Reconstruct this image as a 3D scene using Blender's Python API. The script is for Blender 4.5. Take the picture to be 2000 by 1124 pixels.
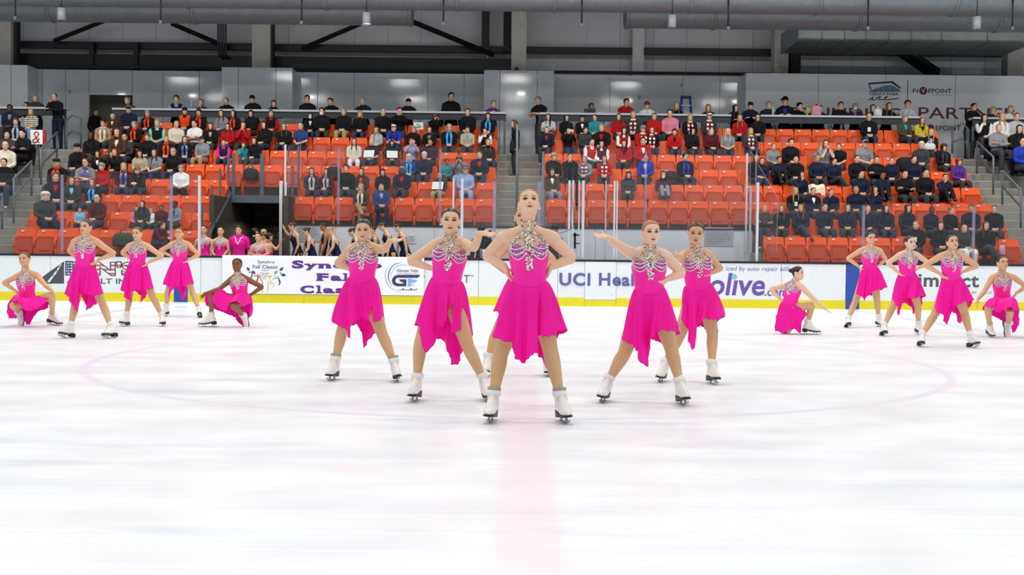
import bpy, math, random
import numpy as np
from mathutils import Vector, Matrix
from math import sin, cos, pi, radians, sqrt, atan2, exp

for o in list(bpy.data.objects):
    bpy.data.objects.remove(o)
SC = bpy.context.scene
COL = SC.collection
RND = random.Random(11)
V = Vector

# ------------------------------------------------------------------ camera
CAM = V((-0.06, 0.0, 1.183))          # photographer at the near boards
F = 2184.0                            # focal length in pixels of a 2000 px wide frame
PITCH = math.atan(64 / F)
ROLL = 0.0107
fw = V((0, cos(PITCH), -sin(PITCH)))
up0 = V((0, sin(PITCH), cos(PITCH)))
rt0 = V((1, 0, 0))
UPV = up0 * cos(ROLL) - rt0 * sin(ROLL)
RTV = rt0 * cos(ROLL) + up0 * sin(ROLL)
cd = bpy.data.cameras.new('camera')
cam = bpy.data.objects.new('camera', cd)
COL.objects.link(cam)
cd.sensor_width = 36.0
cd.lens = 36.0 * F / 2000.0
cd.clip_end = 300
M = Matrix((RTV, UPV, -fw)).transposed().to_4x4()
M.translation = CAM
cam.matrix_world = M
SC.camera = cam


def ray(px, py):
    return fw * F + RTV * (px - 1000) - UPV * (py - 562)


def at(px, py, Y):
    """world point at depth Y that stands where the photograph shows it"""
    d = ray(px, py)
    return CAM + d * ((Y - CAM.y) / d.y)


def ground(px, py, z=0.0):
    d = ray(px, py)
    return CAM + d * ((z - CAM.z) / d.z)


def kk(Y):
    return F / Y


# ------------------------------------------------------------------ light
w = bpy.data.worlds.new('hall')
SC.world = w
w.use_nodes = True
w.node_tree.nodes['Background'].inputs[0].default_value = (0.62, 0.70, 0.80, 1)
w.node_tree.nodes['Background'].inputs[1].default_value = 0.30


def area(name, loc, sx, sy, e, spread=150, col=(1, 0.985, 0.96), tilt=0.0):
    l = bpy.data.lights.new(name, 'AREA')
    l.shape = 'RECTANGLE'
    l.size, l.size_y = sx, sy
    l.energy = e
    l.color = col
    l.spread = radians(spread)
    o = bpy.data.objects.new(name, l)
    COL.objects.link(o)
    o.location = loc
    o.rotation_euler = (tilt, 0, 0)
    return o


for ly in (-3.0, 4.0, 11.0, 18.0, 24.0):
    for lx in (-18, -12, -6, 0, 6, 12, 18):
        area('rink_lamp', (lx, ly, 10.5), 1.3, 0.6, 157 if ly < 20 else 275, 180)

for lx in (-15, -12.3, -7.8, -3.9, 0.2, 4.3, 8.4, 12.5, 15):        # can lights over the stand
    area('stand_lamp', (lx, 29.2, 7.12), 0.25, 0.25, 52, 170, (1, 0.97, 0.93))
area('tunnel_lamp', (-6.6, 30.6, 2.1), 0.5, 0.2, 26, 170, (1, 0.88, 0.7))

SC.view_settings.view_transform = 'Standard'
SC.view_settings.look = 'None'
SC.view_settings.gamma = 1.0
SC.view_settings.use_curve_mapping = False
SC.view_settings.exposure = 0.0
try:
    SC.cycles.transparent_max_bounces = 32
    SC.cycles.max_bounces = 6
    SC.cycles.diffuse_bounces = 3
    SC.cycles.glossy_bounces = 3
    SC.cycles.sample_clamp_indirect = 4.0
    SC.cycles.caustics_reflective = False
    SC.cycles.caustics_refractive = False
except Exception:
    pass


# ------------------------------------------------------------------ materials
def lin(c):
    if isinstance(c, str):
        c = tuple(int(c[i:i + 2], 16) for i in (0, 2, 4))
    r = []
    for x in c[:3]:
        x = x / 255.0
        r.append(x / 12.92 if x <= 0.04045 else ((x + 0.055) / 1.055) ** 2.4)
    return (r[0], r[1], r[2], 1.0)


MATS = {}


def mat(name, col='808080', rough=0.5, metal=0.0, spec=0.5, var=0.0, scale=20.0, objcol=False, bump=0.0, bscale=200.0, trans=0.0, emit=0.0, sheen=0.0, coat=0.0):
    if name in MATS:
        return MATS[name]
    m = bpy.data.materials.new(name)
    MATS[name] = m
    m.use_nodes = True
    nt = m.node_tree
    b = nt.nodes['Principled BSDF']
    b.inputs['Roughness'].default_value = rough
    b.inputs['Metallic'].default_value = metal
    b.inputs['Specular IOR Level'].default_value = spec
    if coat:
        b.inputs['Coat Weight'].default_value = coat
        b.inputs['Coat Roughness'].default_value = 0.15
    if sheen:
        b.inputs['Sheen Weight'].default_value = sheen
    src = None
    if objcol:
        oi = nt.nodes.new('ShaderNodeObjectInfo')
        src = oi.outputs['Color']
    if var or bump:
        tc = nt.nodes.new('ShaderNodeTexCoord')
    if var:
        nz = nt.nodes.new('ShaderNodeTexNoise')
        nz.inputs['Scale'].default_value = scale
        nz.inputs['Detail'].default_value = 4
        nt.links.new(tc.outputs['Object'], nz.inputs['Vector'])
        mr = nt.nodes.new('ShaderNodeMapRange')
        mr.inputs['From Min'].default_value = 0.3
        mr.inputs['From Max'].default_value = 0.7
        mr.inputs['To Min'].default_value = 1 - var
        mr.inputs['To Max'].default_value = 1 + var
        nt.links.new(nz.outputs['Fac'], mr.inputs['Value'])
        mx = nt.nodes.new('ShaderNodeVectorMath')
        mx.operation = 'SCALE'
        if src:
            nt.links.new(src, mx.inputs[0])
        else:
            mx.inputs[0].default_value = lin(col)[:3]
        nt.links.new(mr.outputs['Result'], mx.inputs['Scale'])
        src = mx.outputs[0]
    if src:
        nt.links.new(src, b.inputs['Base Color'])
    else:
        b.inputs['Base Color'].default_value = lin(col)
    if bump:
        nb = nt.nodes.new('ShaderNodeTexNoise')
        nb.inputs['Scale'].default_value = bscale
        nt.links.new(tc.outputs['Object'], nb.inputs['Vector'])
        bp = nt.nodes.new('ShaderNodeBump')
        bp.inputs['Strength'].default_value = bump
        bp.inputs['Distance'].default_value = 0.01
        nt.links.new(nb.outputs['Fac'], bp.inputs['Height'])
        nt.links.new(bp.outputs['Normal'], b.inputs['Normal'])
    if emit:
        b.inputs['Emission Color'].default_value = lin(col)
        b.inputs['Emission Strength'].default_value = emit
    if trans:
        tr = nt.nodes.new('ShaderNodeBsdfTranslucent')
        if src:
            nt.links.new(src, tr.inputs['Color'])
        else:
            tr.inputs['Color'].default_value = lin(col)
        ms = nt.nodes.new('ShaderNodeMixShader')
        ms.inputs[0].default_value = trans
        nt.links.new(b.outputs[0], ms.inputs[1])
        nt.links.new(tr.outputs[0], ms.inputs[2])
        nt.links.new(ms.outputs[0], nt.nodes['Material Output'].inputs[0])
    return m


def glass_mat(name, tint, refl=0.05, body=0.0, bodycol='FFFFFF'):
    """clear rink acrylic: lets the view through, mirrors a little"""
    if name in MATS:
        return MATS[name]
    m = bpy.data.materials.new(name)
    MATS[name] = m
    m.use_nodes = True
    nt = m.node_tree
    nt.nodes.remove(nt.nodes['Principled BSDF'])
    t = nt.nodes.new('ShaderNodeBsdfTransparent')
    t.inputs[0].default_value = tint
    g = nt.nodes.new('ShaderNodeBsdfGlossy')
    g.inputs['Roughness'].default_value = 0.08
    ms = nt.nodes.new('ShaderNodeMixShader')
    ms.inputs[0].default_value = refl
    nt.links.new(t.outputs[0], ms.inputs[1])
    nt.links.new(g.outputs[0], ms.inputs[2])
    out = ms
    if body:
        d = nt.nodes.new('ShaderNodeBsdfDiffuse')
        d.inputs[0].default_value = lin(bodycol)
        m2 = nt.nodes.new('ShaderNodeMixShader')
        m2.inputs[0].default_value = body
        nt.links.new(ms.outputs[0], m2.inputs[1])
        nt.links.new(d.outputs[0], m2.inputs[2])
        out = m2
    nt.links.new(out.outputs[0], nt.nodes['Material Output'].inputs[0])
    return m


# ------------------------------------------------------------------ mesh helpers
class MB:
    def __init__(s):
        s.v, s.f, s.m = [], [], []

    def add(s, vs, fs, m=0):
        b = len(s.v)
        s.v.extend([tuple(p) for p in vs])
        for q in fs:
            s.f.append(tuple(i + b for i in q))
            s.m.append(m)

    def box(s, a, b, m=0, M4=None):
        x0, y0, z0 = a
        x1, y1, z1 = b
        vs = [V((x, y, z)) for z in (z0, z1) for y in (y0, y1) for x in (x0, x1)]
        if M4 is not None:
            vs = [M4 @ p for p in vs]
        s.add(vs, [(0, 2, 3, 1), (4, 5, 7, 6), (0, 1, 5, 4), (2, 6, 7, 3), (0, 4, 6, 2), (1, 3, 7, 5)], m)

    def grid(s, rows, m=0, closed=False, mf=None):
        """rows: list of equal-length point lists"""
        n = len(rows[0])
        b = len(s.v)
        for r in rows:
            s.v.extend([tuple(p) for p in r])
        for i in range(len(rows) - 1):
            for j in range(n if closed else n - 1):
                k = (j + 1) % n
                s.f.append((b + i * n + j, b + i * n + k, b + (i + 1) * n + k, b + (i + 1) * n + j))
                s.m.append(mf(i, j) if mf else m)

    def loft(s, rings, m=0, cap=True):
        n = len(rings[0])
        b = len(s.v)
        s.grid(rings, m, True)
        if cap:
            for r, flip in ((0, 1), (len(rings) - 1, 0)):
                c = sum((V(p) for p in rings[r]), V()) / n
                s.v.append(tuple(c))
                ci = len(s.v) - 1
                for j in range(n):
                    a, d = b + r * n + j, b + r * n + (j + 1) % n
                    s.f.append((ci, d, a) if flip else (ci, a, d))
                    s.m.append(m)

    def tube(s, pts, rad, n=10, ref=None, m=0, round_=True, cap=True):
        P = [V(p) for p in pts]
        Rr = [r if isinstance(r, tuple) else (r, r) for r in rad]
        k = len(P)
        T = []
        for i in range(k):
            t = P[min(i + 1, k - 1)] - P[max(i - 1, 0)]
            T.append(t.normalized() if t.length > 1e-9 else V((0, 0, 1)))
        N = V(ref) if ref is not None else (V((1, 0, 0)) if abs(T[0].x) < 0.8 else V((0, 1, 0)))
        rings = []
        fr = []
        for i in range(k):
            N = (N - T[i] * N.dot(T[i]))
            if N.length < 1e-6:
                N = T[i].orthogonal()
            N.normalize()
            fr.append((N.copy(), T[i].cross(N)))

        def ring(c, fi, sc):
            a, b2 = fr[fi]
            return [c + a * (Rr[fi][0] * sc * cos(2 * pi * j / n)) + b2 * (Rr[fi][1] * sc * sin(2 * pi * j / n)) for j in range(n)]
        if round_ and cap:
            q = min(Rr[0])
            rings.append(ring(P[0] - T[0] * q * 0.9, 0, 0.45))
            rings.append(ring(P[0] - T[0] * q * 0.55, 0, 0.83))
        for i in range(k):
            rings.append(ring(P[i], i, 1))
        if round_ and cap:
            q = min(Rr[-1])
            rings.append(ring(P[-1] + T[-1] * q * 0.55, k - 1, 0.83))
            rings.append(ring(P[-1] + T[-1] * q * 0.9, k - 1, 0.45))
        s.loft(rings, m, cap)

    def ball(s, c, r, n=12, m=0, rot=None):
        r = r if isinstance(r, tuple) else (r, r, r)
        rings = []
        for i in range(1, n // 2 + 1):
            a = pi * i / (n // 2 + 1)
            row = []
            for j in range(n):
                p = V((r[0] * sin(a) * cos(2 * pi * j / n), r[1] * sin(a) * sin(2 * pi * j / n), -r[2] * cos(a)))
                if rot is not None:
                    p = rot @ p
                row.append(V(c) + p)
            rings.append(row)
        s.loft(rings, m)

    def prism(s, poly, thick, M4, m=0):
        """poly in local XZ extruded by thick along local Y"""
        n = len(poly)
        vs = [M4 @ V((x, 0, z)) for x, z in poly] + [M4 @ V((x, thick, z)) for x, z in poly]
        fs = [tuple(range(n)), tuple(range(2 * n - 1, n - 1, -1))]
        fs += [(i, i + n, (i + 1) % n + n, (i + 1) % n) for i in range(n)]
        s.add(vs, fs, m)

    def mesh(s, name, mats=(), smooth=True):
        me = bpy.data.meshes.new(name)
        me.from_pydata(s.v, [], s.f)
        for mm in mats:
            me.materials.append(mm)
        if len(mats) > 1:
            me.polygons.foreach_set('material_index', s.m)
        if smooth:
            me.polygons.foreach_set('use_smooth', [True] * len(s.f))
        me.update()
        return me


def link(name, me, parent=None, mw=None, color=None, **props):
    o = bpy.data.objects.new(name, me)
    COL.objects.link(o)
    if parent is not None:
        o.parent = parent
    if mw is not None:
        o.matrix_local = mw
    if color is not None:
        o.color = color
    for k, v in props.items():
        o[k] = v
    return o


def thing(name, label, cat, loc=(0, 0, 0), group=None, rz=0.0):
    o = bpy.data.objects.new(name, None)
    COL.objects.link(o)
    o.location = loc
    o.rotation_euler = (0, 0, rz)
    o.empty_display_size = 0.1
    o['label'] = label
    o['category'] = cat
    if group:
        o['group'] = group
    return o


def tag(o, label, cat, group=None):
    o['label'] = label
    o['category'] = cat
    if group:
        o['group'] = group
    return o


def boxmesh(name, size, m, bevel=0.0, smooth=False):
    """box centred on x,y with its base at z=0, optional chamfer"""
    sx, sy, sz = size
    mb = MB()
    if not bevel:
        mb.box((-sx / 2, -sy / 2, 0), (sx / 2, sy / 2, sz))
    else:
        b = bevel
        rings = []
        for z, d in ((0, b), (b, 0), (sz - b, 0), (sz, b)):
            x, y = sx / 2 - d, sy / 2 - d
            x2, y2 = x - b, y - b
            rings.append([V(p) for p in ((x2, -y, z), (x, -y2, z), (x, y2, z), (x2, y, z), (-x2, y, z), (-x, y2, z), (-x, -y2, z), (-x2, -y, z))])
        mb.loft(rings)
    return mb.mesh(name, [m] if not isinstance(m, (list, tuple)) else m, smooth)


def remesh(me, voxel, smooth=2, ratio=None):
    """fuse a rough assembly of lofts into one continuous skin"""
    o = bpy.data.objects.new('tmp', me)
    COL.objects.link(o)
    md = o.modifiers.new('r', 'REMESH')
    md.mode = 'VOXEL'
    md.voxel_size = voxel
    md.use_smooth_shade = True
    if smooth:
        sm = o.modifiers.new('s', 'SMOOTH')
        sm.iterations = smooth
        sm.factor = 0.5
    if ratio:
        dc = o.modifiers.new('d', 'DECIMATE')
        dc.ratio = ratio
    dg = bpy.context.evaluated_depsgraph_get()
    ev = o.evaluated_get(dg)
    out = bpy.data.meshes.new_from_object(ev)
    bpy.data.objects.remove(o)
    bpy.data.meshes.remove(me)
    out.polygons.foreach_set('use_smooth', [True] * len(out.polygons))
    return out


def spl(pts, m=4):
    """Catmull-Rom through a list of equal-length tuples / vectors"""
    P = [np.array(p, float) for p in pts]
    out = []
    for i in range(len(P) - 1):
        p0, p1, p2, p3 = P[max(i - 1, 0)], P[i], P[i + 1], P[min(i + 2, len(P) - 1)]
        for j in range(m):
            t = j / m
            out.append(0.5 * ((2 * p1) + (-p0 + p2) * t + (2 * p0 - 5 * p1 + 4 * p2 - p3) * t * t + (-p0 + 3 * p1 - 3 * p2 + p3) * t ** 3))
    out.append(P[-1])
    return out


def limb(mb, pts, rad, m=4, n=10, ref=None):
    k = [tuple(p) + tuple(r if isinstance(r, tuple) else (r, r)) for p, r in zip(pts, rad)]
    q = spl(k, m)
    mb.tube([x[:3] for x in q], [(x[3], x[4]) for x in q], n, ref)


def text_mesh(s, name, x0, x1, z0, z1, Y, m, bold=0.0, shear=0.0, space=1.0):
    """letters fitted into the box x0..x1, z0..z1 on a wall plane at depth Y facing the rink"""
    c = bpy.data.curves.new('t', 'FONT')
    c.body = s
    c.offset = bold
    c.shear = shear
    c.extrude = 0.0
    c.space_character = space
    c.resolution_u = 3
    c.align_x = 'CENTER'
    o = bpy.data.objects.new('t', c)
    COL.objects.link(o)
    dg = bpy.context.evaluated_depsgraph_get()
    me = bpy.data.meshes.new_from_object(o.evaluated_get(dg))
    bpy.data.objects.remove(o)
    bpy.data.curves.remove(c)
    me.name = name
    n = len(me.vertices)
    co = np.empty(n * 3)
    me.vertices.foreach_get('co', co)
    co = co.reshape(-1, 3)
    lo, hi = co.min(0), co.max(0)
    out = np.empty_like(co)
    out[:, 0] = x0 + (co[:, 0] - lo[0]) / (hi[0] - lo[0]) * (x1 - x0)
    out[:, 2] = z0 + (co[:, 1] - lo[1]) / (hi[1] - lo[1]) * (z1 - z0)
    out[:, 1] = Y
    me.vertices.foreach_set('co', out.ravel())
    me.materials.clear()
    me.materials.append(m)
    me.update()
    return me


ORD = 'zeroth first second third fourth fifth sixth seventh eighth ninth tenth eleventh twelfth thirteenth fourteenth fifteenth sixteenth seventeenth eighteenth nineteenth twentieth twenty-first twenty-second twenty-third'.split()
NUM = 'zero one two three four five six seven eight nine ten'.split()
# ------------------------------------------------------------------ the hall
def ROWY(r):
    return 27.4 + 0.78 * (r - 1)


def FLZ(r):
    return 0.84 + 0.465 * (r - 1)


WALK = 4.15
BY = 26.0                              # rink face of the far boards
concrete = mat('concrete', '8f8c84', 0.85, var=0.10, scale=3, bump=0.15)
concrete_riser = mat('concrete_riser', '8a8780', 0.85, var=0.10, scale=3)
steel_blue = mat('painted_steel', '59616b', 0.45, var=0.05, scale=5)
dark_steel = mat('dark_steel', '15171a', 0.5)
alu = mat('aluminium', 'd9dcdf', 0.35, 0.3)
black_pl = mat('black_plastic', '121214', 0.45)
white_pl = mat('white_plastic', 'f0f0ee', 0.4)
panel_m = mat('wall_panel_paint', 'd9dfe2', 0.07, spec=0.5, bump=0.05, bscale=1.3, var=0.03, scale=2)
upper_m = mat('upper_cladding', 'd2d4d6', 0.6, var=0.04, scale=1.2)
duct_m = mat('galvanised_duct', '80878c', 0.42, 0.25, var=0.10, scale=6)
rect_duct_m = mat('galvanised_sheet', '87908f', 0.4, 0.4, var=0.10, scale=4)
column_m = mat('concrete_column', 'c4bfb5', 0.9, var=0.08, scale=6, bump=0.3)
wall_grey = mat('bench_wall_paint', 'd3d8df', 0.5, var=0.03, scale=3)
clear = glass_mat('clear_acrylic', (0.975, 0.982, 0.99, 1), 0.03, 0.008, 'ffffff')
edge_m = glass_mat('acrylic_edge', (0.80, 0.80, 0.92, 1), 0.10, 0.35, 'd8d4e6')
seam_m = glass_mat('acrylic_seam', (0.82, 0.80, 0.91, 1), 0.08, 0.22, 'c9c2d8')


def structure(name, me=None):
    o = bpy.data.objects.new(name, me)
    COL.objects.link(o)
    o['kind'] = 'structure'
    return o


# --- ice
def ice_material():
    m = bpy.data.materials.new('ice')
    m.use_nodes = True
    nt = m.node_tree
    N, L = nt.nodes, nt.links
    b = N['Principled BSDF']
    tc = N.new('ShaderNodeTexCoord')
    sp = N.new('ShaderNodeSeparateXYZ')
    L.new(tc.outputs['Object'], sp.inputs[0])

    def mth(op, a, c=None, d=None):
        n = N.new('ShaderNodeMath')
        n.operation = op
        for i, x in enumerate((a, c, d)):
            if x is None:
                continue
            if isinstance(x, (int, float)):
                n.inputs[i].default_value = x
            else:
                L.new(x, n.inputs[i])
        return n.outputs[0]

    def band(val, centre, half, soft):
        d = mth('ABSOLUTE', mth('SUBTRACT', val, centre))
        n = N.new('ShaderNodeMapRange')
        n.interpolation_type = 'SMOOTHSTEP'
        L.new(d, n.inputs['Value'])
        n.inputs['From Min'].default_value = half - soft
        n.inputs['From Max'].default_value = half + soft
        n.inputs['To Min'].default_value = 1
        n.inputs['To Max'].default_value = 0
        return n.outputs['Result']

    def noise(scale, det, sx, sy):
        mp = N.new('ShaderNodeMapping')
        mp.inputs['Scale'].default_value = (sx, sy, 1)
        L.new(tc.outputs['Object'], mp.inputs[0])
        n = N.new('ShaderNodeTexNoise')
        n.inputs['Scale'].default_value = scale
        n.inputs['Detail'].default_value = det
        L.new(mp.outputs[0], n.inputs['Vector'])
        return n.outputs['Fac']

    X, Y = sp.outputs['X'], sp.outputs['Y']
    wear = noise(1.2, 4, 1, 1.4)
    wear2 = noise(0.8, 5, 0.35, 3.0)
    r = mth('SQRT', mth('ADD', mth('MULTIPLY', X, X), mth('MULTIPLY', mth('SUBTRACT', Y, 12.6), mth('SUBTRACT', Y, 12.6))))
    col = None

    def mixc(prev, c, fac):
        n = N.new('ShaderNodeMix')
        n.data_type = 'RGBA'
        if isinstance(fac, (int, float)):
            n.inputs['Factor'].default_value = fac
        else:
            L.new(fac, n.inputs['Factor'])
        if isinstance(prev, str):
            n.inputs['A'].default_value = lin(prev)
        else:
            L.new(prev, n.inputs['A'])
        n.inputs['B'].default_value = lin(c)
        return n.outputs['Result']

    def rng(v, a, c, lo, hi):
        n = N.new('ShaderNodeMapRange')
        L.new(v, n.inputs['Value'])
        n.inputs['From Min'].default_value = a
        n.inputs['From Max'].default_value = c
        n.inputs['To Min'].default_value = lo
        n.inputs['To Max'].default_value = hi
        return n.outputs['Result']

    col = mixc('f7f9fb', 'dfe7ee', rng(wear2, 0.45, 0.75, 0.0, 0.4))
    col = mixc(col, 'ffffff', rng(noise(3.0, 3, 0.25, 6), 0.55, 0.7, 0, 0.6))
    col = mixc(col, 'f6e6ec', mth('MULTIPLY', band(X, 0.02, 0.15, 0.05), rng(wear, 0.3, 0.7, 0.3, 0.65)))
    col = mixc(col, 'dcd9ec', mth('MULTIPLY', band(r, 4.57, 0.05, 0.04), rng(wear, 0.35, 0.6, 0.15, 0.65)))
    for bx in (-7.77, 7.77):
        col = mixc(col, 'c3cbe6', mth('MULTIPLY', band(X, bx, 0.15, 0.03), rng(wear, 0.35, 0.65, 0.15, 0.7)))
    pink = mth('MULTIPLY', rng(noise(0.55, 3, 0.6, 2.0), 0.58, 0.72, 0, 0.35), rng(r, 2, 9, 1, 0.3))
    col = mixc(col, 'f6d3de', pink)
    grey = mth('MULTIPLY', rng(noise(0.9, 3, 0.5, 2.2), 0.6, 0.75, 0, 0.75), band(Y, 8.0, 4.5, 2.5))
    col = mixc(col, 'cfd8e0', grey)
    # skate scratches
    for a, s in ((0.25, 60), (-0.4, 45)):
        mp = N.new('ShaderNodeMapping')
        mp.inputs['Rotation'].default_value = (0, 0, a)
        mp.inputs['Scale'].default_value = (0.12, 6, 1)
        L.new(tc.outputs['Object'], mp.inputs[0])
        n = N.new('ShaderNodeTexNoise')
        n.inputs['Scale'].default_value = s * 0.12
        n.inputs['Detail'].default_value = 2
        L.new(mp.outputs[0], n.inputs['Vector'])
        col = mixc(col, 'e4eaee', rng(n.outputs['Fac'], 0.62, 0.66, 0, 0.3))
    L.new(col, b.inputs['Base Color'])
    L.new(rng(wear, 0.35, 0.65, 0.28, 0.42), b.inputs['Roughness'])
    b.inputs['Specular IOR Level'].default_value = 0.35
    b.inputs['IOR'].default_value = 1.31
    bp = N.new('ShaderNodeBump')
    bp.inputs['Strength'].default_value = 0.12
    bp.inputs['Distance'].default_value = 0.01
    L.new(noise(18, 4, 0.5, 2), bp.inputs['Height'])
    L.new(bp.outputs['Normal'], b.inputs['Normal'])
    return m


mb = MB()
mb.box((-30, -6, -0.3), (30, BY + 0.05, 0.0))
structure('floor_ice', mb.mesh('ice', [ice_material()], False))
mb = MB()
mb.box((-30, BY + 0.05, -0.3), (30, 45, -0.002))
structure('floor_bench', mb.mesh('bench_floor', [mat('rubber_floor', '24262a', 0.8, var=0.2, scale=8)], False))

# --- seating terraces: one long slab per row and block
LB0, LB1, RB0, RB1 = -12.25, -0.50, 0.78, 12.38
TUN0, TUN1 = -7.55, -5.78
ter_l = structure('floor_stand_left')
ter_r = structure('floor_stand_right')


def slab(parent, x0, x1, r, m=concrete):
    lo = 0 if r == 1 else FLZ(r) - 0.52
    if r == 3:
        lo = 0.9
    if r == 5 and x0 == LB0:
        lo = FLZ(5) - 0.2
    mb = MB()
    mb.box((x0, ROWY(r) - 0.64, lo), (x1, ROWY(r) + 0.14, FLZ(r)))
    link('concrete_step', mb.mesh('concrete_step', [m], False), parent)


for r in range(1, 9):
    if r < 5:
        slab(ter_l, LB0, TUN0, r)
        if r > 2:
            slab(ter_l, TUN1, LB1, r)
    else:
        slab(ter_l, LB0, LB1, r)
    if r > 2:
        slab(ter_r, RB0, RB1, r)
    else:
        slab(ter_r, 5.95, RB1, r)
    slab(ter_l, -22, -13.75, r)
    slab(ter_r, 14.0, 22, r)
mb = MB()
mb.box((-22, ROWY(8) + 0.14, WALK - 0.5), (22, 36.4, WALK))
structure('floor_walkway', mb.mesh('walkway', [concrete], False))

# --- aisles
def aisle(name, x0, x1, r0):
    root = structure(name)
    for r in range(r0, 9):
        for h in (0, 1):
            z = FLZ(r) - (0.2325 if h == 0 else 0)
            y0 = ROWY(r) - 0.64 + (0.39 if h else 0)
            mb = MB()
            mb.box((x0, y0, z - 0.5), (x1, y0 + 0.39, z))
            st = link('stair_tread', mb.mesh('stair_tread', [concrete], False), root)
            mb = MB()
            mb.box((x0 + 0.02, y0 - 0.004, z - 0.035), (x1 - 0.02, y0 + 0.05, z + 0.003))
            link('nosing', mb.mesh('nosing', [mat('nosing', 'a39f96', 0.7, var=0.08)], False), st)
    return root


aisle('floor_stairs_left', -13.75, LB0, 1)
aisle('floor_stairs_centre', LB1, RB0, 3)
aisle('floor_stairs_right', RB1, 14.0, 1)

# --- bench wall below the third row
def bench_wall(name, x0, x1):
    root = structure(name)
    xs = np.arange(x0, x1 - 0.3, 1.25).tolist() + [x1]
    for a, b in zip(xs[:-1], xs[1:]):
        mb = MB()
        mb.box((a + 0.004, 28.26, 0.0), (b - 0.004, 28.32, 1.86))
        link('panel', mb.mesh('panel', [wall_grey], False), root)
    mb = MB()
    mb.box((x0, 28.24, 1.86), (x1, 28.36, 1.90))
    link('dark_coping', mb.mesh('coping', [mat('coping', '2c2f34', 0.5)], False), root)
    return root


bench_wall('wall_bench_left', TUN1, LB1)
bench_wall('wall_bench_centre', LB1, RB0)
bench_wall('wall_bench_right', RB0, 6.0)

# --- tunnel under the left stand
tun = structure('wall_tunnel')
blk = [mat('tunnel_block_%d' % i, c, 0.8, var=0.15, scale=6) for i, c in enumerate(('4d453b', '564c40', '453f37'))]
bm0 = [boxmesh('block', (0.39, 0.12, 0.19), b, 0.008) for b in blk]
k = 0
for iz in range(13):
    for ix in range(5):
        xx = TUN0 + 0.1 + 0.4 * ix + (0.2 if iz % 2 else 0)
        if xx > TUN1 - 0.1:
            continue
        link('block', bm0[(k * 7 + iz) % 3], tun, Matrix.Translation((xx, 32.2, 0.2 * iz)))
        k += 1
mb = MB()
mb.box((TUN0 - 0.1, 32.25, 0), (TUN1 + 0.1, 32.5, 2.62))
link('back_wall', mb.mesh('back_wall', [blk[0]], False), tun)
for x in (TUN0 - 0.1, TUN1 - 0.02):
    mb = MB()
    mb.box((x, 28.0, 0), (x + 0.12, 32.4, 2.6))
    link('side_wall', mb.mesh('side_wall', [blk[2]], False), tun)
mb = MB()
mb.box((TUN0, 28.0, 0), (TUN0 + 0.1, 28.12, 1.9))
mb.box((-5.98, 29.3, 0), (-5.85, 29.4, 2.2), 1)
link('door_jamb', mb.mesh('door_jamb', [dark_steel, mat('rust_paint', '7a3414', 0.6)], False), tun)

# --- rear walls
def panel_wall(name, xs, Y, z0, z1, m, th=0.12, gap=0.008, hole=None):
    root = structure(name)
    for a, b in zip(xs[:-1], xs[1:]):
        mb = MB()
        zz = z0
        if hole and a >= hole[0] - 1e-3 and b <= hole[1] + 1e-3:
            zz = hole[2]
        mb.box((a + gap, Y, zz), (b - gap, Y + th, z1))
        link('panel', mb.mesh('panel', [m], False), root)
    return root


def X(px, Y):
    return (px - 1000) / kk(Y) + CAM.x


pw = panel_wall('wall_back_left', [X(p, 36) for p in (40, 83, 128, 174, 258, 317, 388, 445)], 36.0, 3.9, 6.96, panel_m, hole=(X(174, 36), X(258, 36), 6.17))
panel_wall('wall_back_middle', [X(p, 36) for p in (560, 618, 689, 832, 903, 960)], 36.0, 3.9, 6.96, panel_m)
panel_wall('wall_back_right', [X(p, 36) for p in (1060, 1082, 1186, 1328, 1400, 1460)], 36.0, 3.9, 6.96, panel_m)


def pilaster(name, xs, Y=35.25, m=panel_m):
    root = panel_wall(name, xs, Y, 3.9, 6.97, m)
    for x in (xs[0], xs[-1] - 0.1):
        mb = MB()
        mb.box((x, Y + 0.1, 3.9), (x + 0.1, 36.1, 6.97))
        link('return_panel', mb.mesh('return_panel', [panel_m], False), root)
    return root


pilaster('wall_pilaster_far_left', [-18.5, -17.2, X(22, 35.25), X(55, 35.25)])
pilaster('wall_pilaster_left', [X(p, 35.25) for p in (431, 464, 537, 569)])
pilaster('wall_pilaster_centre', [X(p, 35.25) for p in (941, 972, 1045, 1077.5)])
board_wall = pilaster('wall_sponsor', [X(1450, 35.3), 9.5, 11.6, 13.8, 16.0, 18.5], 35.3, mat('sponsor_vinyl', 'edf0f2', 0.55, var=0.02, scale=2))
mb = MB()
mb.box((X(174, 36) - 0.4, 37.1, 3.9), (X(258, 36) + 0.5, 37.2, 6.4))
link('recess_wall', mb.mesh('recess', [mat('recess_paint', '8d8a80', 0.7)], False), pw)
dr = structure('door_1')
mb = MB()
mb.box((X(215, 36.9), 36.98, 4.15), (X(250, 36.9), 37.06, 6.05))
link('door_leaf', mb.mesh('leaf', [mat('door_tan', '8f7f63', 0.6, var=0.05)], False), dr)
mb = MB()
mb.box((X(249, 36.9) - 0.12, 36.93, 5.1), (X(249, 36.9) - 0.05, 36.98, 5.2))
link('door_handle', mb.mesh('handle', [alu], False), dr)
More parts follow.
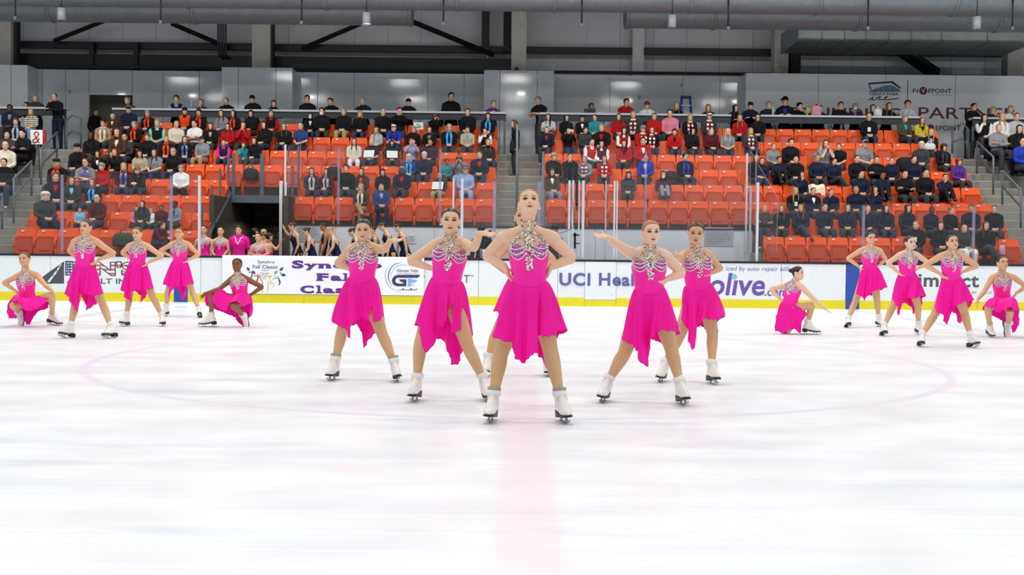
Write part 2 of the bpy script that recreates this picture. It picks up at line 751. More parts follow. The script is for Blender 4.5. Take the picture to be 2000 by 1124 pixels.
# light switches and small boxes on the panels
for i, (px, py) in enumerate(((136, 183), (1249, 194), (1331, 170))):
    p = at(px, py, 36)
    o = link('wall_outlet', boxmesh('outlet', (0.09, 0.03, 0.12), mat('outlet', 'a9afb2', 0.5), 0.006), None, Matrix.Translation((p.x, 35.985, p.z)))
    tag(o, 'small grey wall outlet on the ' + ('panel beside the door recess', 'panel above the man in red cap', 'panel above the blue stepladder')[i], 'outlet')
panel_wall('wall_upper', [-24 + 1.15 * i for i in range(44)], 39.0, 3.9, 13.0, upper_m, gap=0.006)
mb = MB()
mb.box((-24, 20, 12.6), (24, 39.2, 12.9))
structure('ceiling', mb.mesh('ceiling', [mat('deck', '3f4144', 0.8)], False))

# concrete columns and dark steel beams
for i, (a, b) in enumerate(((-10, 22), (490, 525), (994, 1023), (1505, 1532), (1958, 1988))):
    mb = MB()
    mb.box((X(a, 37.4), 37.4, 3.9), (X(b, 37.4), 37.9, 12.6))
    structure('column_%d' % (i + 1), mb.mesh('column', [column_m], False))
mb = MB()
mb.box((X(1229, 38.5), 38.5, 6.5), (X(1252, 38.5), 38.9, 12.6))
structure('column_6', mb.mesh('column', [upper_m], False))
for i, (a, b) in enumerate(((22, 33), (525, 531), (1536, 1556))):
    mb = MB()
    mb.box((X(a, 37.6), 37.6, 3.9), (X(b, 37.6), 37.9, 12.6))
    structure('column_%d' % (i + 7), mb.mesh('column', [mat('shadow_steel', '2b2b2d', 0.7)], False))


def beam(name, x0, x1, ytop, ybot, Y, depth=0.25, m=dark_steel):
    """horizontal beam spanning pixel columns x0..x1 at depth Y"""
    zm = 0.5 * (at(x0, ytop + 0.0107 * 0, Y).z + at(x1, ytop, Y).z)
    zb = 0.5 * (at(x0, ybot, Y).z + at(x1, ybot, Y).z)
    mb = MB()
    mb.box((X(x0, Y), Y, zb), (X(x1, Y), Y + depth, zm))
    return structure(name, mb.mesh('beam', [m], False))


beam('beam_1', 20, 498, 106, 133, 38.3)
beam('beam_2', 528, 996, 112, 138, 38.3)
beam('beam_3', 20, 498, 82, 95, 38.5)
beam('beam_4', 528, 996, 88, 101, 38.5)
beam('beam_5', 1022, 1228, 92, 104, 38.4)
beam('beam_6', 1252, 1505, 94, 107, 38.4)
beam('beam_7', 1556, 1960, 97, 108, 38.4)
beam('shadow_line', -150, 2200, 137, 142, 38.0, 0.15, mat('shadow_steel'))  # no beam: dark strip built in for the shadow line above the wall panels


def brace(name, p, q, wpx, Y, m=dark_steel):
    a, b = at(p[0], p[1], Y), at(q[0], q[1], Y)
    mb = MB()
    r = wpx / kk(Y) / 2
    mb.tube([a, b], [(r, r), (r, r)], 4, (0, 1, 0), round_=False)
    return structure(name, mb.mesh('brace', [m], False))


brace('beam_brace_1', (105, 80), (205, 40), 9, 38.2)
brace('beam_brace_2', (335, 46), (450, 95), 9, 38.2)
brace('beam_brace_3', (590, 95), (705, 46), 9, 38.2)
brace('beam_brace_4', (795, 38), (965, 108), 10, 38.2)
brace('beam_brace_5', (1755, 95), (1830, 146), 26, 38.2)
for i, (a, b) in enumerate(((936, 951), (978, 993), (173, 182), (260, 268))):
    mb = MB()
    z1 = 12.6 if i < 2 else at(a, 82, 38.2).z
    mb.box((X(a, 38.2), 38.2, at(a, 100 if i < 2 else 138, 38.2).z), (X(b, 38.2), 38.5, z1))
    structure('beam_post_%d' % (i + 1), mb.mesh('post', [mat('brown_steel', '221f1c', 0.6)], False))
# cable conduits
cond = thing('conduit_bundle', 'bundle of dark conduits on the upper wall', 'conduit', at(432, 80, 38.0))
for i in range(4):
    a, b = at(426 + 5 * i, 40, 38.0), at(426 + 5 * i, 106, 38.0)
    mb = MB()
    mb.tube([a, b, b + V((0.1, 0.25, -0.1))], [0.035] * 3, 8)
    link('conduit', mb.mesh('conduit', [mat('conduit', '3f4347', 0.4, 0.4)]), cond, Matrix.Translation(-cond.location))


# --- ducts
def duct(name, label, x0, x1, Y, z, r, bands, cap_left=None):
    t = thing(name, label, 'duct', (0.5 * (x0 + x1), Y, z))
    n = 40
    rings = []
    xs = np.arange(x0, x1 + 0.06, 0.12)
    for i, x in enumerate(xs):
        q = r + (0.006 if i % 2 else 0)
        rings.append([V((x, Y + q * cos(2 * pi * j / n), z + q * sin(2 * pi * j / n))) for j in range(n)])
    mb = MB()
    mb.loft(rings)
    link('spiral_pipe', mb.mesh('pipe', [duct_m]), t, Matrix.Translation(-t.location))
    for bx in bands:
        mb = MB()
        rr = [[V((bx + dx, Y + (r + q) * cos(2 * pi * j / n), z + (r + q) * sin(2 * pi * j / n))) for j in range(n)] for dx, q in ((-0.05, 0.0), (-0.04, 0.03), (0.04, 0.03), (0.05, 0))]
        mb.loft(rr)
        link('joint_band', mb.mesh('band', [duct_m]), t, Matrix.Translation(-t.location))
    return t


duct('supply_duct', 'long round galvanised duct running across the top of the hall', -16, 16, 30.0, 8.16, 0.48, (-12.2, -8.8, -5.1, -1.6, 1.0, 4.6, 8.0, 11.6))
duct('return_duct', 'round spiral duct ending in the left half, under the long duct', -16, X(802, 31.5), 31.5, 8.02, 0.45, (-13.0, -9.0, X(802, 31.5) - 0.06))
duct('branch_duct', 'round spiral duct starting in the right half, under the long duct', X(1213, 31.5), 16, 31.5, 8.02, 0.45, (X(1213, 31.5) + 0.06, 5.5, 9.5, 13.4))
rd = thing('box_duct', 'rectangular sheet metal duct on the right above the sponsor wall', 'duct', (12, 34, 7.7))
xs = [X(p, 34) for p in (1551, 1597, 1641, 1682, 1727, 1770, 1829, 1918, 2010)]
for a, b in zip(xs[:-1], xs[1:]):
    mb = MB()
    mb.box((a + 0.006, 34, 7.76), (b - 0.006, 36.2, 8.35))
    s = link('duct_section', mb.mesh('duct_section', [rect_duct_m], False), rd, Matrix.Translation(-rd.location))
    mb = MB()
    mb.box((a - 0.02, 33.97, 7.73), (a + 0.02, 36.2, 8.37))
    link('flange', mb.mesh('flange', [duct_m], False), s)
# downlights and hanger rods below the ducts
for i, (px, y0, y1) in enumerate(((120, 16, 39), (716, 25, 48), (1313, 30, 54), (1908, 33, 57))):
    a, b = at(px, y0, 29.2), at(px, y1, 29.2)
    t = thing('can_light', 'white cylindrical can light hanging below the duct, ' + ORD[i + 1] + ' from the left', 'light', a, 'can lights under the ducts')
    r = 0.105
    mb = MB()
    mb.loft([[V((q * cos(2 * pi * j / 20), q * sin(2 * pi * j / 20), z)) for j in range(20)] for q, z in ((r, b.z - a.z), (r, 0.0))])
    link('housing', mb.mesh('housing', [mat('can_white', '9fa3ab', 0.5)]), t)
    mb = MB()
    mb.tube([(0, 0, 0), (0, 0, 0.6)], [0.012] * 2, 6, round_=False)
    link('stem', mb.mesh('stem', [dark_steel]), t)
for i, (px, y1) in enumerate(((30, 32), (314, 40), (589, 41), (866, 43), (1136, 46), (1422, 52), (1695, 52), (1977, 52))):
    p = at(px, y1, 29.5)
    t = thing('hanger_rod', 'thin black hanger rod with a small sensor, ' + ORD[i + 1] + ' from the left', 'rod', p, 'hanger rods along the ducts')
    mb = MB()
    mb.tube([(0, 0, 0), (0, 0, 0.75)], [0.022] * 2, 6, round_=False)
    link('rod', mb.mesh('rod', [dark_steel]), t)
    mb = MB()
    mb.box((-0.035, -0.035, -0.09), (0.035, 0.035, 0.0))
    link('sensor', mb.mesh('sensor', [mat('sensor', '6d7276', 0.5)], False), t)
# small camera on the centre column
p = at(1009, 136, 37.3)
t = thing('security_camera', 'small round security camera on the centre column', 'camera', p)
mb = MB()
mb.ball((0, 0, 0), 0.11, 14)
link('dome', mb.mesh('dome', [mat('can_white')]), t)
mb = MB()
mb.ball((0, -0.07, 0), 0.06, 12)
link('lens', mb.mesh('lens', [black_pl]), t)


# --- counters along the top walkway
def counter(x0, x1, label, posts=True):
    c = thing('drink_counter', label, 'counter', (0.5 * (x0 + x1), 33.5, WALK))
    L = (x1 - x0) / 2
    mb = MB()
    mb.box((-L, -0.16, 1.215), (L, 0.22, 1.275))
    link('counter_top', mb.mesh('counter_top', [mat('counter_white', 'c3c8cf', 0.4)], False), c)
    mb = MB()
    mb.box((-L, -0.10, 1.03), (L, -0.06, 1.215))
    link('fascia', mb.mesh('fascia', [mat('fascia', '262b33', 0.5)], False), c)
    n = max(2, int((x1 - x0) / 1.7))
    for i in range(n + 1):
        mb = MB()
        xx = -L + 0.04 + (2 * L - 0.08) * i / n
        mb.box((xx - 0.03, -0.06, 0), (xx + 0.03, 0.0, 1.03))
        link('post', mb.mesh('post', [steel_blue], False), c)


counter(-18.2, X(131, 33.5), 'white topped standing counter behind the far left section')
counter(X(222, 33.5), X(985, 33.5), 'long white topped standing counter behind the left stand')
counter(X(1050, 33.5), X(1421, 33.5), 'white topped standing counter behind the red and white supporters')
counter(X(1478, 33.5), X(1795, 33.5), 'white topped standing counter in front of the sponsor wall')
counter(X(1890, 33.5), 18, 'white topped standing counter behind the far right section')
for px, lab in ((1051, 'dark vertical panel closing the end of the counter'),):
    o = link('end_panel', boxmesh('end_panel', (0.1, 0.5, 1.2), dark_steel), None, Matrix.Translation((X(px, 33.5), 33.6, WALK)))
    tag(o, lab, 'panel')


# --- handrails
def rail(name, label, posts, tops, mids=None, Y=(27, 27), r=0.028):
    """posts: (px, ytop, ybot); tops/mids: pixel polylines; every point has its own depth"""
    t = thing(name, label, 'handrail', at(posts[0][0], posts[0][2], posts[0][3]), 'aisle handrails')
    off = Matrix.Translation(-t.location)
    for px, a, b, y in posts:
        mb = MB()
        mb.tube([at(px, a, y), at(px, b, y)], [r] * 2, 8, round_=False)
        link('post', mb.mesh('post', [steel_blue]), t, off)
    for pl in [tops] + ([mids] if mids else []):
        mb = MB()
        mb.tube([at(*p) for p in pl], [r] * len(pl), 8)
        link('top_rail', mb.mesh('top_rail', [steel_blue]), t, off)


rail('handrail', 'sloping grey handrail on the lower left stairs', ((26.7, 349.5, 437, 27.3), (61.4, 315, 383, 28.9)), ((26.7, 349.5, 27.3), (61.4, 315, 28.9)), ((28, 382, 27.3), (61.4, 346, 28.9)))
rail('handrail', 'sloping grey handrail on the upper left stairs', ((80, 291, 361, 29.9), (111, 259, 322, 31.5)), ((80, 291, 29.9), (111, 259, 31.5)), ((80, 322, 29.9), (111, 292, 31.5)))
rail('handrail', 'grey handrail at the foot of the far left stairs', ((4, 379, 448, 27.0), (-20, 400, 460, 26.6)), ((-20, 400, 26.6), (4, 379, 27.0)), ((-20, 434, 26.6), (4, 410, 27.0)))
rail('handrail', 'bent grey gate rail at the top of the left stairs', ((130, 235, 302, 33.0), (158, 231, 290, 33.0)), ((130, 235, 33), (141, 225, 33), (158, 231, 33), (158, 290, 33)), ((131, 265, 33), (141, 255, 33), (158, 261, 33)))
rail('handrail', 'bent grey gate rail at the top of the right stairs', ((1860, 250, 300, 33.0), (1889, 252, 320, 33.0)), ((1860, 248, 33), (1881, 241, 33), (1892, 254, 33), (1892, 318, 33)), ((1861, 277, 33), (1880, 271, 33), (1891, 285, 33)))
rail('handrail', 'sloping grey handrail on the upper right stairs', ((1908, 277, 340, 31.5), (1940, 307, 380, 29.9)), ((1908, 277, 31.5), (1940, 307, 29.9)), ((1908, 304, 31.5), (1940, 338, 29.9)))
rail('handrail', 'sloping grey handrail on the lower right stairs', ((1957.6, 333.5, 400, 28.9), (1993.6, 371, 446, 27.3)), ((1957.6, 333.5, 28.9), (1993.6, 371, 27.3)), ((1957.6, 364, 28.9), (1993.6, 404, 27.3)))
t = thing('handrail', 'tall grey pole rail on the centre stairs', 'handrail', at(1009.5, 440, 28.6), 'aisle handrails')
mb = MB()
mb.tube([at(1009.5, 442, 28.6), at(1010, 244, 29.2)], [0.034] * 2, 8, round_=False)
link('post', mb.mesh('post', [steel_blue]), t, Matrix.Translation(-t.location))


# --- glass screens
def pane(parent, x0, x1, y0, y1, z0, z1, th=0.012):
    """upright acrylic sheet from (x0,y0) to (x1,y1), with a visible polished edge"""
    a, b = V((x0, y0, 0)), V((x1, y1, 0))
    d = (b - a).normalized()
    n = V((-d.y, d.x, 0)) * th / 2
    mb = MB()
    zz0 = z0 if isinstance(z0, tuple) else (z0, z0)
    zz1 = z1 if isinstance(z1, tuple) else (z1, z1)
    for s, e, q0, q1 in ((a, b, zz0, zz1),):
        P = [s - n + V((0, 0, q0[0])), e - n + V((0, 0, q0[1])), e + n + V((0, 0, q0[1])), s + n + V((0, 0, q0[0]))]
        Q = [s - n + V((0, 0, q1[0])), e - n + V((0, 0, q1[1])), e + n + V((0, 0, q1[1])), s + n + V((0, 0, q1[0]))]
        mb.add(P + Q, [(0, 1, 5, 4), (2, 3, 7, 6)], 0)
        mb.add(P + Q, [(4, 5, 6, 7), (0, 3, 2, 1), (1, 2, 6, 5), (3, 0, 4, 7)], 1)
    link('pane', mb.mesh('pane', [clear, edge_m], False), parent)


def upright(parent, x, y, z0, z1, wd, dp, m, name='post'):
    mb = MB()
    mb.box((x - wd / 2, y - dp / 2, z0), (x + wd / 2, y + dp / 2, z1))
    link(name, mb.mesh(name, [m], False), parent)


g = thing('glass_screen', 'clear acrylic rink screen above the left boards', 'glass screen', (0, 0, 0))
xs = [-16.2, X(-30, 26.1) - 1.5, X(121, 26.1), X(334, 26.1), X(389, 26.1)]
xs = [-16.2, X(121, 26.1), X(334, 26.1), X(387, 26.1)]
for a, b in zip(xs[:-1], xs[1:]):
    pane(g, a + 0.01, b - 0.01, 26.1, 26.1, 1.09, 2.95)
for x in xs[1:3]:
    upright(g, x, 26.1, 1.09, 2.93, 0.07, 0.02, seam_m, 'seam_strip')
upright(g, X(389, 26.1), 26.1, 0.9, 2.95, 0.055, 0.06, alu)
g = thing('glass_screen', 'clear acrylic rink screen above the centre boards with white posts', 'glass screen', (0, 0, 0))
xs = [X(p, 26.1) for p in (886, 965, 1055, 1137, 1201, 1475)]
for a, b in zip(xs[:-1], xs[1:]):
    pane(g, a + 0.01, b - 0.01, 26.1, 26.1, 1.09, 2.93)
for px, wd, m in ((884, 0.035, alu), (901, 0.06, alu), (1110, 0.05, alu), (1117, 0.05, alu), (1129, 0.03, alu), (1137, 0.06, alu), (1181, 0.03, mat('grey_post', 'a6abb3', 0.4, 0.2)), (1198, 0.04, alu), (1203, 0.03, alu), (1477, 0.055, alu)):
    upright(g, X(px, 26.12), 26.12, 1.0, 2.93 if px > 1000 else 2.94, wd, 0.05, m)
for px in (964, 1051):
    upright(g, X(px, 26.1), 26.1, 1.09, 2.9, 0.085, 0.02, seam_m, 'seam_strip')
g = thing('glass_screen', 'low clear acrylic rink screen above the right boards', 'glass screen', (0, 0, 0))
xs = [X(1479, 26.1), X(1684, 26.1), X(1899, 26.1), 16.2]
for a, b in zip(xs[:-1], xs[1:]):
    pane(g, a + 0.01, b - 0.01, 26.1, 26.1, 1.09, 2.45)
for x in xs[1:3]:
    upright(g, x, 26.1, 1.09, 2.42, 0.07, 0.02, seam_m, 'seam_strip')
g = thing('glass_screen', 'clear acrylic spectator screen in front of the left stand above the bench wall', 'glass screen', (0, 0, 0))
xs = [X(p, 28.3) for p in (556, 660, 858, 965)]
for a, b in zip(xs[:-1], xs[1:]):
    pane(g, a + 0.01, b - 0.01, 28.3, 28.3, 1.9, 3.86)
for x in xs[1:3]:
    upright(g, x, 28.3, 1.9, 3.82, 0.06, 0.02, seam_m, 'seam_strip')
upright(g, xs[0], 28.3, 1.9, 3.9, 0.045, 0.05, alu)
upright(g, X(548, 28.2), 28.2, 0, 2.98, 0.075, 0.08, alu)
upright(g, X(557.5, 28.2), 28.2, 0, 2.95, 0.04, 0.06, alu)
pane(g, TUN1 + 0.05, TUN1 + 0.05, 28.32, 29.9, (1.9, 2.75), (3.86, 4.1))
for yy, z0, z1 in ((28.8, 2.0, 3.4), (29.6, 2.6, 4.0)):
    upright(g, TUN1 + 0.05, yy, z0, z1, 0.05, 0.05, steel_blue)
g = thing('glass_screen', 'clear acrylic spectator screen in front of the right stand above the bench wall', 'glass screen', (0, 0, 0))
xs = [X(p, 28.3) for p in (1058, 1258, 1462)]
for a, b in zip(xs[:-1], xs[1:]):
    pane(g, a + 0.01, b - 0.01, 28.3, 28.3, 1.9, 3.86)
upright(g, xs[1], 28.3, 1.9, 3.82, 0.06, 0.02, seam_m, 'seam_strip')
upright(g, xs[0], 28.3, 1.9, 3.8, 0.06, 0.02, seam_m, 'seam_strip')
pane(g, xs[2], 6.2, 28.3, 26.5, 1.3, (3.86, 2.6))
pane(g, xs[2] + 0.15, 6.25, 28.3, 29.2, 1.9, (3.9, 3.9))
upright(g, X(1455, 28.2), 28.2, 1.3, 3.8, 0.04, 0.04, alu)
upright(g, X(1463, 27.0), 27.0, 0.2, 2.9, 0.05, 0.05, mat('grey_post'))
# railing round the tunnel mouth
g = thing('tunnel_railing', 'grey steel railing with glass panes above the tunnel mouth', 'railing', (0, 0, 0))
zb = FLZ(5) - 0.04
mb = MB()
mb.box((TUN0 - 0.05, ROWY(5) - 0.80, zb - 0.17), (TUN1 + 0.1, ROWY(5) - 0.66, zb + 0.03))
link('edge_beam', mb.mesh('edge_beam', [steel_blue], False), g)
yy = ROWY(5) - 0.72
for px, wd in ((455, 0.075), (511, 0.10)):
    upright(g, X(px, yy), yy, zb, zb + 1.14, wd, 0.06, steel_blue)
pane(g, X(458, yy), X(508, yy), yy, yy, zb + 0.06, zb + 1.02)
pane(g, X(514, yy), X(553, yy), yy, yy, zb + 0.06, zb + 1.02)
mb = MB()
a, b = at(449, 378, 29.7), at(404, 466, 27.4)
mb.tube([a, b], [(0.05, 0.09)] * 2, 4, (1, 0, 0), round_=False)
link('stringer', mb.mesh('stringer', [steel_blue], False), g)
for px, y0, y1, Y in ((446, 300, 380, 29.7), (430, 330, 412, 29.0), (413, 362, 446, 28.2), (394.5, 396, 480, 27.4)):
    a, b = at(px, y0, Y), at(px, y1, Y)
    upright(g, a.x, Y, b.z, a.z, 0.05, 0.05, steel_blue)
mb = MB()
mb.box((TUN0 + 0.02, 27.2, 0), (TUN0 + 0.06, 29.8, 0.9))
link('side_plate', mb.mesh('side_plate', [dark_steel], False), g)

# --- dasher boards
def board_material():
    m = mat('board_white', 'e9edf0', 0.35)
    nt = m.node_tree
    b = nt.nodes['Principled BSDF']
    tc = nt.nodes.new('ShaderNodeTexCoord')
    mp = nt.nodes.new('ShaderNodeMapping')
    mp.inputs['Scale'].default_value = (1.0, 1, 2.2)
    nt.links.new(tc.outputs['Object'], mp.inputs[0])
    n1 = nt.nodes.new('ShaderNodeTexNoise')
    n1.inputs['Scale'].default_value = 14
    n1.inputs['Detail'].default_value = 5
    n1.inputs['Roughness'].default_value = 0.7
    nt.links.new(mp.outputs[0], n1.inputs['Vector'])
    r1 = nt.nodes.new('ShaderNodeValToRGB')
    r1.color_ramp.elements[0].position = 0.28
    r1.color_ramp.elements[0].color = lin('6a7078')
    r1.color_ramp.elements[1].position = 0.39
    r1.color_ramp.elements[1].color = lin('e6ebee')
    nt.links.new(n1.outputs['Fac'], r1.inputs[0])
    nt.links.new(r1.outputs[0], b.inputs['Base Color'])
    return m


board_white = board_material()
kick_yellow = mat('kick_yellow', 'e3d51c', 0.35, var=0.05, scale=6)
board_blue = mat('stripe_blue', '2f4ea2', 0.35, var=0.05, scale=6)
cap_black = mat('cap_black', '1d2024', 0.4)
boards = thing('rink_boards', 'white dasher boards with yellow kick plate and sponsor lettering along the far side', 'rink boards', (0, BY, 0))
OFF = Matrix.Translation((0, -BY, 0))
seams = [-15.6, -13.2, -10.8, -9.0, -7.3, -6.7, -4.9, -3.1, -1.3, -0.84, 1.0, 1.63, 2.36, 4.4, 6.2, 7.7, 8.02, 10.4, 12.8, 15.6]
for i, (a, b) in enumerate(zip(seams[:-1], seams[1:])):
    gate = abs(a - 1.63) < 0.01
    mb = MB()
    mb.box((a + 0.004, BY - (0.012 if gate else 0), 0.16 if gate else 0.2), (b - 0.004, BY + 0.06, 1.04))
    if abs(a - 7.7) < 0.01:
        mt, nm = board_blue, 'blue_panel'
    else:
        mt, nm = board_white, 'board_panel'
    link(nm, mb.mesh(nm, [mt], False), boards, OFF)
    mb = MB()
    mb.box((a + 0.002, BY - 0.012, 0.0), (b - 0.002, BY + 0.05, 0.15 if gate else 0.2))
    mt = board_blue if nm == 'blue_panel' else kick_yellow
    link('kick_plate', mb.mesh('kick_plate', [mt], False), boards, OFF)
for x0, x1 in ((-16.2, -6.72), (-1.32, 16.2)):
    n = int((x1 - x0) / 2.4) + 1
    for i in range(n):
        mb = MB()
        mb.box((x0 + (x1 - x0) * i / n + 0.003, BY - 0.015, 1.04), (x0 + (x1 - x0) * (i + 1) / n - 0.003, BY + 0.2, 1.09))
        link('cap_rail', mb.mesh('cap_rail', [cap_black], False), boards, OFF)
mb = MB()
mb.box((-7.92, BY - 0.018, 0.0), (-7.60, BY - 0.002, 1.04))
link('blue_stripe', mb.mesh('blue_stripe', [board_blue], False), boards, OFF)


def words(s, x0, x1, y0, y1, Y, m, parent, off, bold=0.0, shear=0.0, name='lettering', space=1.0):
    a, b = at(x0, y1, Y), at(x1, y0, Y)
    c, d = at(x0, y0, Y), at(x1, y1, Y)
    me = text_mesh(s, name, a.x, b.x, 0.5 * (a.z + d.z), 0.5 * (b.z + c.z), Y, m, bold, shear, space)
    return link(name, me, parent, off)


def flat(poly, Y, m, parent, off, name='emblem', sc=1.0, org=(0, 0)):
    """flat printed shape: pixel outline put on the plane Y"""
    pts = [at(org[0] + u / sc, org[1] + v / sc, Y) for u, v in poly]
    me = bpy.data.meshes.new(name)
    n = len(pts)
    import mathutils
    tri = mathutils.geometry.tessellate_polygon([[V((p.x, p.z, 0)) for p in pts]])
    me.from_pydata([tuple(p) for p in pts], [], [tuple(t) for t in tri])
    me.materials.append(m)
    me.update()
    return link(name, me, parent, off)


def ribbon(poly, wd, Y, m, parent, off, name='emblem', sc=1.0, org=(0, 0), taper=True):
    q = spl([(u, v) for u, v in poly], 6)
    n = len(q)
    L, R2 = [], []
    for i in range(n):
        t = q[min(i + 1, n - 1)] - q[max(i - 1, 0)]
        t = t / (np.linalg.norm(t) + 1e-9)
        h = wd / 2 * (sin(pi * (i + 0.4) / (n - 0.2)) ** 0.6 if taper else 1)
        L.append((q[i][0] - t[1] * h, q[i][1] + t[0] * h))
        R2.append((q[i][0] + t[1] * h, q[i][1] - t[0] * h))
    rows = [[at(org[0] + a / sc, org[1] + b / sc, Y) for a, b in L], [at(org[0] + a / sc, org[1] + b / sc, Y) for a, b in R2]]
    mb = MB()
    mb.grid(rows)
    return link(name, mb.mesh(name, [m], False), parent, off)


def disc(u, v, r, Y, m, parent, off, name='emblem', sc=1.0, org=(0, 0), ry=None):
    return flat([(u + r * cos(2 * pi * i / 24), v + (ry or r) * sin(2 * pi * i / 24)) for i in range(24)], Y, m, parent, off, name, sc, org)


PY = BY - 0.0025
uci = mat('ink_violet', '625fa3', 0.4)
words('UCI', 1092.4, 1153.2, 533.3, 558.9, BY - .0145, uci, boards, OFF, 0.03, 0, 'lettering', 1.12)
words('Health', 1169.6, 1272, 533.8, 559.5, BY - .0145, uci, boards, OFF, 0.03, 0, 'lettering', 1.12)
words('get iced by auto repair bills', 1396, 1544, 520.8, 532.2, PY, mat('ink_slate', '7477a4', 0.4), boards, OFF, 0.008, 0.18)
olive = mat('ink_purple', '6c4ea6', 0.4)
words('ol\u0131ve', 1385, 1494.5, 534, 578, PY, olive, boards, OFF, 0.02, 0.15)
words('.com', 1493, 1538, 567, 579, PY, uci, boards, OFF, 0.02, 0.1)
disc(1434, 541, 5.3, PY - 0.001, mat('ink_teal', '6cc6cf', 0.4), boards, OFF, 'letter_dot')
gry = mat('ink_grey', '55575a', 0.4)
words('impact', 1793, 1912.5, 536, 569.5, PY, gry, boards, OFF, 0.025, 0, 'lettering', 1.06)
words('MY', 1898, 1907.5, 569.6, 574.4, PY, gry, boards, OFF)
words('Z\u2022C', 1921.5, 1938, 569.8, 574.6, PY, gry, boards, OFF)
words('T', 906, 917, 537.6, 552.6, PY, gry, boards, OFF, 0.01)
words('\u2122', 918, 924, 537, 540.5, PY, gry, boards, OFF)
disc(827, 541, 2.5, PY, gry, boards, OFF, 'letter_dot', ry=4)
# asphalt firm's board
asp = mat('ink_asphalt', '4b4f53', 0.4, var=0.1, scale=60)
flat([(125, 511), (125, 554.5), (89.5, 554.5), (82, 541.8)], PY, asp, boards, OFF, 'road_emblem')
for q in ([(120.5, 516.5), (118, 516.8), (115, 521), (117, 521.3)], [(116.6, 522), (114.2, 522), (110.8, 528), (113.6, 529.2)], [(112, 530), (109, 529.7), (103, 537.5), (107.2, 538.4)], [(105.5, 539), (101.8, 539), (92, 551), (97, 552)]):
    flat(q, PY - 0.001, board_white, boards, OFF, 'road_dash')


def flag_material(kind):
    m = mat('print_' + kind, 'ffffff', 0.4)
    nt = m.node_tree
    b = nt.nodes['Principled BSDF']
    tc = nt.nodes.new('ShaderNodeTexCoord')
    rp = nt.nodes.new('ShaderNodeValToRGB')
    rp.color_ramp.interpolation = 'CONSTANT'
    if kind == 'stripes':
        sp = nt.nodes.new('ShaderNodeSeparateXYZ')
        nt.links.new(tc.outputs['Object'], sp.inputs[0])
        a = nt.nodes.new('ShaderNodeMath')
        a.operation = 'MULTIPLY'
        a.inputs[1].default_value = 10.5
        nt.links.new(sp.outputs['Z'], a.inputs[0])
        f = nt.nodes.new('ShaderNodeMath')
        f.operation = 'FRACT'
        nt.links.new(a.outputs[0], f.inputs[0])
        nt.links.new(f.outputs[0], rp.inputs[0])
        rp.color_ramp.elements[0].color = lin('f0eeee')
        rp.color_ramp.elements[1].position = 0.5
        rp.color_ramp.elements[1].color = lin('c26b62')
    else:
        vo = nt.nodes.new('ShaderNodeTexVoronoi')
        vo.inputs['Scale'].default_value = 16
        vo.inputs['Randomness'].default_value = 0.15
        nt.links.new(tc.outputs['Object'], vo.inputs['Vector'])
        nt.links.new(vo.outputs['Distance'], rp.inputs[0])
        rp.color_ramp.elements[0].color = lin('f2f3f6')
        rp.color_ramp.elements[1].position = 0.3
        rp.color_ramp.elements[1].color = lin('4c5c9c')
    nt.links.new(rp.outputs[0], b.inputs['Base Color'])
    return m


words('B', 127, 156, 510, 538.8, PY, asp, boards, OFF, 0.06)
words('B', 129, 154, 512, 537, PY - 0.001, flag_material('stars'), boards, OFF, 0.0)
words("EN'S", 158, 264, 510.5, 540, PY, asp, boards, OFF, 0.06)
words("EN'S", 160.5, 261.5, 512.5, 538, PY - 0.001, flag_material('stripes'), boards, OFF, 0.015)
words('ASPHALT INC', 130, 262, 544.2, 554.8, PY, asp, boards, OFF, 0.015)

# --- vinyl banner over the bench boards
BN = 25.955
ban = thing('vinyl_banner', 'white vinyl event banner hung over the boards with purple lettering', 'banner', (0, BN, 0))
OB = Matrix.Translation((0, -BN, 0))
vinyl = mat('vinyl_white', 'eef0f6', 0.4, var=0.01, scale=3)
x0, x1 = at(434, 540, BN).x, at(828, 540, BN).x
mb = MB()
rows = []
for i in range(13):
    z = 0.215 + (1.10 - 0.215) * i / 12
    rows.append([V((x0 + (x1 - x0) * j / 60, BN + 0.0015 * sin(j * 0.9 + i * 0.3), z)) for j in range(61)])
rows.append([p + V((0, 0.25, 0.004)) for p in rows[-1]])
mb.grid(rows)
mb.grid([[p + V((0, 0.006, 0)) for p in r] for r in rows][::-1])
link('sheet', mb.mesh('sheet', [vinyl]), ban, OB)
mb = MB()
mb.box((at(828, 540, BN).x, BY - 0.02, 1.03), (at(900, 540, BN).x, BY + 0.22, 1.10))
link('rolled_edge', mb.mesh('rolled_edge', [cap_black], False), ban, OB)
QY = BN - 0.0035
pur = mat('ink_royal', '5a2d86', 0.4)
navy_i = mat('ink_navy', '3a3560', 0.4)
blue_i = mat('ink_sky', '82aee9', 0.4)
lav_i = mat('ink_lavender', '96aee0', 0.4)
gi = mat('ink_soft', '7b7890', 0.4)


SLAB = dict(n=[(-.04, .40, 1), (.58, 1.04, 1), (-.06, .2, 0)], h=[(-.04, .40, 1), (.58, 1.04, 1), (-.06, .2, 0)], y=[(-.06, .42, 0), (.60, 1.06, 0)], r=[(-.06, .62, 1), (-.08, .3, 0)], F=[(-.08, .55, 1), (-.06, .2, 0)], l=[(-.55, 1.55, 1), (-.5, .6, 0)], i=[(-.55, 1.55, 1), (-.5, .6, .3)], a=[(.7, 1.1, 1)])


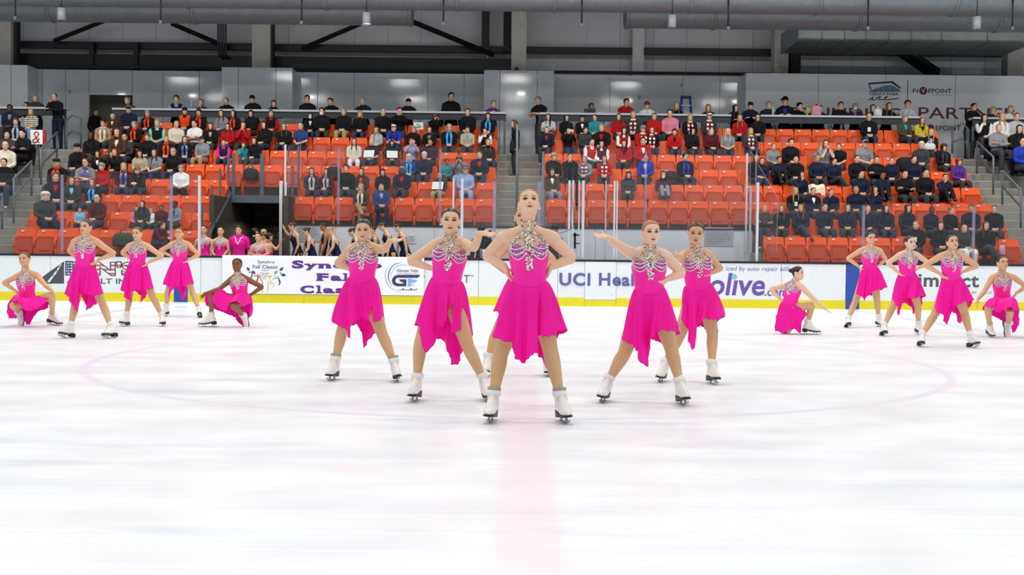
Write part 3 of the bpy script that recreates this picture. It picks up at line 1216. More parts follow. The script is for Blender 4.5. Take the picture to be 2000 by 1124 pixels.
def slab_letters(s, spans, vtop, vx, vbot, vdesc):
    """heavy slab serif letters, each fitted into its own place on the banner"""
    for ch, (u0, u1) in zip(s, spans):
        t = vtop if ch in 'SFClhi' else vx
        bt = vdesc if ch == 'y' else vbot
        x0, x1, y0, y1 = 480 + u0 / 8.03, 480 + u1 / 8.03, 480 + t / 8.03, 480 + bt / 8.03
        words(ch, x0, x1, y0, y1, QY, pur, ban, OB, 0.055)
        w_ = x1 - x0
        for a, b, k in SLAB.get(ch, ()):
            yy = y1 - 1.3 if k == 1 else y0 + 1.3 + k * (y1 - y0)
            flat([(x0 + a * w_, yy - 1.3), (x0 + b * w_, yy - 1.3), (x0 + b * w_, yy + 1.3), (x0 + a * w_, yy + 1.3)], QY - 0.0006, pur, ban, OB, 'letter_serif')


slab_letters('Synchro', [(722, 912), (930, 1115), (1145, 1335), (1365, 1545), (1565, 1760), (1785, 1915), (1940, 2136)], 232, 284, 361, 390)
slab_letters('Fall', [(1118, 1300), (1330, 1500), (1545, 1590), (1650, 1695)], 435, 472, 556, 556)
slab_letters('Classic', [(852, 1070), (1125, 1170), (1212, 1385), (1405, 1545), (1570, 1710), (1760, 1805), (1840, 2000)], 626, 668, 752, 752)
o1, s1 = (480, 480), 8.03
for s, a, b, c, d, bo in (('Synchro', 187, 455, 236, 292, 0.01), ('Fall Classic', 110, 508, 306, 362, 0.01), ('hosted by', 245, 362, 374, 404, 0), ('Glacier', 222, 376, 416, 452, 0), ('Falls', 252, 346, 458, 496, 0), ('FSC', 265, 322, 506, 531, 0)):
    words(s, o1[0] + a / s1, o1[0] + b / s1, o1[1] + c / s1, o1[1] + d / s1, QY, navy_i if c < 370 else gi, ban, OB, bo)


def leaf(u, v, ang, ln, m):
    pts = []
    for i in range(9):
        t = i / 8
        pts.append((t, 0.28 * sin(pi * t) * (1.1 - 0.3 * t)))
    for i in range(7, 0, -1):
        t = i / 8
        pts.append((t, -0.28 * sin(pi * t) * (1.1 - 0.3 * t)))
    c, s_ = cos(ang), sin(ang)
    flat([(u + ln * (x * c - y * s_), v + ln * (x * s_ + y * c)) for x, y in pts], QY, m, ban, OB, 'leaf_emblem', s1, o1)


for mm, lf, head, body in ((mat('leaf_violet', '4a3c6e'), [(62, 398, -2.25, 78)], (60, 422), [(75, 400), (100, 450), (80, 520), (60, 570)]),
                           (mat('leaf_plum', '6d3550'), [(150, 450, -2.3, 80)], (142, 476), [(155, 455), (190, 510), (160, 600), (140, 650)]),
                           (mat('leaf_orange', 'e08a5a'), [(238, 520, -2.2, 92)], (232, 540), [(240, 520), (262, 580), (250, 660), (265, 745)]),
                           (mat('leaf_gold', 'd8c671'), [(355, 515, -0.85, 80)], (374, 540), [(345, 560), (350, 630), (338, 740)]),
                           (mat('leaf_green', '6fae7c'), [(448, 450, -0.85, 78)], (460, 480), [(420, 530), (500, 510), (540, 570), (520, 600)]),
                           (mat('leaf_dark', '4a5660'), [(530, 400, -0.8, 85), (545, 455, 0.15, 92)], (543, 430), [(510, 480), (520, 540), (535, 590), (510, 630)])):
    for q in lf:
        leaf(*q, mm)
    disc(head[0], head[1], 11, QY - 0.001, mm, ban, OB, 'leaf_emblem', s1, o1)
    ribbon(body, 20, QY, mm, ban, OB, 'leaf_emblem', s1, o1)
ribbon([(425, 540), (380, 570), (400, 600), (440, 590), (425, 660)], 14, QY, mat('leaf_gold'), ban, OB, 'leaf_emblem', s1, o1)
o2, s2 = (740, 500), 12.49
for pl, wd, mm in (([(250, 230), (175, 360), (158, 500), (200, 660), (330, 810), (540, 890)], 16, lav_i), ([(545, 168), (380, 210), (265, 350), (232, 500), (255, 620), (312, 722)], 20, navy_i), ([(735, 245), (560, 222), (400, 290), (315, 410), (288, 540)], 16, lav_i)):
    ribbon(pl, wd, QY, mm, ban, OB, 'arc_emblem', s2, o2)
flat([(1005, 465), (480, 465), (400, 480), (340, 530), (312, 605), (335, 680), (390, 730), (460, 747), (655, 747), (670, 733), (670, 575), (492, 575), (505, 605), (540, 638), (592, 652), (592, 678), (470, 678), (420, 655), (398, 610), (415, 565), (460, 538), (940, 538), (985, 510)], QY, navy_i, ban, OB, 'letter_emblem', s2, o2)
flat([(705, 560), (785, 560), (800, 580), (935, 590), (905, 640), (850, 660), (790, 660), (790, 745), (705, 745)], QY, blue_i, ban, OB, 'letter_emblem', s2, o2)
flat([(465, 825), (560, 825), (575, 798), (610, 798), (620, 825), (755, 825), (770, 798), (805, 798), (815, 825), (905, 825), (915, 795), (932, 800), (920, 838), (880, 842), (470, 836)], QY, navy_i, ban, OB, 'blade_emblem', s2, o2)
words('Glacier Falls', 740 + 435 / s2, 740 + 960 / s2, 500 + 328 / s2, 500 + 396 / s2, QY, navy_i, ban, OB, 0.01)
words('Figure Skating Club', 740 + 435 / s2, 740 + 965 / s2, 500 + 414 / s2, 500 + 456 / s2, QY, gi, ban, OB)
words('est.', 740 + 805 / s2, 740 + 865 / s2, 500 + 705 / s2, 500 + 735 / s2, QY, gi, ban, OB)

# --- sponsor wall print
WY = 35.29
OW = None
dk = mat('ink_black', '1e2a30', 0.5)
mar = mat('ink_maroon', '6d2a2a', 0.5)
bl2 = mat('ink_pale_blue', '93a4b8', 0.5)


def pw4(s, a, b, c, d, m, bold=0.0, shear=0.0):
    return words(s, 1500 + a / 4, 1500 + b / 4, c / 4, d / 4, WY, m, board_wall, None, bold, shear)


pw4('GREAT PARK', 790, 1025, 723, 746, dk, 0.01)
ribbon([(785, 783), (815, 765), (822, 758), (812, 780), (835, 778), (858, 760), (880, 757), (862, 778), (900, 776), (925, 762), (935, 755), (918, 762), (920, 780), (965, 775), (1025, 770)], 7, WY, dk, board_wall, None, 'script_emblem', 4, (1500, 0), False)
disc(826, 748, 3, WY, dk, board_wall, None, 'script_emblem', 4, (1500, 0))
flat([(775, 648), (975, 634), (1045, 690), (1030, 692), (965, 648), (800, 660)], WY, dk, board_wall, None, 'building_emblem', 4, (1500, 0))
flat([(800, 705), (850, 692), (900, 672), (960, 664), (1000, 680), (1030, 700), (1030, 716), (800, 716)], WY, mat('ink_glass', '6f90a8', 0.5), board_wall, None, 'building_emblem', 4, (1500, 0))
flat([(782, 655), (800, 660), (810, 700), (795, 705)], WY, mat('ink_glass'), board_wall, None, 'building_emblem', 4, (1500, 0))
flat([(770, 716), (1045, 714), (1045, 717), (770, 719)], WY, dk, board_wall, None, 'building_emblem', 4, (1500, 0))
for u in (840, 880, 925, 970):
    flat([(u, 680), (u + 4, 680), (u + 4, 716), (u, 716)], WY - 0.001, dk, board_wall, None, 'building_emblem', 4, (1500, 0))
flat([(1090, 630), (1095, 630), (1093, 785), (1088, 785)], WY, dk, board_wall, None, 'divider_line', 4, (1500, 0))
pw4('FI', 1132, 1172, 694, 726, dk, 0.005)
pw4('EPOINT', 1253, 1436, 694, 728, dk, 0.005)
disc(1213, 710, 31, WY, mar, board_wall, None, 'round_emblem', 4, (1500, 0))
words('V', 1500 + 1197 / 4, 1500 + 1229 / 4, 692 / 4, 728 / 4, WY - 0.002, white_pl, board_wall, None, 0.01)
pw4('ARENA', 1275, 1436, 735, 750, bl2)
pw4('FOUNDING', 160, 1040, 842, 930, mar, 0.005)
pw4('PARTNER', 1175, 1950, 842, 930, mar, 0.005)
pw4('EPOINT', 1310, 1506, 982, 1020, dk, 0.005)
disc(1270, 998, 27, WY, mar, board_wall, None, 'round_emblem', 4, (1500, 0))
pw4('e', 32, 64, 975, 1008, dk)
pw4('IR', 470, 508, 972, 1008, dk)
# notices on the bench wall
nt_m = mat('notice_paper', 'a9adb4', 0.6)
ni = mat('ink_notice', '6f737b', 0.6)
for nm, x0_, y0_, x1_, y1_, lines in (('left', 579, 438, 625, 473, ('AS PART OF OUR ONGOING', 'CONSERVATION EFFORTS,', 'THIS FACILITY UTILIZES', 'RECYCLED WATER IN ITS', 'ICE SURFACE. PRECAUTION', 'NOTE: THIS WATER IS NOT', 'SUITABLE FOR HUMAN', 'CONSUMPTION.')),
                                      ('right', 1376, 444.5, 1432, 481.5, ('AS PART OF OUR ONGOING', 'CONSERVATION EFFORTS,', 'THIS FACILITY UTILIZES', 'RECYCLED WATER IN ITS', 'ICE SURFACE. PRECAUTION', 'NOTE: THIS WATER IS NOT', 'SUITABLE FOR HUMAN', 'CONSUMPTION.'))):
    t = thing('notice_sign', 'grey water notice with printed lines on the bench wall, ' + ('behind the skaters in navy' if nm == 'left' else 'beside the pink skater at right'), 'sign', (0, 28.25, 0))
    OT = Matrix.Translation((0, -28.25, 0))
    a, b = at(x0_, y0_, 28.25), at(x1_, y1_, 28.25)
    mb = MB()
    mb.box((a.x, 28.245, b.z), (b.x, 28.257, a.z))
    link('board', mb.mesh('board', [nt_m], False), t, OT)
    h = (y1_ - y0_) / (len(lines) + 1)
    for i, s in enumerate(lines):
        xx = x0_ + 4 + (x1_ - x0_ - 8) * min(1, len(s) / 24)
        words(s, x0_ + 4, xx, y0_ + h * (i + 0.45), y0_ + h * (i + 1.05), 28.242, ni, t, OT)
t = thing('notice_sign', 'small white notice on the bench wall behind the skaters in navy', 'sign', (0, 28.25, 0))
a, b = at(797, 459, 28.25), at(812, 476, 28.25)
mb = MB()
mb.box((a.x, 28.245, b.z), (b.x, 28.257, a.z))
link('board', mb.mesh('board', [wall_grey], False), t, Matrix.Translation((0, -28.25, 0)))
for i in range(4):
    mb = MB()
    mb.box((a.x + 0.02, 28.240, a.z - 0.05 - 0.04 * i), (b.x - 0.03 - 0.02 * (i % 2), 28.245, a.z - 0.04 - 0.04 * i))
    link('text_line', mb.mesh('text_line', [ni], False), t, Matrix.Translation((0, -28.25, 0)))
# ------------------------------------------------------------------ people
skin_m = mat('skin', objcol=True, rough=0.5, spec=0.35, var=0.03, scale=30)
hair_m = mat('hair', objcol=True, rough=0.42, spec=0.5, var=0.15, scale=60)
cloth_m = mat('cloth', objcol=True, rough=0.85, spec=0.2, var=0.06, scale=45)
knit_m = mat('knit', objcol=True, rough=0.9, spec=0.1, var=0.12, scale=90)
eye_white = mat('eye_white', 'd3ccc6', 0.3)
eye_dark = mat('eye_dark', '231a18', 0.3)
lash_m = mat('lash', '2a1c1a', 0.6)
lip_red = mat('lip_red', 'ad1d3c', 0.4)
lip_nat = mat('lip_natural', 'a8625a', 0.5)
brow_m = mat('brow', '4a3326', 0.8)
teeth_m = mat('teeth', 'f2efe9', 0.3)

HZ = [-.112, -.105, -.09, -.07, -.05, -.025, 0, .03, .06, .085, .102, .112]
HW = [.012, .032, .049, .058, .064, .069, .073, .0755, .073, .060, .038, .008]
HF = [.058, .074, .081, .083, .085, .086, .085, .088, .086, .070, .044, .010]
HB = [.010, .020, .035, .050, .066, .083, .094, .099, .096, .080, .052, .010]


def gz(x, c, s):
    return math.exp(-((x - c) / s) ** 2)


def face_bump(x, z):
    ax = abs(x)
    b = 0.0
    # nose
    t = min(max((0.022 - z) / 0.055, 0), 1)
    if z > -0.038:
        b += (0.004 + 0.017 * t) * gz(ax, 0, 0.0075 + 0.006 * t) * (1 if z > -0.030 else (z + 0.038) / 0.008) * (1 if z < 0.022 else gz(z, 0.022, 0.02))
    b -= 0.009 * gz(ax, 0.031, 0.015) * gz(z, 0.006, 0.012)
    b += 0.004 * gz(ax, 0.03, 0.02) * gz(z, 0.028, 0.010)
    b += 0.004 * gz(ax, 0.042, 0.018) * gz(z, -0.022, 0.018)
    b += 0.005 * gz(ax, 0, 0.020) * gz(z, -0.058, 0.010)
    b -= 0.003 * gz(ax, 0, 0.018) * gz(z, -0.074, 0.006)
    b += 0.006 * gz(ax, 0, 0.018) * gz(z, -0.093, 0.012)
    return b


def head_pt(phi, z, off=0.0):
    """phi 0 = face, pi = back of the head; local x right, y forward, z up"""
    wd, f, bk = np.interp(z, HZ, HW) + off, np.interp(z, HZ, HF) + off, np.interp(z, HZ, HB) + off
    s, c = sin(phi), cos(phi)
    e = 0.88
    x = wd * math.copysign(abs(s) ** e, s)
    y = (f if c > 0 else bk) * math.copysign(abs(c) ** e, c)
    if c > 0:
        y += face_bump(x, z) * min(1, c * 3)
    return V((x, y, z))


def face_y(x, z):
    wd, f = np.interp(z, HZ, HW), np.interp(z, HZ, HF)
    s = min(1, (abs(x) / wd)) ** (1 / 0.88)
    c = sqrt(max(0, 1 - s * s))
    return f * c ** 0.88 + face_bump(x, z) * min(1, c * 3)


def add_head(mb, Mx, n=28):
    rings = []
    for z in np.concatenate([np.linspace(-.111, -.03, 14), np.linspace(-.024, .03, 10), np.linspace(.037, .1115, 11)]):
        rings.append([Mx @ head_pt(2 * pi * j / n, z) for j in range(n)])
    mb.loft(rings)
    for sx in (-1, 1):
        mb.ball(Mx @ V((sx * .076, -.012, -.004)), .001, 6)
        rot = Mx.to_3x3() @ Matrix.Rotation(sx * 0.35, 3, 'Z')
        mb.ball(Mx @ V((sx * .077, -.014, -.002)), (.009, .019, .031), 10, rot=rot)


def face_parts(smile=0.0, makeup=True, lipm=1.0):
    """eyes, brows and lips lying on the face, in head coordinates; slots 0 white 1 iris 2 lash 3 brow 4 lips 5 teeth"""
    mb = MB()

    def strip(xc, zc, hw, top, bot, off, m, n=8, tilt=0.0, flip=1):
        rows = [[], [], []]
        for i in range(n + 1):
            t = -1 + 2 * i / n
            x = xc + hw * t
            zt = zc + top(t) + tilt * t * flip
            zb = zc + bot(t) + tilt * t * flip
            for r, z in ((0, zb), (1, 0.5 * (zb + zt)), (2, zt)):
                rows[r].append(V((x, face_y(x, z) + off, z)))
        mb.grid(rows, m)
    q = lambda t: 1 - t * t
    for sx in (-1, 1):
        xc = sx * .031
        if makeup:
            strip(xc + sx * .001, .006, .0185, lambda t: .0115 * q(t) ** .7 + .001, lambda t: -.0072 * q(t) - .0003, .0022, 2, tilt=.0022, flip=sx)
        strip(xc, .004, .0128, lambda t: .0041 * q(t), lambda t: -.0041 * q(t), .0034, 0, tilt=.0012, flip=sx)
        strip(xc, .0042, .0058, lambda t: .0041 * sqrt(max(q(t), 0)), lambda t: -.0041 * sqrt(max(q(t), 0)), .0046, 1)
        strip(xc, .0066, .0158, lambda t: .0046 * q(t), lambda t: .0012 * q(t) - .001 * (1 - q(t)), .0050, 2, tilt=.0014, flip=sx)
        strip(xc + sx * .002, .0275, .0185, lambda t: .0052 * q(t) + .001, lambda t: .0018 * q(t) - .0010, .0032, 3, tilt=.0018, flip=sx)
    up = lambda t: .0018 * (1 - abs(t)) + .0042 * (1 - abs(t)) ** .5 - .0016 * gz(t, 0, .18) + smile * .008 * t * t
    mid = lambda t: smile * .008 * t * t
    low = lambda t: -.0078 * q(t) ** .8 + smile * .008 * t * t
    hw = .0225 + .006 * smile
    strip(0, -.0575, hw, up, mid, .0028, 4, 10)
    strip(0, -.0575, hw, mid, low, .0030, 4, 10)
    if smile > 0.6:
        strip(0, -.0575, hw * .8, lambda t: .001 * q(t) + smile * .005 * t * t, lambda t: -.0045 * q(t) + smile * .005 * t * t, .0042, 5, 8)
    # nostrils
    for sx in (-1, 1):
        strip(sx * .006, -.0345, .0028, lambda t: .0016 * q(t), lambda t: -.0014 * q(t), .0030, 2, 4)
    return mb


def hair_cap(mb, zline, thick, n=40, rows=10, noise=0.0, seed=1, ztop=.1119):
    """cap of hair over the skull above zline(phi), thick(phi, t)"""
    rr = random.Random(seed)
    R_ = []
    for i in range(rows + 2):
        row = []
        for j in range(n):
            phi = 2 * pi * j / n
            a = phi if phi <= pi else 2 * pi - phi
            z0 = zline(a)
            if i == 0:
                p = head_pt(phi, z0, -.006)
            else:
                t = (i - 1) / rows
                z = z0 + (ztop - z0) * sin(t * pi / 2)
                th = thick(a, t) * min(1, .45 + 2.2 * t)
                p = head_pt(phi, z, th + (rr.uniform(-noise, noise) if noise else 0))
                c = cos(phi)
                if c > 0:
                    p.y -= face_bump(p.x, z) * min(1, c * 3)
                p.z += th * .9 * t
            row.append(p)
        R_.append(row)
    top = [R_[-1]]
    b = len(mb.v)
    mb.grid(R_, 0, True)
    c = sum(R_[-1], V()) / n
    mb.v.append(tuple(c))
    k = len(R_) - 1
    for j in range(n):
        mb.f.append((b + k * n + j, b + k * n + (j + 1) % n, len(mb.v) - 1))
        mb.m.append(0)


def curtain(mb, phi0, zend, flare=0.02, n=26, rows=8, front=0.0, wave=.004, seed=3, z0=.04, thick=.022):
    """hanging hair from the crown over the back and sides"""
    out, inn = [], []
    for i in range(rows + 1):
        t = i / rows
        z = z0 + (zend - z0) * t
        ro, ri = [], []
        for j in range(n + 1):
            phi = phi0 + (2 * pi - 2 * phi0) * j / n
            h = head_pt(phi, max(z, -.01), .012)
            s, c = sin(phi), cos(phi)
            x, y = h.x, h.y
            g = max(0, min(1, (-.06 - z) / .12))
            x *= 1 + g * flare * 8
            y = y * (1 - .25 * g) - (.02 * g if c < 0 else -front * g)
            wv = wave * sin(phi * 13 + seed) * (0.4 + t)
            tip = 1 - .55 * max(0, t - .75) / .25
            ro.append(V((x + wv * s, y + wv * c, z)))
            d = V((s, c, 0)) * thick * tip
            ri.append(V((x, y, z)) - d)
        out.append(ro)
        inn.append(ri)
    b = len(mb.v)
    mb.grid(out)
    mb.grid([r[::-1] for r in inn])
    mb.grid([out[-1], inn[-1]])
    for k in (0, n):
        mb.grid([[r[k] for r in out], [r[k] for r in inn]])


def zl(front, temple, ear, back):
    return lambda a: float(np.interp(a, [0, .6, 1.05, 1.35, 1.6, 1.95, 2.3, pi], [front, front - .006, temple, ear + .004, ear + .012, ear - .02, back, back]))


def hair_mesh(style, seed=1):
    mb = MB()
    if style == 's':
        hair_cap(mb, zl(.078, .045, -.005, -.06), lambda a, t: .010 + .008 * (1 if a < 1.2 else .6), noise=.003, seed=seed)
    elif style == 'n':
        hair_cap(mb, lambda a: float(np.interp(a, [0, 1.2, 1.5, 2, pi], [.108, .1, .0, -.04, -.06])), lambda a, t: .006 if a > 1.2 else .001, ztop=.11, seed=seed)
    elif style == 'l':
        hair_cap(mb, zl(.084, .06, .03, -.02), lambda a, t: .017)
        curtain(mb, 1.02, -.33, .02, front=.03, seed=seed)
    elif style == 'b':
        hair_cap(mb, zl(.062, .045, .02, -.02), lambda a, t: .020)
        curtain(mb, .98, -.15, .05, wave=.003, seed=seed, thick=.03)
    elif style == 'u':
        hair_cap(mb, zl(.082, .052, .004, -.07), lambda a, t: .007)
        mb.ball((0, -.105, .055), (.036, .034, .034), 12)
    elif style == 'p':
        hair_cap(mb, zl(.082, .052, .004, -.07), lambda a, t: .008)
        limb(mb, [(0, -.10, .06), (.01, -.145, .02), (.06, -.12, -.12), (.085, .0, -.26)], [.022, .03, .032, .012])
    elif style == 'c':
        hair_cap(mb, zl(.066, .045, -.01, -.07), lambda a, t: .034, noise=.010, n=30, seed=seed)
        curtain(mb, 1.05, -.09, .06, wave=.010, seed=seed, thick=.035)
    elif style == 'a':
        hair_cap(mb, zl(.08, .055, .0, -.06), lambda a, t: .026, noise=.006, n=30, seed=seed)
    elif style == 'slick':
        hair_cap(mb, zl(.084, .056, .008, -.075), lambda a, t: .005 - .0025 * gz(a, 0, .06) * t, n=56, rows=14)
        mb.ball((0, -.112, .040), (.040, .036, .036), 14)
    elif style == 'pixie':
        hair_cap(mb, zl(.055, .03, -.015, -.07), lambda a, t: .018, noise=.006, n=36, seed=seed)
    return mb


def add_hand(mb, wr, d, pn, s=1.0, curl=0.35, ts=1, spread=0.10, n=8):
    """palm, four unequal fingers with two bends and a thumb from the side of the palm.
    d: wrist to knuckles, pn: out of the palm, ts: which side the thumb is on"""
    d = V(d).normalized()
    pn = (V(pn) - d * V(pn).dot(d)).normalized()
    side = d.cross(pn) * ts
    P = lambda a, b, c: V(wr) + (d * a + side * b + pn * c) * s
    mb.tube([P(-.02, 0, 0), P(.012, 0, 0), P(.045, .004, .002), P(.078, .003, 0), P(.09, .002, 0)], [(x * s, y * s) for x, y in ((.025, .020), (.029, .018), (.037, .017), (.039, .014), (.034, .010))], 12, side)
    for k, (off, L, r) in enumerate(((.029, .070, .0088), (.0105, .079, .0090), (-.008, .072, .0086), (-.026, .056, .0077))):
        a = (1.5 - k) * spread
        fd = (d * cos(a) + side * sin(a)).normalized()
        p = P(.084, off, 0)
        pts, rad = [p - fd * .02 * s], [r * s]
        ang = curl * .45
        for q, (f_, rr) in enumerate(((.46, 1.0), (.30, .92), (.24, .78))):
            dd = fd * cos(ang) + pn * sin(ang)
            pts.append(pts[-1] + dd * (L * f_ + (.02 if q == 0 else 0)) * s)
            rad.append(r * rr * s)
            ang += curl * (.75 if q == 0 else .55)
        mb.tube(pts, rad, n, side)
    t0 = P(.022, .026, .004)
    a1 = (d * .62 + side * .74 + pn * .22).normalized()
    a2 = (d * .86 + side * .40 + pn * (.25 + curl * .3)).normalized()
    mb.tube([P(.005, .012, .002), t0, t0 + a1 * .036 * s, t0 + a1 * .036 * s + a2 * .030 * s], [.013 * s, .0125 * s, .0105 * s, .0085 * s], n, pn)


TOR = [(-.14, .094, .082, .080), (-.06, .136, .090, .100), (.0, .148, .092, .106), (.10, .147, .090, .100), (.22, .131, .087, .086), (.36, .117, .086, .080),
       (.50, .124, .090, .084), (.64, .139, .104, .090), (.74, .146, .104, .094), (.84, .148, .090, .092), (.92, .128, .070, .080), (.965, .092, .058, .066), (1.0, .056, .050, .054), (1.05, .050, .048, .050)]


class Torso:
    def __init__(s, pel, waist, neck, e_hip, e_sh, sc=1.0, bust=1.0, wide=1.0, deep=1.0):
        s.P, s.W, s.N = V(pel), V(waist), V(neck)
        s.eh, s.es = V(e_hip).normalized(), V(e_sh).normalized()
        s.sc, s.bust, s.wide, s.deep = sc, bust, wide, deep

    def frame(s, u):
        a = s.P
        c = s.N
        b = 2 * s.W - 0.5 * (a + c)
        tt = u
        p = a * (1 - tt) ** 2 + b * 2 * tt * (1 - tt) + c * tt ** 2
        t = ((b - a) * (1 - tt) + (c - b) * tt).normalized()
        e = s.eh.lerp(s.es, min(max(u, 0), 1))
        e = (e - t * e.dot(t)).normalized()
        return p, e, e.cross(t)

    def pt(s, u, th, infl=0.0):
        p, e, f = s.frame(u)
        us = [r[0] for r in TOR]
        hw = np.interp(u, us, [r[1] for r in TOR]) * s.sc * s.wide + infl
        hf = np.interp(u, us, [r[2] for r in TOR]) * s.sc * s.deep
        hb = np.interp(u, us, [r[3] for r in TOR]) * s.sc * s.deep + infl
        c, sn = cos(th), sin(th)
        e_ = .92
        x = hw * math.copysign(abs(c) ** e_, c)
        if sn > 0:
            d = (pi / 2 - th)
            hf += .026 * s.bust * s.sc * gz(u, .73, .085) * (gz(d, .62, .42) + gz(d, -.62, .42)) + infl
            y = hf * sn ** e_
        else:
            y = -hb * abs(sn) ** e_
        return p + e * x + f * y

    def rings(s, u0, u1, n, m, infl=0.0):
        return [[s.pt(u0 + (u1 - u0) * i / n, 2 * pi * j / m, infl) for j in range(m)] for i in range(n + 1)]


def head_matrix(c, yaw=0, pitch=0, roll=0, s=1.0):
    """yaw + turns towards +x, pitch + looks up, roll + leans the crown towards +x; radians. Faces -Y at zero."""
    return Matrix.Translation(c) @ Matrix.Rotation(yaw + pi, 4, 'Z') @ Matrix.Rotation(pitch, 4, 'X') @ Matrix.Rotation(-roll, 4, 'Y') @ Matrix.Scale(s, 4)


def body_rough(J, T, sc=1.0, leg=1.0, arm=1.0, feet=True, fine=True):
    """rough union of lofts for the whole figure; J holds joint positions"""
    mb = MB()
    mb.loft(T.rings(-.14, 1.05, 26, 28))
    Mx = J['head']
    hb = Mx @ V((0, -.012, -.045))
    nk = T.N
    limb(mb, [nk - (hb - nk) * .25, nk, nk.lerp(hb, .5), hb], [.060 * sc, .051 * sc, .047 * sc, .050 * sc], 3, 14)
    add_head(mb, Mx, 32 if fine else 24)
    for i in (0, 1):
        sh, el, wr = V(J['sh'][i]), V(J['el'][i]), V(J['wr'][i])
        limb(mb, [nk.lerp(hb, .25), nk.lerp(sh, .5) + V((0, 0, .012 * sc)), sh], [.036 * sc, .042 * sc, .050 * sc], 4, 12)
        a = arm * sc
        inn = T.frame(.80)[0]
        limb(mb, [inn.lerp(sh, .55), sh, sh.lerp(el, .28), sh.lerp(el, .62), el, el.lerp(wr, .22), el.lerp(wr, .6), wr],
             [.052 * a, .052 * a, .048 * a, .043 * a, .0375 * a, .039 * a, .033 * a, .0245 * a], 3, 12)
        add_hand(mb, wr, V(J['hd'][i]), V(J['pn'][i]), sc * J.get('hs', .95), J['curl'][i], J['ts'][i], J.get('spr', .1))
        hp, kn, an = V(J['hip'][i]), V(J['kn'][i]), V(J['an'][i])
        l = leg * sc
        back = V(J['legback'][i]) if 'legback' in J else V((0, .012, 0))
        limb(mb, [hp.lerp(T.P, .35), hp, hp.lerp(kn, .3), hp.lerp(kn, .7), kn, kn.lerp(an, .25) + back * sc, kn.lerp(an, .55) + back * .6 * sc, kn.lerp(an, .9), an],
             [.086 * l, .084 * l, .080 * l, .066 * l, .055 * l, .056 * l, .045 * l, .032 * l, .031 * l], 3, 14)
        if feet:
            fd = V(J['ft'][i])
            up = (kn - an).normalized()
            limb(mb, [an - fd * .03 * sc - up * .05 * sc, an + fd * .05 * sc - up * .055 * sc, an + fd * .10 * sc - up * .066 * sc, an + fd * .13 * sc - up * .070 * sc], [(.028 * sc, .024 * sc), (.030 * sc, .022 * sc), (.030 * sc, .014 * sc), (.022 * sc, .010 * sc)], 3, 10, fd.cross(up))
            limb(mb, [an + up * .02, an - up * .05 * sc - fd * .01], [.036 * sc, .036 * sc], 2, 10)
    return mb
# ------------------------------------------------------------------ skaters
pink = mat('pink_chiffon', 'ff14aa', 0.6, spec=0.25, trans=0.22, var=0.03, scale=8)
pink_ly = mat('pink_lycra', 'fd12a4', 0.42, spec=0.4, var=0.03, scale=10)
hem_m = mat('hem_stitch', 'b0116f', 0.7)


def sequin_material():
    m = mat('sequin_cup', 'c9219b', 0.35, spec=0.7)
    nt = m.node_tree
    b = nt.nodes['Principled BSDF']
    tc = nt.nodes.new('ShaderNodeTexCoord')
    vo = nt.nodes.new('ShaderNodeTexVoronoi')
    vo.inputs['Scale'].default_value = 130
    nt.links.new(tc.outputs['Object'], vo.inputs['Vector'])
    rp = nt.nodes.new('ShaderNodeValToRGB')
    rp.color_ramp.elements[0].position = 0.12
    rp.color_ramp.elements[0].color = lin('f6d8f0')
    rp.color_ramp.elements[1].position = 0.3
    rp.color_ramp.elements[1].color = lin('c42a9c')
    e = rp.color_ramp.elements.new(0.75)
    e.color = lin('93307f')
    nt.links.new(vo.outputs['Distance'], rp.inputs[0])
    nt.links.new(rp.outputs[0], b.inputs['Base Color'])
    return m


sequin = sequin_material()
nude = mat('nude_mesh', 'cdb193', 0.7, var=0.05, scale=60)
gem_w = mat('gem_silver', 'f8f6f2', 0.15, 0.25, spec=0.8)
gem_d = mat('gem_smoke', 'a8a49e', 0.12, 0.7, spec=0.8)
gem_r = mat('gem_red', 'b3173a', 0.12, 0.3, spec=0.9)
bead_m = mat('bead_white', 'f3e9f0', 0.3)
pearl = mat('pearl', 'f2efe9', 0.2)
tights = mat('tan_tights', 'd2ac80', 0.55, spec=0.3, var=0.03, scale=10)
tights_d = mat('brown_tights', '946a42', 0.55, spec=0.3, var=0.03, scale=10)
boot_w = mat('boot_leather', 'eeece6', 0.35, spec=0.5, var=0.02, scale=20)
sole_b = mat('boot_sole', '1a1817', 0.4)
blade_m = mat('blade_steel', 'b9bcc0', 0.2, 0.9)
lace_m = mat('lace_cream', 'd9d2c0', 0.7)
cuff_m = mat('cuff_knit', 'f0efec', 0.9, bump=0.4, bscale=150)
cuff_g = mat('cuff_lining', 'a9a196', 0.9)
stocking = skin_m

# one figure skate: local +Y towards the toe, +Z up, ice at z = -0.165
_b = MB()
limb(_b, [(0, -.010, .042), (0, -.012, .015), (0, -.016, -.02), (0, -.018, -.055)], [.045, .040, .041, .042], 3, 14)
limb(_b, [(0, -.045, -.050), (0, .02, -.056), (0, .085, -.084), (0, .14, -.094), (0, .168, -.099)], [(.038, .035), (.040, .046), (.043, .034), (.038, .026), (.022, .018)], 3, 14, (1, 0, 0))
limb(_b, [(0, -.01, .03), (0, .045, -.035), (0, .095, -.078)], [(.036, .036), (.036, .036), (.034, .024)], 3, 12, (1, 0, 0))
BOOT = remesh(_b.mesh('boot', [boot_w]), 0.007, 3)
_b = MB()
_o = [(-.030, -.085), (.030, -.085), (.034, -.04), (.030, .02), (.044, .09), (.038, .145), (.018, .183), (-.018, .183), (-.038, .145), (-.044, .09), (-.030, .02), (-.034, -.04)]
_b.loft([[V((x, y, z + (.040 * min(1, max(0, (.04 - y) / .11))))) for x, y in _o] for z in (-.126, -.114)])
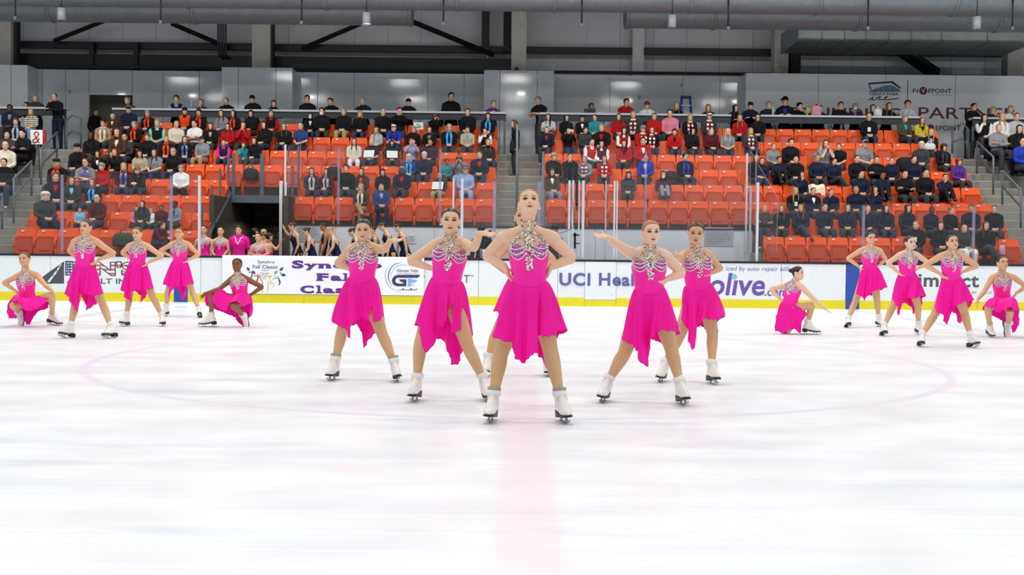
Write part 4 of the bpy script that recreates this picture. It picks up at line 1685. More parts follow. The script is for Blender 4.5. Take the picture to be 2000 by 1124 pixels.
_o2 = [(-.029, -.088), (.029, -.088), (.032, -.04), (.028, -.012), (-.028, -.012), (-.032, -.04)]
_b.loft([[V((x, y, z)) for x, y in _o2] for z in (-.126, -.080)])
SOLE = _b.mesh('sole', [sole_b], False)
_b = MB()
for poly in ([(-.115, -.150), (.165, -.150), (.190, -.140), (.196, -.148), (.18, -.160), (.12, -.165), (-.08, -.165), (-.118, -.160)],):
    _b.prism(poly, .007, Matrix.Translation((-.0035, 0, 0)) @ Matrix.Rotation(pi / 2, 4, 'Z') @ Matrix.Translation((0, -.007, 0)))
for y0, y1, zt in ((.075, .125, -.125), (-.06, -.02, -.125)):
    _b.box((-.004, y0, -.152), (.004, y0 + .012, zt))
    _b.box((-.004, y1 - .012, -.152), (.004, y1, zt))
    _b.box((-.022, y0 - .01, zt - .003), (.022, y1 + .01, zt))
BLADE = _b.mesh('blade', [blade_m], False)
_b = MB()
for i in range(8):
    t = i / 7
    z = .040 - .104 * t
    y = .032 + .056 * t ** 1.8
    _b.tube([(-.024, y - .003, z + .004), (0, y + .008, z), (.024, y - .003, z - .004)], [.0028] * 3, 5, round_=False)
for sx in (-1, 1):
    for i in range(8):
        t = i / 7
        _b.ball((sx * .025, .030 + .054 * t ** 1.8, .040 - .104 * t), .0042, 6)
limb(_b, [(0, .044, .01), (.03, .05, .015), (.034, .052, -.008), (0, .052, -.006), (-.034, .052, -.008), (-.03, .05, .015), (0, .044, .01)], [.0025] * 7, 3, 5)
LACES = _b.mesh('laces', [lace_m])
_b = MB()
_b.loft([[V((q * cos(2 * pi * j / 20), -.006 + q * sin(2 * pi * j / 20), z)) for j in range(20)] for q, z in ((.042, .016), (.049, .020), (.051, .036), (.050, .054), (.043, .058))])
CUFF = _b.mesh('cuff', [cuff_m])
_b = MB()
_b.loft([[V((q * cos(2 * pi * j / 20), -.006 + q * sin(2 * pi * j / 20), z)) for j in range(20)] for q, z in ((.042, .054), (.0485, .058), (.0485, .074), (.042, .078))])
LINING = _b.mesh('cuff_lining', [cuff_g])
HAIR_SLICK = {}
FACE_MESH = {}


def face_mesh(smile, makeup, lip, brow):
    key = (smile, makeup, lip, brow)
    if key not in FACE_MESH:
        FACE_MESH[key] = face_parts(smile, makeup).mesh('face_features', [eye_white, eye_dark, lash_m, mat('brow_' + brow, brow, 0.8), lip_red if lip == 'red' else lip_nat, teeth_m])
    return FACE_MESH[key]


def add_skate(parent, ank, f, u, lining=False, s=1.03):
    f, u = V(f).normalized(), V(u)
    u = (u - f * u.dot(f)).normalized()
    r = f.cross(u)
    Mx = Matrix((r, f, u)).transposed().to_4x4()
    Mx.translation = ank
    Mx = Mx @ Matrix.Scale(s, 4)
    b = link('skate_boot', BOOT, parent, Mx)
    link('sole', SOLE, b)
    link('blade', BLADE, b)
    link('laces', LACES, b)
    link('cuff', CUFF, b)
    if lining:
        link('cuff_lining', LINING, b)
    return b


def gem(mb, p, nrm, r, m):
    nrm = nrm.normalized()
    a = nrm.orthogonal().normalized()
    b = nrm.cross(a)
    vs = [p + (a * cos(pi * k / 3) + b * sin(pi * k / 3)) * r for k in range(6)]
    vs += [p + nrm * r * .45 + (a * cos(pi * k / 3 + .5) + b * sin(pi * k / 3 + .5)) * r * .55 for k in range(6)]
    fs = [(k, (k + 1) % 6, 6 + k) for k in range(6)] + [((k + 1) % 6, 6 + (k + 1) % 6, 6 + k) for k in range(6)] + [tuple(range(6, 12))]
    mb.add(vs, fs, m)


def costume(parent, T, base, Mx, seed, rows=34, cols=72):
    """leotard bodice, nude yoke and collar, bead swags and crystals on a torso"""
    rr = random.Random(seed)
    off = Matrix.Translation(-base)

    def top(th):
        d = abs((th - pi / 2 + pi) % (2 * pi) - pi)
        return float(np.interp(d, [0, .15, .35, .62, .95, 1.25, 1.6, 2.2, pi], [.755, .785, .835, .86, .835, .79, .73, .60, .56]))

    R_, fl = [], []
    for i in range(rows + 1):
        row = []
        for j in range(cols):
            th = 2 * pi * j / cols
            u = .0 + (top(th) - .0) * i / rows
            row.append(T.pt(u, th, .009 if i < rows else .002))
        R_.append(row)

    def slot(i, j):
        th = 2 * pi * (j + .5) / cols
        d = (th - pi / 2)
        u = top(th) * (i + .5) / rows
        for sx in (-1, 1):
            if ((d - sx * .68) / .58) ** 2 + ((u - .765) / .108) ** 2 < 1:
                return 1
        return 0
    mb = MB()
    mb.grid(R_, 0, True, slot)
    me = mb.mesh('bodice', [pink_ly, sequin])
    me.transform(off)
    link('bodice', me, parent)
    # nude yoke
    mb = MB()
    rows2 = []
    for i in range(9):
        row = []
        for j in range(33):
            th = pi / 2 - 1.12 + 2.24 * j / 32
            a = top(th) - .02
            u = a + (.985 - a) * i / 8
            w_ = 1 - .35 * (i / 8)
            th2 = pi / 2 + (th - pi / 2) * w_
            row.append(T.pt(u, th2, .006))
        rows2.append(row)
    mb.grid(rows2)
    hb = Mx @ V((0, -.012, -.045))
    nk = T.N
    ax = (hb - nk)
    rr_ = .0565 * T.sc
    mb.tube([nk - ax * .12, nk + ax * .25, nk + ax * .55], [rr_ * 1.04, rr_, rr_ * .97], 24, T.frame(1)[1], round_=False, cap=False)
    me = mb.mesh('nude_yoke', [nude])
    me.transform(off)
    link('nude_yoke', me, parent)
    # bead swags
    mb = MB()
    for sx in (-1, 1):
        for k in range(3):
            pts = []
            for i in range(15):
                t = i / 14
                d = .12 + 1.12 * t - .05 * k * t
                u = .82 - .045 * k + .015 * t - (.055 + .022 * k) * sin(pi * min(1, t)) ** .8
                pts.append(T.pt(u, pi / 2 - sx * d, .013))
            mb.tube(pts, [.0034 * T.sc] * 15, 5, round_=False)
            for p in pts[::2]:
                mb.ball(p, .0046 * T.sc, 4)
    me = mb.mesh('bead_swags', [bead_m])
    me.transform(off)
    o = link('bead_swags', me, parent)
    # crystals
    mb = MB()

    def put(u, d, r, inf=.011, red=.16):
        p = T.pt(u, pi / 2 + d, inf)
        n = p - T.frame(u)[0]
        n += V((rr.uniform(-.3, .3), rr.uniform(-.3, .3), rr.uniform(-.3, .3))) * n.length
        q = rr.random()
        gem(mb, p, n, r * T.sc, 2 if q < red else (1 if q < red + .22 else 0))
    u = .50
    while u < .99:
        for q in range(3):
            put(u, rr.uniform(-.17, .17) * (1 if u > .56 else .6 + (u - .5) * 6) * (1 if u < .93 else 1.5), rr.uniform(.0048, .0075), red=.12)
        u += .0095
    for sx in (-1, 1):
        for i in range(26):                       # straps from the collar to the outside of the cups
            t = i / 25
            for q in range(2):
                put(.985 - .15 * t, sx * (.52 + .50 * t ** .8 + rr.uniform(-.06, .06)), rr.uniform(.0045, .0078))
        for i in range(10):                       # necklace scallops
            t = i / 9
            put(.935 - .02 * sin(pi * t), sx * (.12 + .62 * t), .0042, red=.35)
            put(.89 - .03 * sin(pi * t), sx * (.16 + .75 * t), .0042, red=.35)
        for i in range(10):
            put(.83 - .07 * i / 9, sx * (.98 + .12 * i / 9), rr.uniform(.0045, .007))
        for i in range(26):
            put(rr.uniform(.68, .85), sx * rr.uniform(.2, 1.05), .0045, .012, 0.05)
    e1, f1 = T.frame(1)[1], T.frame(1)[2]
    for i in range(22):
        a = pi / 2 + rr.uniform(-.16, .16)
        t = rr.uniform(.0, .55)
        d = e1 * cos(a) + f1 * sin(a)
        gem(mb, nk + ax * t + d * (rr_ + .003), d, .0075 * T.sc, 2 if rr.random() < .2 else 0)
    for sx in (-1, 1):
        for i in range(4):
            a = pi / 2 + sx * .85
            d = e1 * cos(a) + f1 * sin(a)
            gem(mb, nk + ax * (.02 + .13 * i) + d * (rr_ + .003), d, .0075 * T.sc, 2 if i == 2 else 0)
    me = mb.mesh('crystals', [gem_w, gem_d, gem_r], False)
    me.transform(off)
    o = link('crystals', me, parent)
    o['kind'] = 'stuff'


def skirt(parent, T, Y, front, back, base, seed, Df=.185, Db=-.15, u_side=.35, u_front=.26, folds=1.0, N=168, rings=24, bulge=.014, lift=0.0):
    rr = random.Random(seed)

    def loopify(pts, n, depth):
        P = [(p[0], p[1]) for p in pts]
        D = [p[2] if len(p) > 2 else None for p in pts]
        seg = [0]
        for a, b in zip(P[:-1], P[1:]):
            seg.append(seg[-1] + math.hypot(a[0] - b[0], .6 * (a[1] - b[1])))
        out = []
        for i in range(n):
            t = i / n
            d = t * seg[-1]
            px, py = np.interp(d, seg, [p[0] for p in P]), np.interp(d, seg, [p[1] for p in P])
            if D[0] is not None:
                dy = np.interp(d, seg, D)
            else:
                dy = -depth * (1 - (1 - sin(pi * t)) ** 4)
            out.append(at(px, py, Y + dy))
        return out
    hem = loopify(front, N // 2, Df) + loopify(back, N - N // 2, Db)
    ph = [rr.uniform(0, 6.28) for _ in range(6)]
    fr = [rr.choice((4, 5)), rr.choice((7, 8)), rr.choice((13, 15))]
    rows = []
    cen_h = sum(hem, V()) / N
    for i in range(rings + 1):
        v = i / rings
        row = []
        for j in range(N):
            th = pi - 2 * pi * j / N
            d = abs((th - pi / 2 + pi) % (2 * pi) - pi)
            u = u_side + (u_front - u_side) * max(0, cos(d)) ** 1.5 if d < pi / 2 else u_side
            a = T.pt(u, th, .020 if lift else .012)
            h = hem[j]
            p = a.lerp(h, v)
            ax = T.frame(u)[0].lerp(cen_h, v)
            o = V((p.x - ax.x, p.y - ax.y, 0))
            o = o.normalized() if o.length > 1e-4 else V((0, 0, 0))
            b = bulge * sin(pi * min(1, v ** .55)) + folds * 1.8 * v ** .65 * (.016 * sin(fr[0] * th + ph[0]) + .015 * sin(fr[1] * th + ph[1]) + .009 * sin(fr[2] * th + ph[2]))
            edge = max(0, v - .82) / .18
            b += .008 * edge * sin(29 * th + ph[3])
            p = p + o * b
            if lift and d < pi / 2:
                p.z += lift * sin(pi * v) * max(0, cos(d)) ** .5
            p.z += .005 * edge * sin(37 * th + ph[4])
            row.append(p)
        rows.append(row)
    mb = MB()
    mb.grid(rows, 0, True, lambda i, j: 1 if i == rings - 1 and False else 0)
    mb.grid([rows[-1], [p + V((0, 0, -.004)) for p in rows[-1]]], 1, True)
    me = mb.mesh('skirt', [pink, hem_m])
    me.transform(Matrix.Translation(-base))
    return link('skirt', me, parent)


SKATERS = []
navy_ly = mat('navy_velvet', '10163a', 0.6, spec=0.25, var=0.05, scale=12)


def navy_costume(parent, T, base, rows=24, cols=56):
    def top(th):
        d = abs((th - pi / 2 + pi) % (2 * pi) - pi)
        return float(np.interp(d, [0, .4, .9, 1.3, 1.7, 2.2, 2.7, pi], [.90, .90, .84, .76, .66, .50, .36, .30]))
    mb = MB()
    R_ = []
    for i in range(rows + 1):
        R_.append([T.pt(top(2 * pi * j / cols) * i / rows, 2 * pi * j / cols, .010 if i < rows else .002) for j in range(cols)])
    mb.grid(R_, 0, True)
    for sx in (-1, 1):
        mb.tube([T.pt(.90, pi / 2 + sx * .4, .010), T.pt(.985, pi / 2 + sx * .6, .010), T.pt(.97, -pi / 2 - sx * .5, .008), T.pt(.75, -pi / 2 - sx * .55, .006), T.pt(.52, -pi / 2 - sx * .9, .006)], [.006] * 5, 6)
    me = mb.mesh('bodice', [navy_ly])
    me.transform(Matrix.Translation(-base))
    link('bodice', me, parent)
    mb = MB()
    nk = T.N
    f = T.frame(1)[2]
    mb.tube([nk + V((0, 0, .0)), nk + V((0, 0, .025)) + f * .01], [.0575, .0555], 20, round_=False, cap=False)
    me = mb.mesh('collar', [nude])
    me.transform(Matrix.Translation(-base))
    link('collar', me, parent)




def skater(name_label, Y, head, neck, sh, el, wr, tip, hip, kn, ft, front, back, hair, skin, waist=None, hs=.94, sc=1.0, yaw=(0, 0), smile=.3, voxel=.0075, lining=False, pn=None, curl=(.5, .5), lip='red', leg=.96, arm=.93, wide=.93,
           Df=.185, Db=-.15, u_side=.35, u_front=.26, tight=None, feet=None, folds=1.0, group=None, tsx=(1, -1), e_hip=None, e_sh=None, bust=1.0, legback=((0, .012, 0), (0, .012, 0)), bulge=.014, fhs=.92, spr=.1, lift=0.0, outfit='pink', back_low=False):
    j = lambda p: p if isinstance(p, Vector) else at(p[0], p[1], Y + (p[2] if len(p) > 2 else 0))
    neck3 = j(neck)
    hip3 = [j(p) for p in hip]
    pel = (hip3[0] + hip3[1]) / 2
    wst = j(waist) if waist else pel.lerp(neck3, .5)
    sh3 = [j(p) for p in sh]
    el3, wr3 = [j(p) for p in el], [j(p) for p in wr]
    kn3 = [j(p) for p in kn]
    if feet is None:
        kn3 = [p + V((0, .065, 0)) for p in kn3]
        hip3 = [p + V((0, .02, 0)) for p in hip3]
    skin = ''.join('%02x' % int(int(skin[i:i + 2], 16) * q) for i, q in ((0, .975), (2, .945), (4, .91)))
    an, fv, uv, gr = [], [], [], []
    for i in (0, 1):
        f = feet[i] if feet else None
        if f and 'an' in f:
            a = j(f['an'])
            an.append(a)
            fv.append(V(f['f']).normalized())
            uv.append(V(f['u']))
            gr.append(V((a.x, a.y, 0)))
        else:
            g = ground(*ft[i])
            bl = f['bl'] if f else .55
            shin = (kn3[i] - g).normalized()
            u = V((0, 0, 1)).lerp(shin, bl).normalized()
            y = radians(yaw[i])
            fd = V((sin(y), -cos(y), 0))
            fd = (fd - u * fd.dot(u)).normalized()
            lift_ = g + u * .17 - fd * .05
            an.append(lift_)
            fv.append(fd)
            uv.append(u)
            gr.append(g)
    base = (gr[0] + gr[1]) / 2
    base.z = 0
    hc = j(head[:2] + ((head[5],) if len(head) > 5 else (-.02,)))
    Mx = head_matrix(hc, radians(head[2]), radians(head[3]), radians(head[4]), hs)
    eh = V(e_hip) if e_hip else hip3[1] - hip3[0]
    es = V(e_sh) if e_sh else sh3[1] - sh3[0]
    T = Torso(pel, wst, neck3, eh, es, sc, bust, wide)
    tip3 = [j(p) for p in tip]
    J = dict(head=Mx, sh=sh3, el=el3, wr=wr3, hip=hip3, kn=kn3, an=an, ft=fv, hd=[tip3[i] - wr3[i] for i in (0, 1)],
             pn=pn or [(1, -.2, 0), (-1, -.2, 0)], curl=curl, ts=tsx, legback=legback, hs=fhs, spr=spr)
    mb = body_rough(J, T, sc, leg, arm, feet=False)
    me = remesh(mb.mesh('body', [skin_m]), voxel, 3)
    # tights from the hips down to the boots share the skin of the legs
    tm = tights_d if tight else tights
    me.materials.clear()
    me.materials.append(skin_m)
    me.materials.append(tm)
    n = len(me.polygons)
    cen = np.empty(n * 3)
    me.polygons.foreach_get('center', cen)
    cen = cen.reshape(-1, 3)

    def segd(a, b):
        a, b = np.array(a), np.array(b)
        ab = b - a
        t = np.clip(((cen - a) @ ab) / (ab @ ab), 0, 1)
        return np.linalg.norm(cen - (a + t[:, None] * ab), axis=1)
    dl = np.minimum.reduce([segd(hip3[i], kn3[i]) for i in (0, 1)] + [segd(kn3[i], an[i]) for i in (0, 1)])
    da = np.minimum.reduce([segd(sh3[i], el3[i]) for i in (0, 1)] + [segd(el3[i], wr3[i]) for i in (0, 1)] + [segd(wr3[i], wr3[i] + (tip3[i] - wr3[i]).normalized() * .19) for i in (0, 1)] + [segd(T.frame(.3)[0], neck3)])
    idx = (dl < da).astype(np.int32)
    me.polygons.foreach_set('material_index', idx)
    me.transform(Matrix.Translation(-base))
    o = link('person', me, None, Matrix.Translation(base), lin(skin))
    tag(o, name_label, 'person', group)
    off = Matrix.Translation(-base)
    link('face_features', face_mesh(smile, True, lip, hair if hair < '7' else '5a4030'), o, off @ Mx)
    if 'h' not in HAIR_SLICK:
        HAIR_SLICK['h'] = hair_mesh('slick').mesh('slicked_hair', [hair_m])
    link('slicked_hair', HAIR_SLICK['h'], o, off @ Mx, lin(hair))
    for sx in (-1, 1):
        mb = MB()
        mb.ball((sx * .080, .0, -.036), .008, 8)
        link('pearl_earring', mb.mesh('earring', [pearl]), o, off @ Mx)
    if outfit == 'navy':
        navy_costume(o, T, base)
    else:
        costume(o, T, base, Mx, len(SKATERS) + 5)
    sk = skirt(o, T, Y, front, back, base, len(SKATERS) * 7 + 3, Df, Db, u_side, u_front, folds, bulge=bulge, lift=lift)
    if outfit == 'navy':
        sk.data.materials[0] = navy_ly
        sk.data.materials[1] = navy_ly
    for i in (0, 1):
        add_skate(o, an[i] - base, fv[i], uv[i], lining)
    SKATERS.append(o)
    return o


FRONT_V = 'pink skaters in the front wedge'
LEFT_G = 'pink skaters of the left wing'
RIGHT_G = 'pink skaters of the right wing'
skater('person in pink skating dress at the point of the wedge, chin lifted, hands on hips', 7.95, (1033, 399.5, 3, 24, 0, -.05), (1031.6, 453), [(986, 463), (1075, 463)], [(951, 500, .07), (1117, 504, .07)], [(986, 521, .02), (1076, 522, .02)], [(995, 543, .03), (1066, 544, .03)],
       [(1011, 597), (1057, 597)], [(978, 692, -.05), (1075, 684, -.05)], [(957, 825.5), (1103, 826.5)],
       [(968, 650), (980, 659), (993, 672), (996, 690), (1010, 698), (1023, 711.5), (1033, 698), (1047, 684), (1051, 664), (1054, 655), (1066, 657), (1079, 654), (1097, 643)],
       [(1097, 643), (1085, 655), (1072, 690), (1067, 723), (1058, 700), (1046, 690), (1020, 680), (990, 668), (968, 650)],
       'c08a5c', 'ecc9ae', waist=(1034, 527), hs=.93, yaw=(-8, 12), smile=0, voxel=.006, lining=True, sc=1.01, leg=1.0, arm=.99, wide=.90, tsx=(-1, 1), group=FRONT_V)
skater('pink skater with slit skirt and arm raised forward, just left of the point skater', 9.0, (880, 432, 2, -2, 3, -.03), (881.5, 470), [(852, 478), (906, 478)], [(801, 510, .06), (926, 484, -.22)], [(841, 524, .02), (938, 456, -.30)], [(860, 532, -.02), (961, 459, -.34)],
       [(849, 588), (884, 586)], [(819, 676, -.04), (914, 680, -.05)], [(809, 785), (953, 783)],
       [(806, 632), (826, 649), (833, 680), (839, 688), (846, 668), (849.5, 645.5), (858, 636), (865, 639), (869, 628), (881, 592), (883, 594), (878, 651), (897.5, 649), (918, 642)],
       [(918, 642), (905, 670), (899, 700), (892, 711), (885, 713), (882, 695), (865, 664), (850, 660), (806, 632)],
       '2a1f1b', 'ecc7aa', waist=(875, 528), yaw=(-8, 8), smile=.25, voxel=.006, group=FRONT_V, pn=[(1, -.2, 0), (.1, -.5, .85)], curl=(.5, .15), tsx=(-1, -1), spr=.16)
skater('pink skater with palm held out, outermost on the left of the front wedge', 10.4, (710, 449.5, 0, -8, 0, -.03), (710, 478), [(685, 488), (734, 487)], [(659, 515, .05), (752, 487, -.22)], [(685, 526, .0), (762, 471, -.30)], [(700, 531, -.05), (781, 470, -.34)],
       [(692, 577), (720, 577)], [(665, 651, -.04), (745, 655, -.05)], [(647, 743.5), (777, 746.5)],
       [(654, 617), (657, 634), (675, 656), (686, 663), (688, 631), (705, 620.5), (722, 628), (722.5, 580), (724.5, 580), (727.5, 630), (741, 627.7), (755, 616)],
       [(755, 616), (740, 630), (731, 655), (720, 672), (709, 679), (707, 650), (695, 633), (680, 640), (654, 617)],
       '231b19', 'e3bd9e', waist=(708, 527), hs=.90, yaw=(-8, 10), smile=.1, voxel=.0065, lining=True, group=FRONT_V, pn=[(1, -.2, 0), (.1, -.5, .85)], curl=(.5, .15), tsx=(-1, -1), spr=.14)
skater('red-haired pink skater with one arm stretched out, just right of the point skater', 9.02, (1271, 456, 8, 2, 0, -.03), (1268, 491), [(1239, 498), (1298, 500)], [(1208, 480, -.12), (1332, 534, .05)], [(1188, 465, -.22), (1304, 545, 0)], [(1161, 461, -.27), (1292, 556, -.06)],
       [(1251, 605), (1290, 604)], [(1221, 692, -.04), (1314, 686, -.06)], [(1175.5, 786), (1336, 792)],
       [(1212, 658), (1230, 672), (1248, 685), (1249, 696), (1257, 709), (1265, 717.6), (1263.4, 702), (1269.5, 680), (1269, 665), (1281, 650), (1292, 643), (1309, 646.6), (1324, 640), (1334, 637)],
       [(1334, 637), (1316, 655), (1300, 672), (1288, 668), (1273.6, 662), (1240, 668), (1212, 658)],
       'a5714c', 'f0cdb6', waist=(1268, 546), hs=.90, yaw=(-16, 6), smile=.05, voxel=.006, group=FRONT_V, pn=[(.1, -.6, .8), (-1, -.2, 0)], curl=(.12, .5), tsx=(1, 1), arm=1.0, leg=1.0, spr=.13)
skater('pink skater reaching a hand forward, outermost on the right of the front wedge', 10.5, (1359, 456.5, -6, -8, 5, -.03), (1358, 491), [(1332, 502), (1383, 499)], [(1326, 507, -.26), (1405, 524, .05)], [(1328, 500, -.44), (1389, 533, 0)], [(1312, 493, -.52), (1381, 543, -.06)],
       [(1352, 590), (1381, 590)], [(1329, 658, -.03), (1394, 655, -.05)], [(1289, 746.5), (1394, 751)],
       [(1327, 609), (1343, 650), (1343, 666), (1356, 683), (1360, 680), (1358, 660), (1356, 641), (1377, 620), (1390, 625), (1400, 621), (1412, 613)],
       [(1412, 613), (1408, 640), (1396, 660), (1391, 680), (1387, 660), (1382, 645), (1370, 636), (1350, 640), (1327, 609)],
       '3a2920', 'e0b392', waist=(1362, 542), yaw=(-18, 8), smile=.5, voxel=.0065, group=FRONT_V, pn=[(0, -.5, .85), (-1, -.2, 0)], curl=(.2, .5), tsx=(1, 1), e_sh=(1, .12, 0.02))
skater('person in pink skating dress mostly hidden directly behind the point skater', 10.9, (1020, 424, 0, 0, 0, -.03), (1022, 466), [(996, 476), (1048, 476)], [(964, 511, .05), (1080, 508, .05)], [(985, 531, -.02), (1056, 532, -.02)], [(998, 542, -.06), (1045, 543, -.06)],
       [(1008, 578), (1036, 578)], [(968, 655, -.03), (1052, 655, -.03)], [(948, 735), (1072, 735)],
       [(965, 606), (977, 612), (990, 625), (1000, 650), (1012, 640), (1025, 620), (1045, 618), (1078, 604)],
       [(1078, 604), (1060, 640), (1040, 660), (1022, 640), (1000, 630), (965, 606)],
       '7a5236', 'e6bd9c', hs=.92, smile=.2, voxel=.008, group=FRONT_V, tsx=(-1, 1))
# left wing
skater('pink skater crouching low and smiling at the far left of the formation', 17.3, (48, 507.5, -6, 6, -6, -.04), (50, 532), [(36, 539), (72, 538)], [(8, 553, .10), (89, 558, -.15)], [(31, 569, .02), (102, 568, -.35)], [(35, 579, -.05), (109, 580, -.40)],
       [(46, 592), (63, 592)], [(25, 597, -.42), (100, 577, -.30)], [(37, 640), (108, 636)],
       [(13, 592, -.05), (17, 588, -.35), (35, 588, -.55), (45, 606, -.50), (56, 608, -.45), (75, 603, -.42), (92, 588, -.38), (96, 580, -.25)],
       [(96, 590, .05), (89, 603, -.02), (75, 610, .0), (63, 621, .02), (58, 634, .02), (52, 634, .02), (45, 622, .05), (29, 622, .08), (17, 622, .08), (15, 605, .05), (13, 592, -.05)],
       '6b4f36', 'e5b48c', waist=(52, 566), hs=.98, yaw=(0, 70), smile=1.0, feet=[dict(an=(37, 612, -.05), f=(.05, -.35, -.94), u=(0, -.94, .35)), dict(bl=.2)], group=LEFT_G, u_side=.22, u_front=.16, folds=.6, bulge=.02, lift=.10, voxel=.0075, curl=(.5, .3), tsx=(-1, 1))
skater('pink skater with hands on hips, nearest of the left wing, before the asphalt sign', 15.2, (168, 444, -14, 2, 4, -.03), (168, 464), [(145.5, 473), (189, 473)], [(136, 490, .12), (223, 496, .04)], [(148, 503, .10), (194, 507, -.02)], [(155, 509, .05), (186, 514, -.06)],
       [(156, 540), (177, 540)], [(143, 596, -.03), (197, 595, -.04)], [(128.5, 661), (214, 662)],
       [(126, 574), (136, 585), (137, 596), (147, 604), (154.6, 610), (154, 590), (153.5, 576), (163, 573), (172, 576), (184.6, 578), (200.5, 571)],
       [(200.5, 571), (190, 590), (177, 600), (167, 608), (168, 596), (160, 580), (145, 578), (126, 574)],
       '43301f', 'e3b68f', waist=(166, 505), hs=.92, yaw=(-20, -18), smile=0, group=LEFT_G, voxel=.007, tsx=(-1, 1))
skater('person in pink skating dress, one hand on hip, standing second from the tall one', 17.6, (268, 456.5, -8, -4, 0, -.03), (270, 475), [(253, 481), (287, 481)], [(239, 494, .10), (317, 501, .03)], [(253, 504, .06), (290, 513, -.02)], [(259, 509, 0), (283, 520, -.06)],
       [(260, 532), (278, 532)], [(250, 577, -.03), (296, 581, -.03)], [(242, 638), (319, 638)],
       [(238, 564), (242, 574), (253, 593), (256.7, 571), (263, 565.6), (275.6, 568.5), (286, 567), (296, 561)],
       [(296, 561), (286, 577), (281, 588), (273, 594), (276, 578), (263, 568), (250, 570), (238, 564)],
       '684830', 'eabf9c', waist=(269, 504), hs=.92, yaw=(-8, 10), smile=0, group=LEFT_G, voxel=.0075, tsx=(-1, 1))
skater('person in pink skating dress, smiling, hands on hips, before the left blue stripe', 20.3, (350, 455.8, 0, 2, 4, -.03), (351, 472), [(335, 478), (368, 478)], [(313, 490, .10), (388, 498, .04)], [(331, 499, .05), (370, 507, -.02)], [(338, 504, 0), (364, 512, -.06)],
       [(343, 527), (359, 527)], [(325, 573, -.02), (374, 572, -.03)], [(321, 618), (391, 621.5)],
       [(319, 551), (329, 562), (330, 579), (341, 562), (350, 558), (354, 545), (356, 545), (356, 560), (365, 557), (374, 553)],
       [(374, 553), (366, 567), (360, 580), (354.5, 587), (352, 570), (340, 560), (319, 551)],
       '5a432d', 'e7b88f', waist=(351, 501), hs=.90, yaw=(-6, 14), smile=.8, group=LEFT_G, voxel=.008, tsx=(-1, 1))
skater('person with dark skin in pink skating dress crouching with one hand over the raised knee', 17.7, (463, 518, -4, 2, 0, -.04), (464.5, 537.5), [(451, 547), (481, 545)], [(428, 565, -.18), (512, 561, .04)], [(405, 572, -.36), (489, 577, .02)], [(390, 583, -.42), (487, 587, -.02)],
       [(462, 586), (479, 586)], [(415, 576, -.20), (455, 597, -.42)], [(405, 639), (478, 642)],
       [(404, 597, -.05), (402, 580, -.15), (406, 569, -.22), (413, 569, -.30), (415, 590, -.34), (427, 603, -.32), (442, 608, -.35), (449, 592, -.50), (462, 588, -.52), (475, 598, -.35), (491, 592, -.05)],
       [(491, 600, .05), (487, 622, .03), (484, 640, .02), (476, 642, .02), (470, 634, .0), (463, 625, -.05), (452, 617, -.05), (430, 608, -.05), (415, 602, -.05), (404, 596, -.10)],
       '171211', '8a5a38', waist=(468, 566), hs=.95, yaw=(-78, 0), smile=.6, tight=True, feet=[dict(bl=.1), dict(an=(475.5, 618, -.10), f=(.1, -.4, -.92), u=(-.2, -.9, .35))], group=LEFT_G, u_side=.22, u_front=.16, folds=.6, bulge=.02, lift=.10, curl=(.2, .5), tsx=(1, 1), spr=.2)
# right wing
skater('person in pink skating dress crouching in profile beside the violet sponsor lettering', 17.3, (1558, 534, 62, 0, 0, -.02), (1552.5, 551.5), [(1538, 558, .10), (1564, 560, -.12)], [(1505.5, 565, .14), (1587, 582, -.20)], [(1527, 588, .06), (1609, 602, -.28)], [(1536, 597, 0), (1625, 612, -.30)],
       [(1536, 603, .07), (1546, 604, -.07)], [(1560, 618, .12), (1585, 596, -.10)], [(1531, 650), (1585, 654)],
       [(1521, 600, .0), (1516, 646, -.02), (1523, 650, -.10), (1528, 652, -.14), (1540, 645, -.20), (1552, 642, -.22), (1560, 650, -.22), (1563, 651, -.20), (1568, 625, -.22), (1570, 610, -.22)],
       [(1574, 616, .0), (1575, 612, .15), (1562, 640, .20), (1540, 645, .20), (1525, 648, .15), (1516, 630, .08), (1521, 600, .0)],
       '211816', 'edc6ae', waist=(1546, 578), hs=.95, yaw=(60, 76), smile=.7, feet=[dict(an=(1546, 637, .12), f=(.2, -.1, -.95), u=(.95, 0, .2)), dict(bl=.1)], group=RIGHT_G, u_side=.22, u_front=.20, folds=.5, bulge=.02, tsx=(-1, -1), e_hip=(.55, -.8, 0), e_sh=(.75, -.6, -.05), curl=(.5, .2), pn=[(1, -.2, 0), (-.2, 0, -1)], spr=.18)
skater('person in pink skating dress, smiling, hands on hips, before the blue stripe on the right', 19.3, (1701, 465.5, 0, -2, -4, -.03), (1699, 484), [(1681, 490), (1718, 490)], [(1656, 505, .06), (1730, 507, .06)], [(1676, 520, 0), (1719, 517, .04)], [(1684, 528, -.05), (1712, 523, 0)],
       [(1690, 540), (1707, 540)], [(1671, 594, -.03), (1716, 592, -.03)], [(1655, 641), (1720, 639)],
       [(1669, 567), (1678, 575), (1685, 582), (1687, 589), (1691, 582), (1694, 579), (1703, 572), (1708, 566), (1715, 568), (1728, 559)],
       [(1728, 559), (1718, 575), (1709, 587), (1706, 578), (1695, 576), (1680, 574), (1669, 567)],
       '271d1a', 'e8ba98', waist=(1699, 513), hs=.94, yaw=(-6, 8), smile=.7, group=RIGHT_G, voxel=.0075, tsx=(-1, 1))
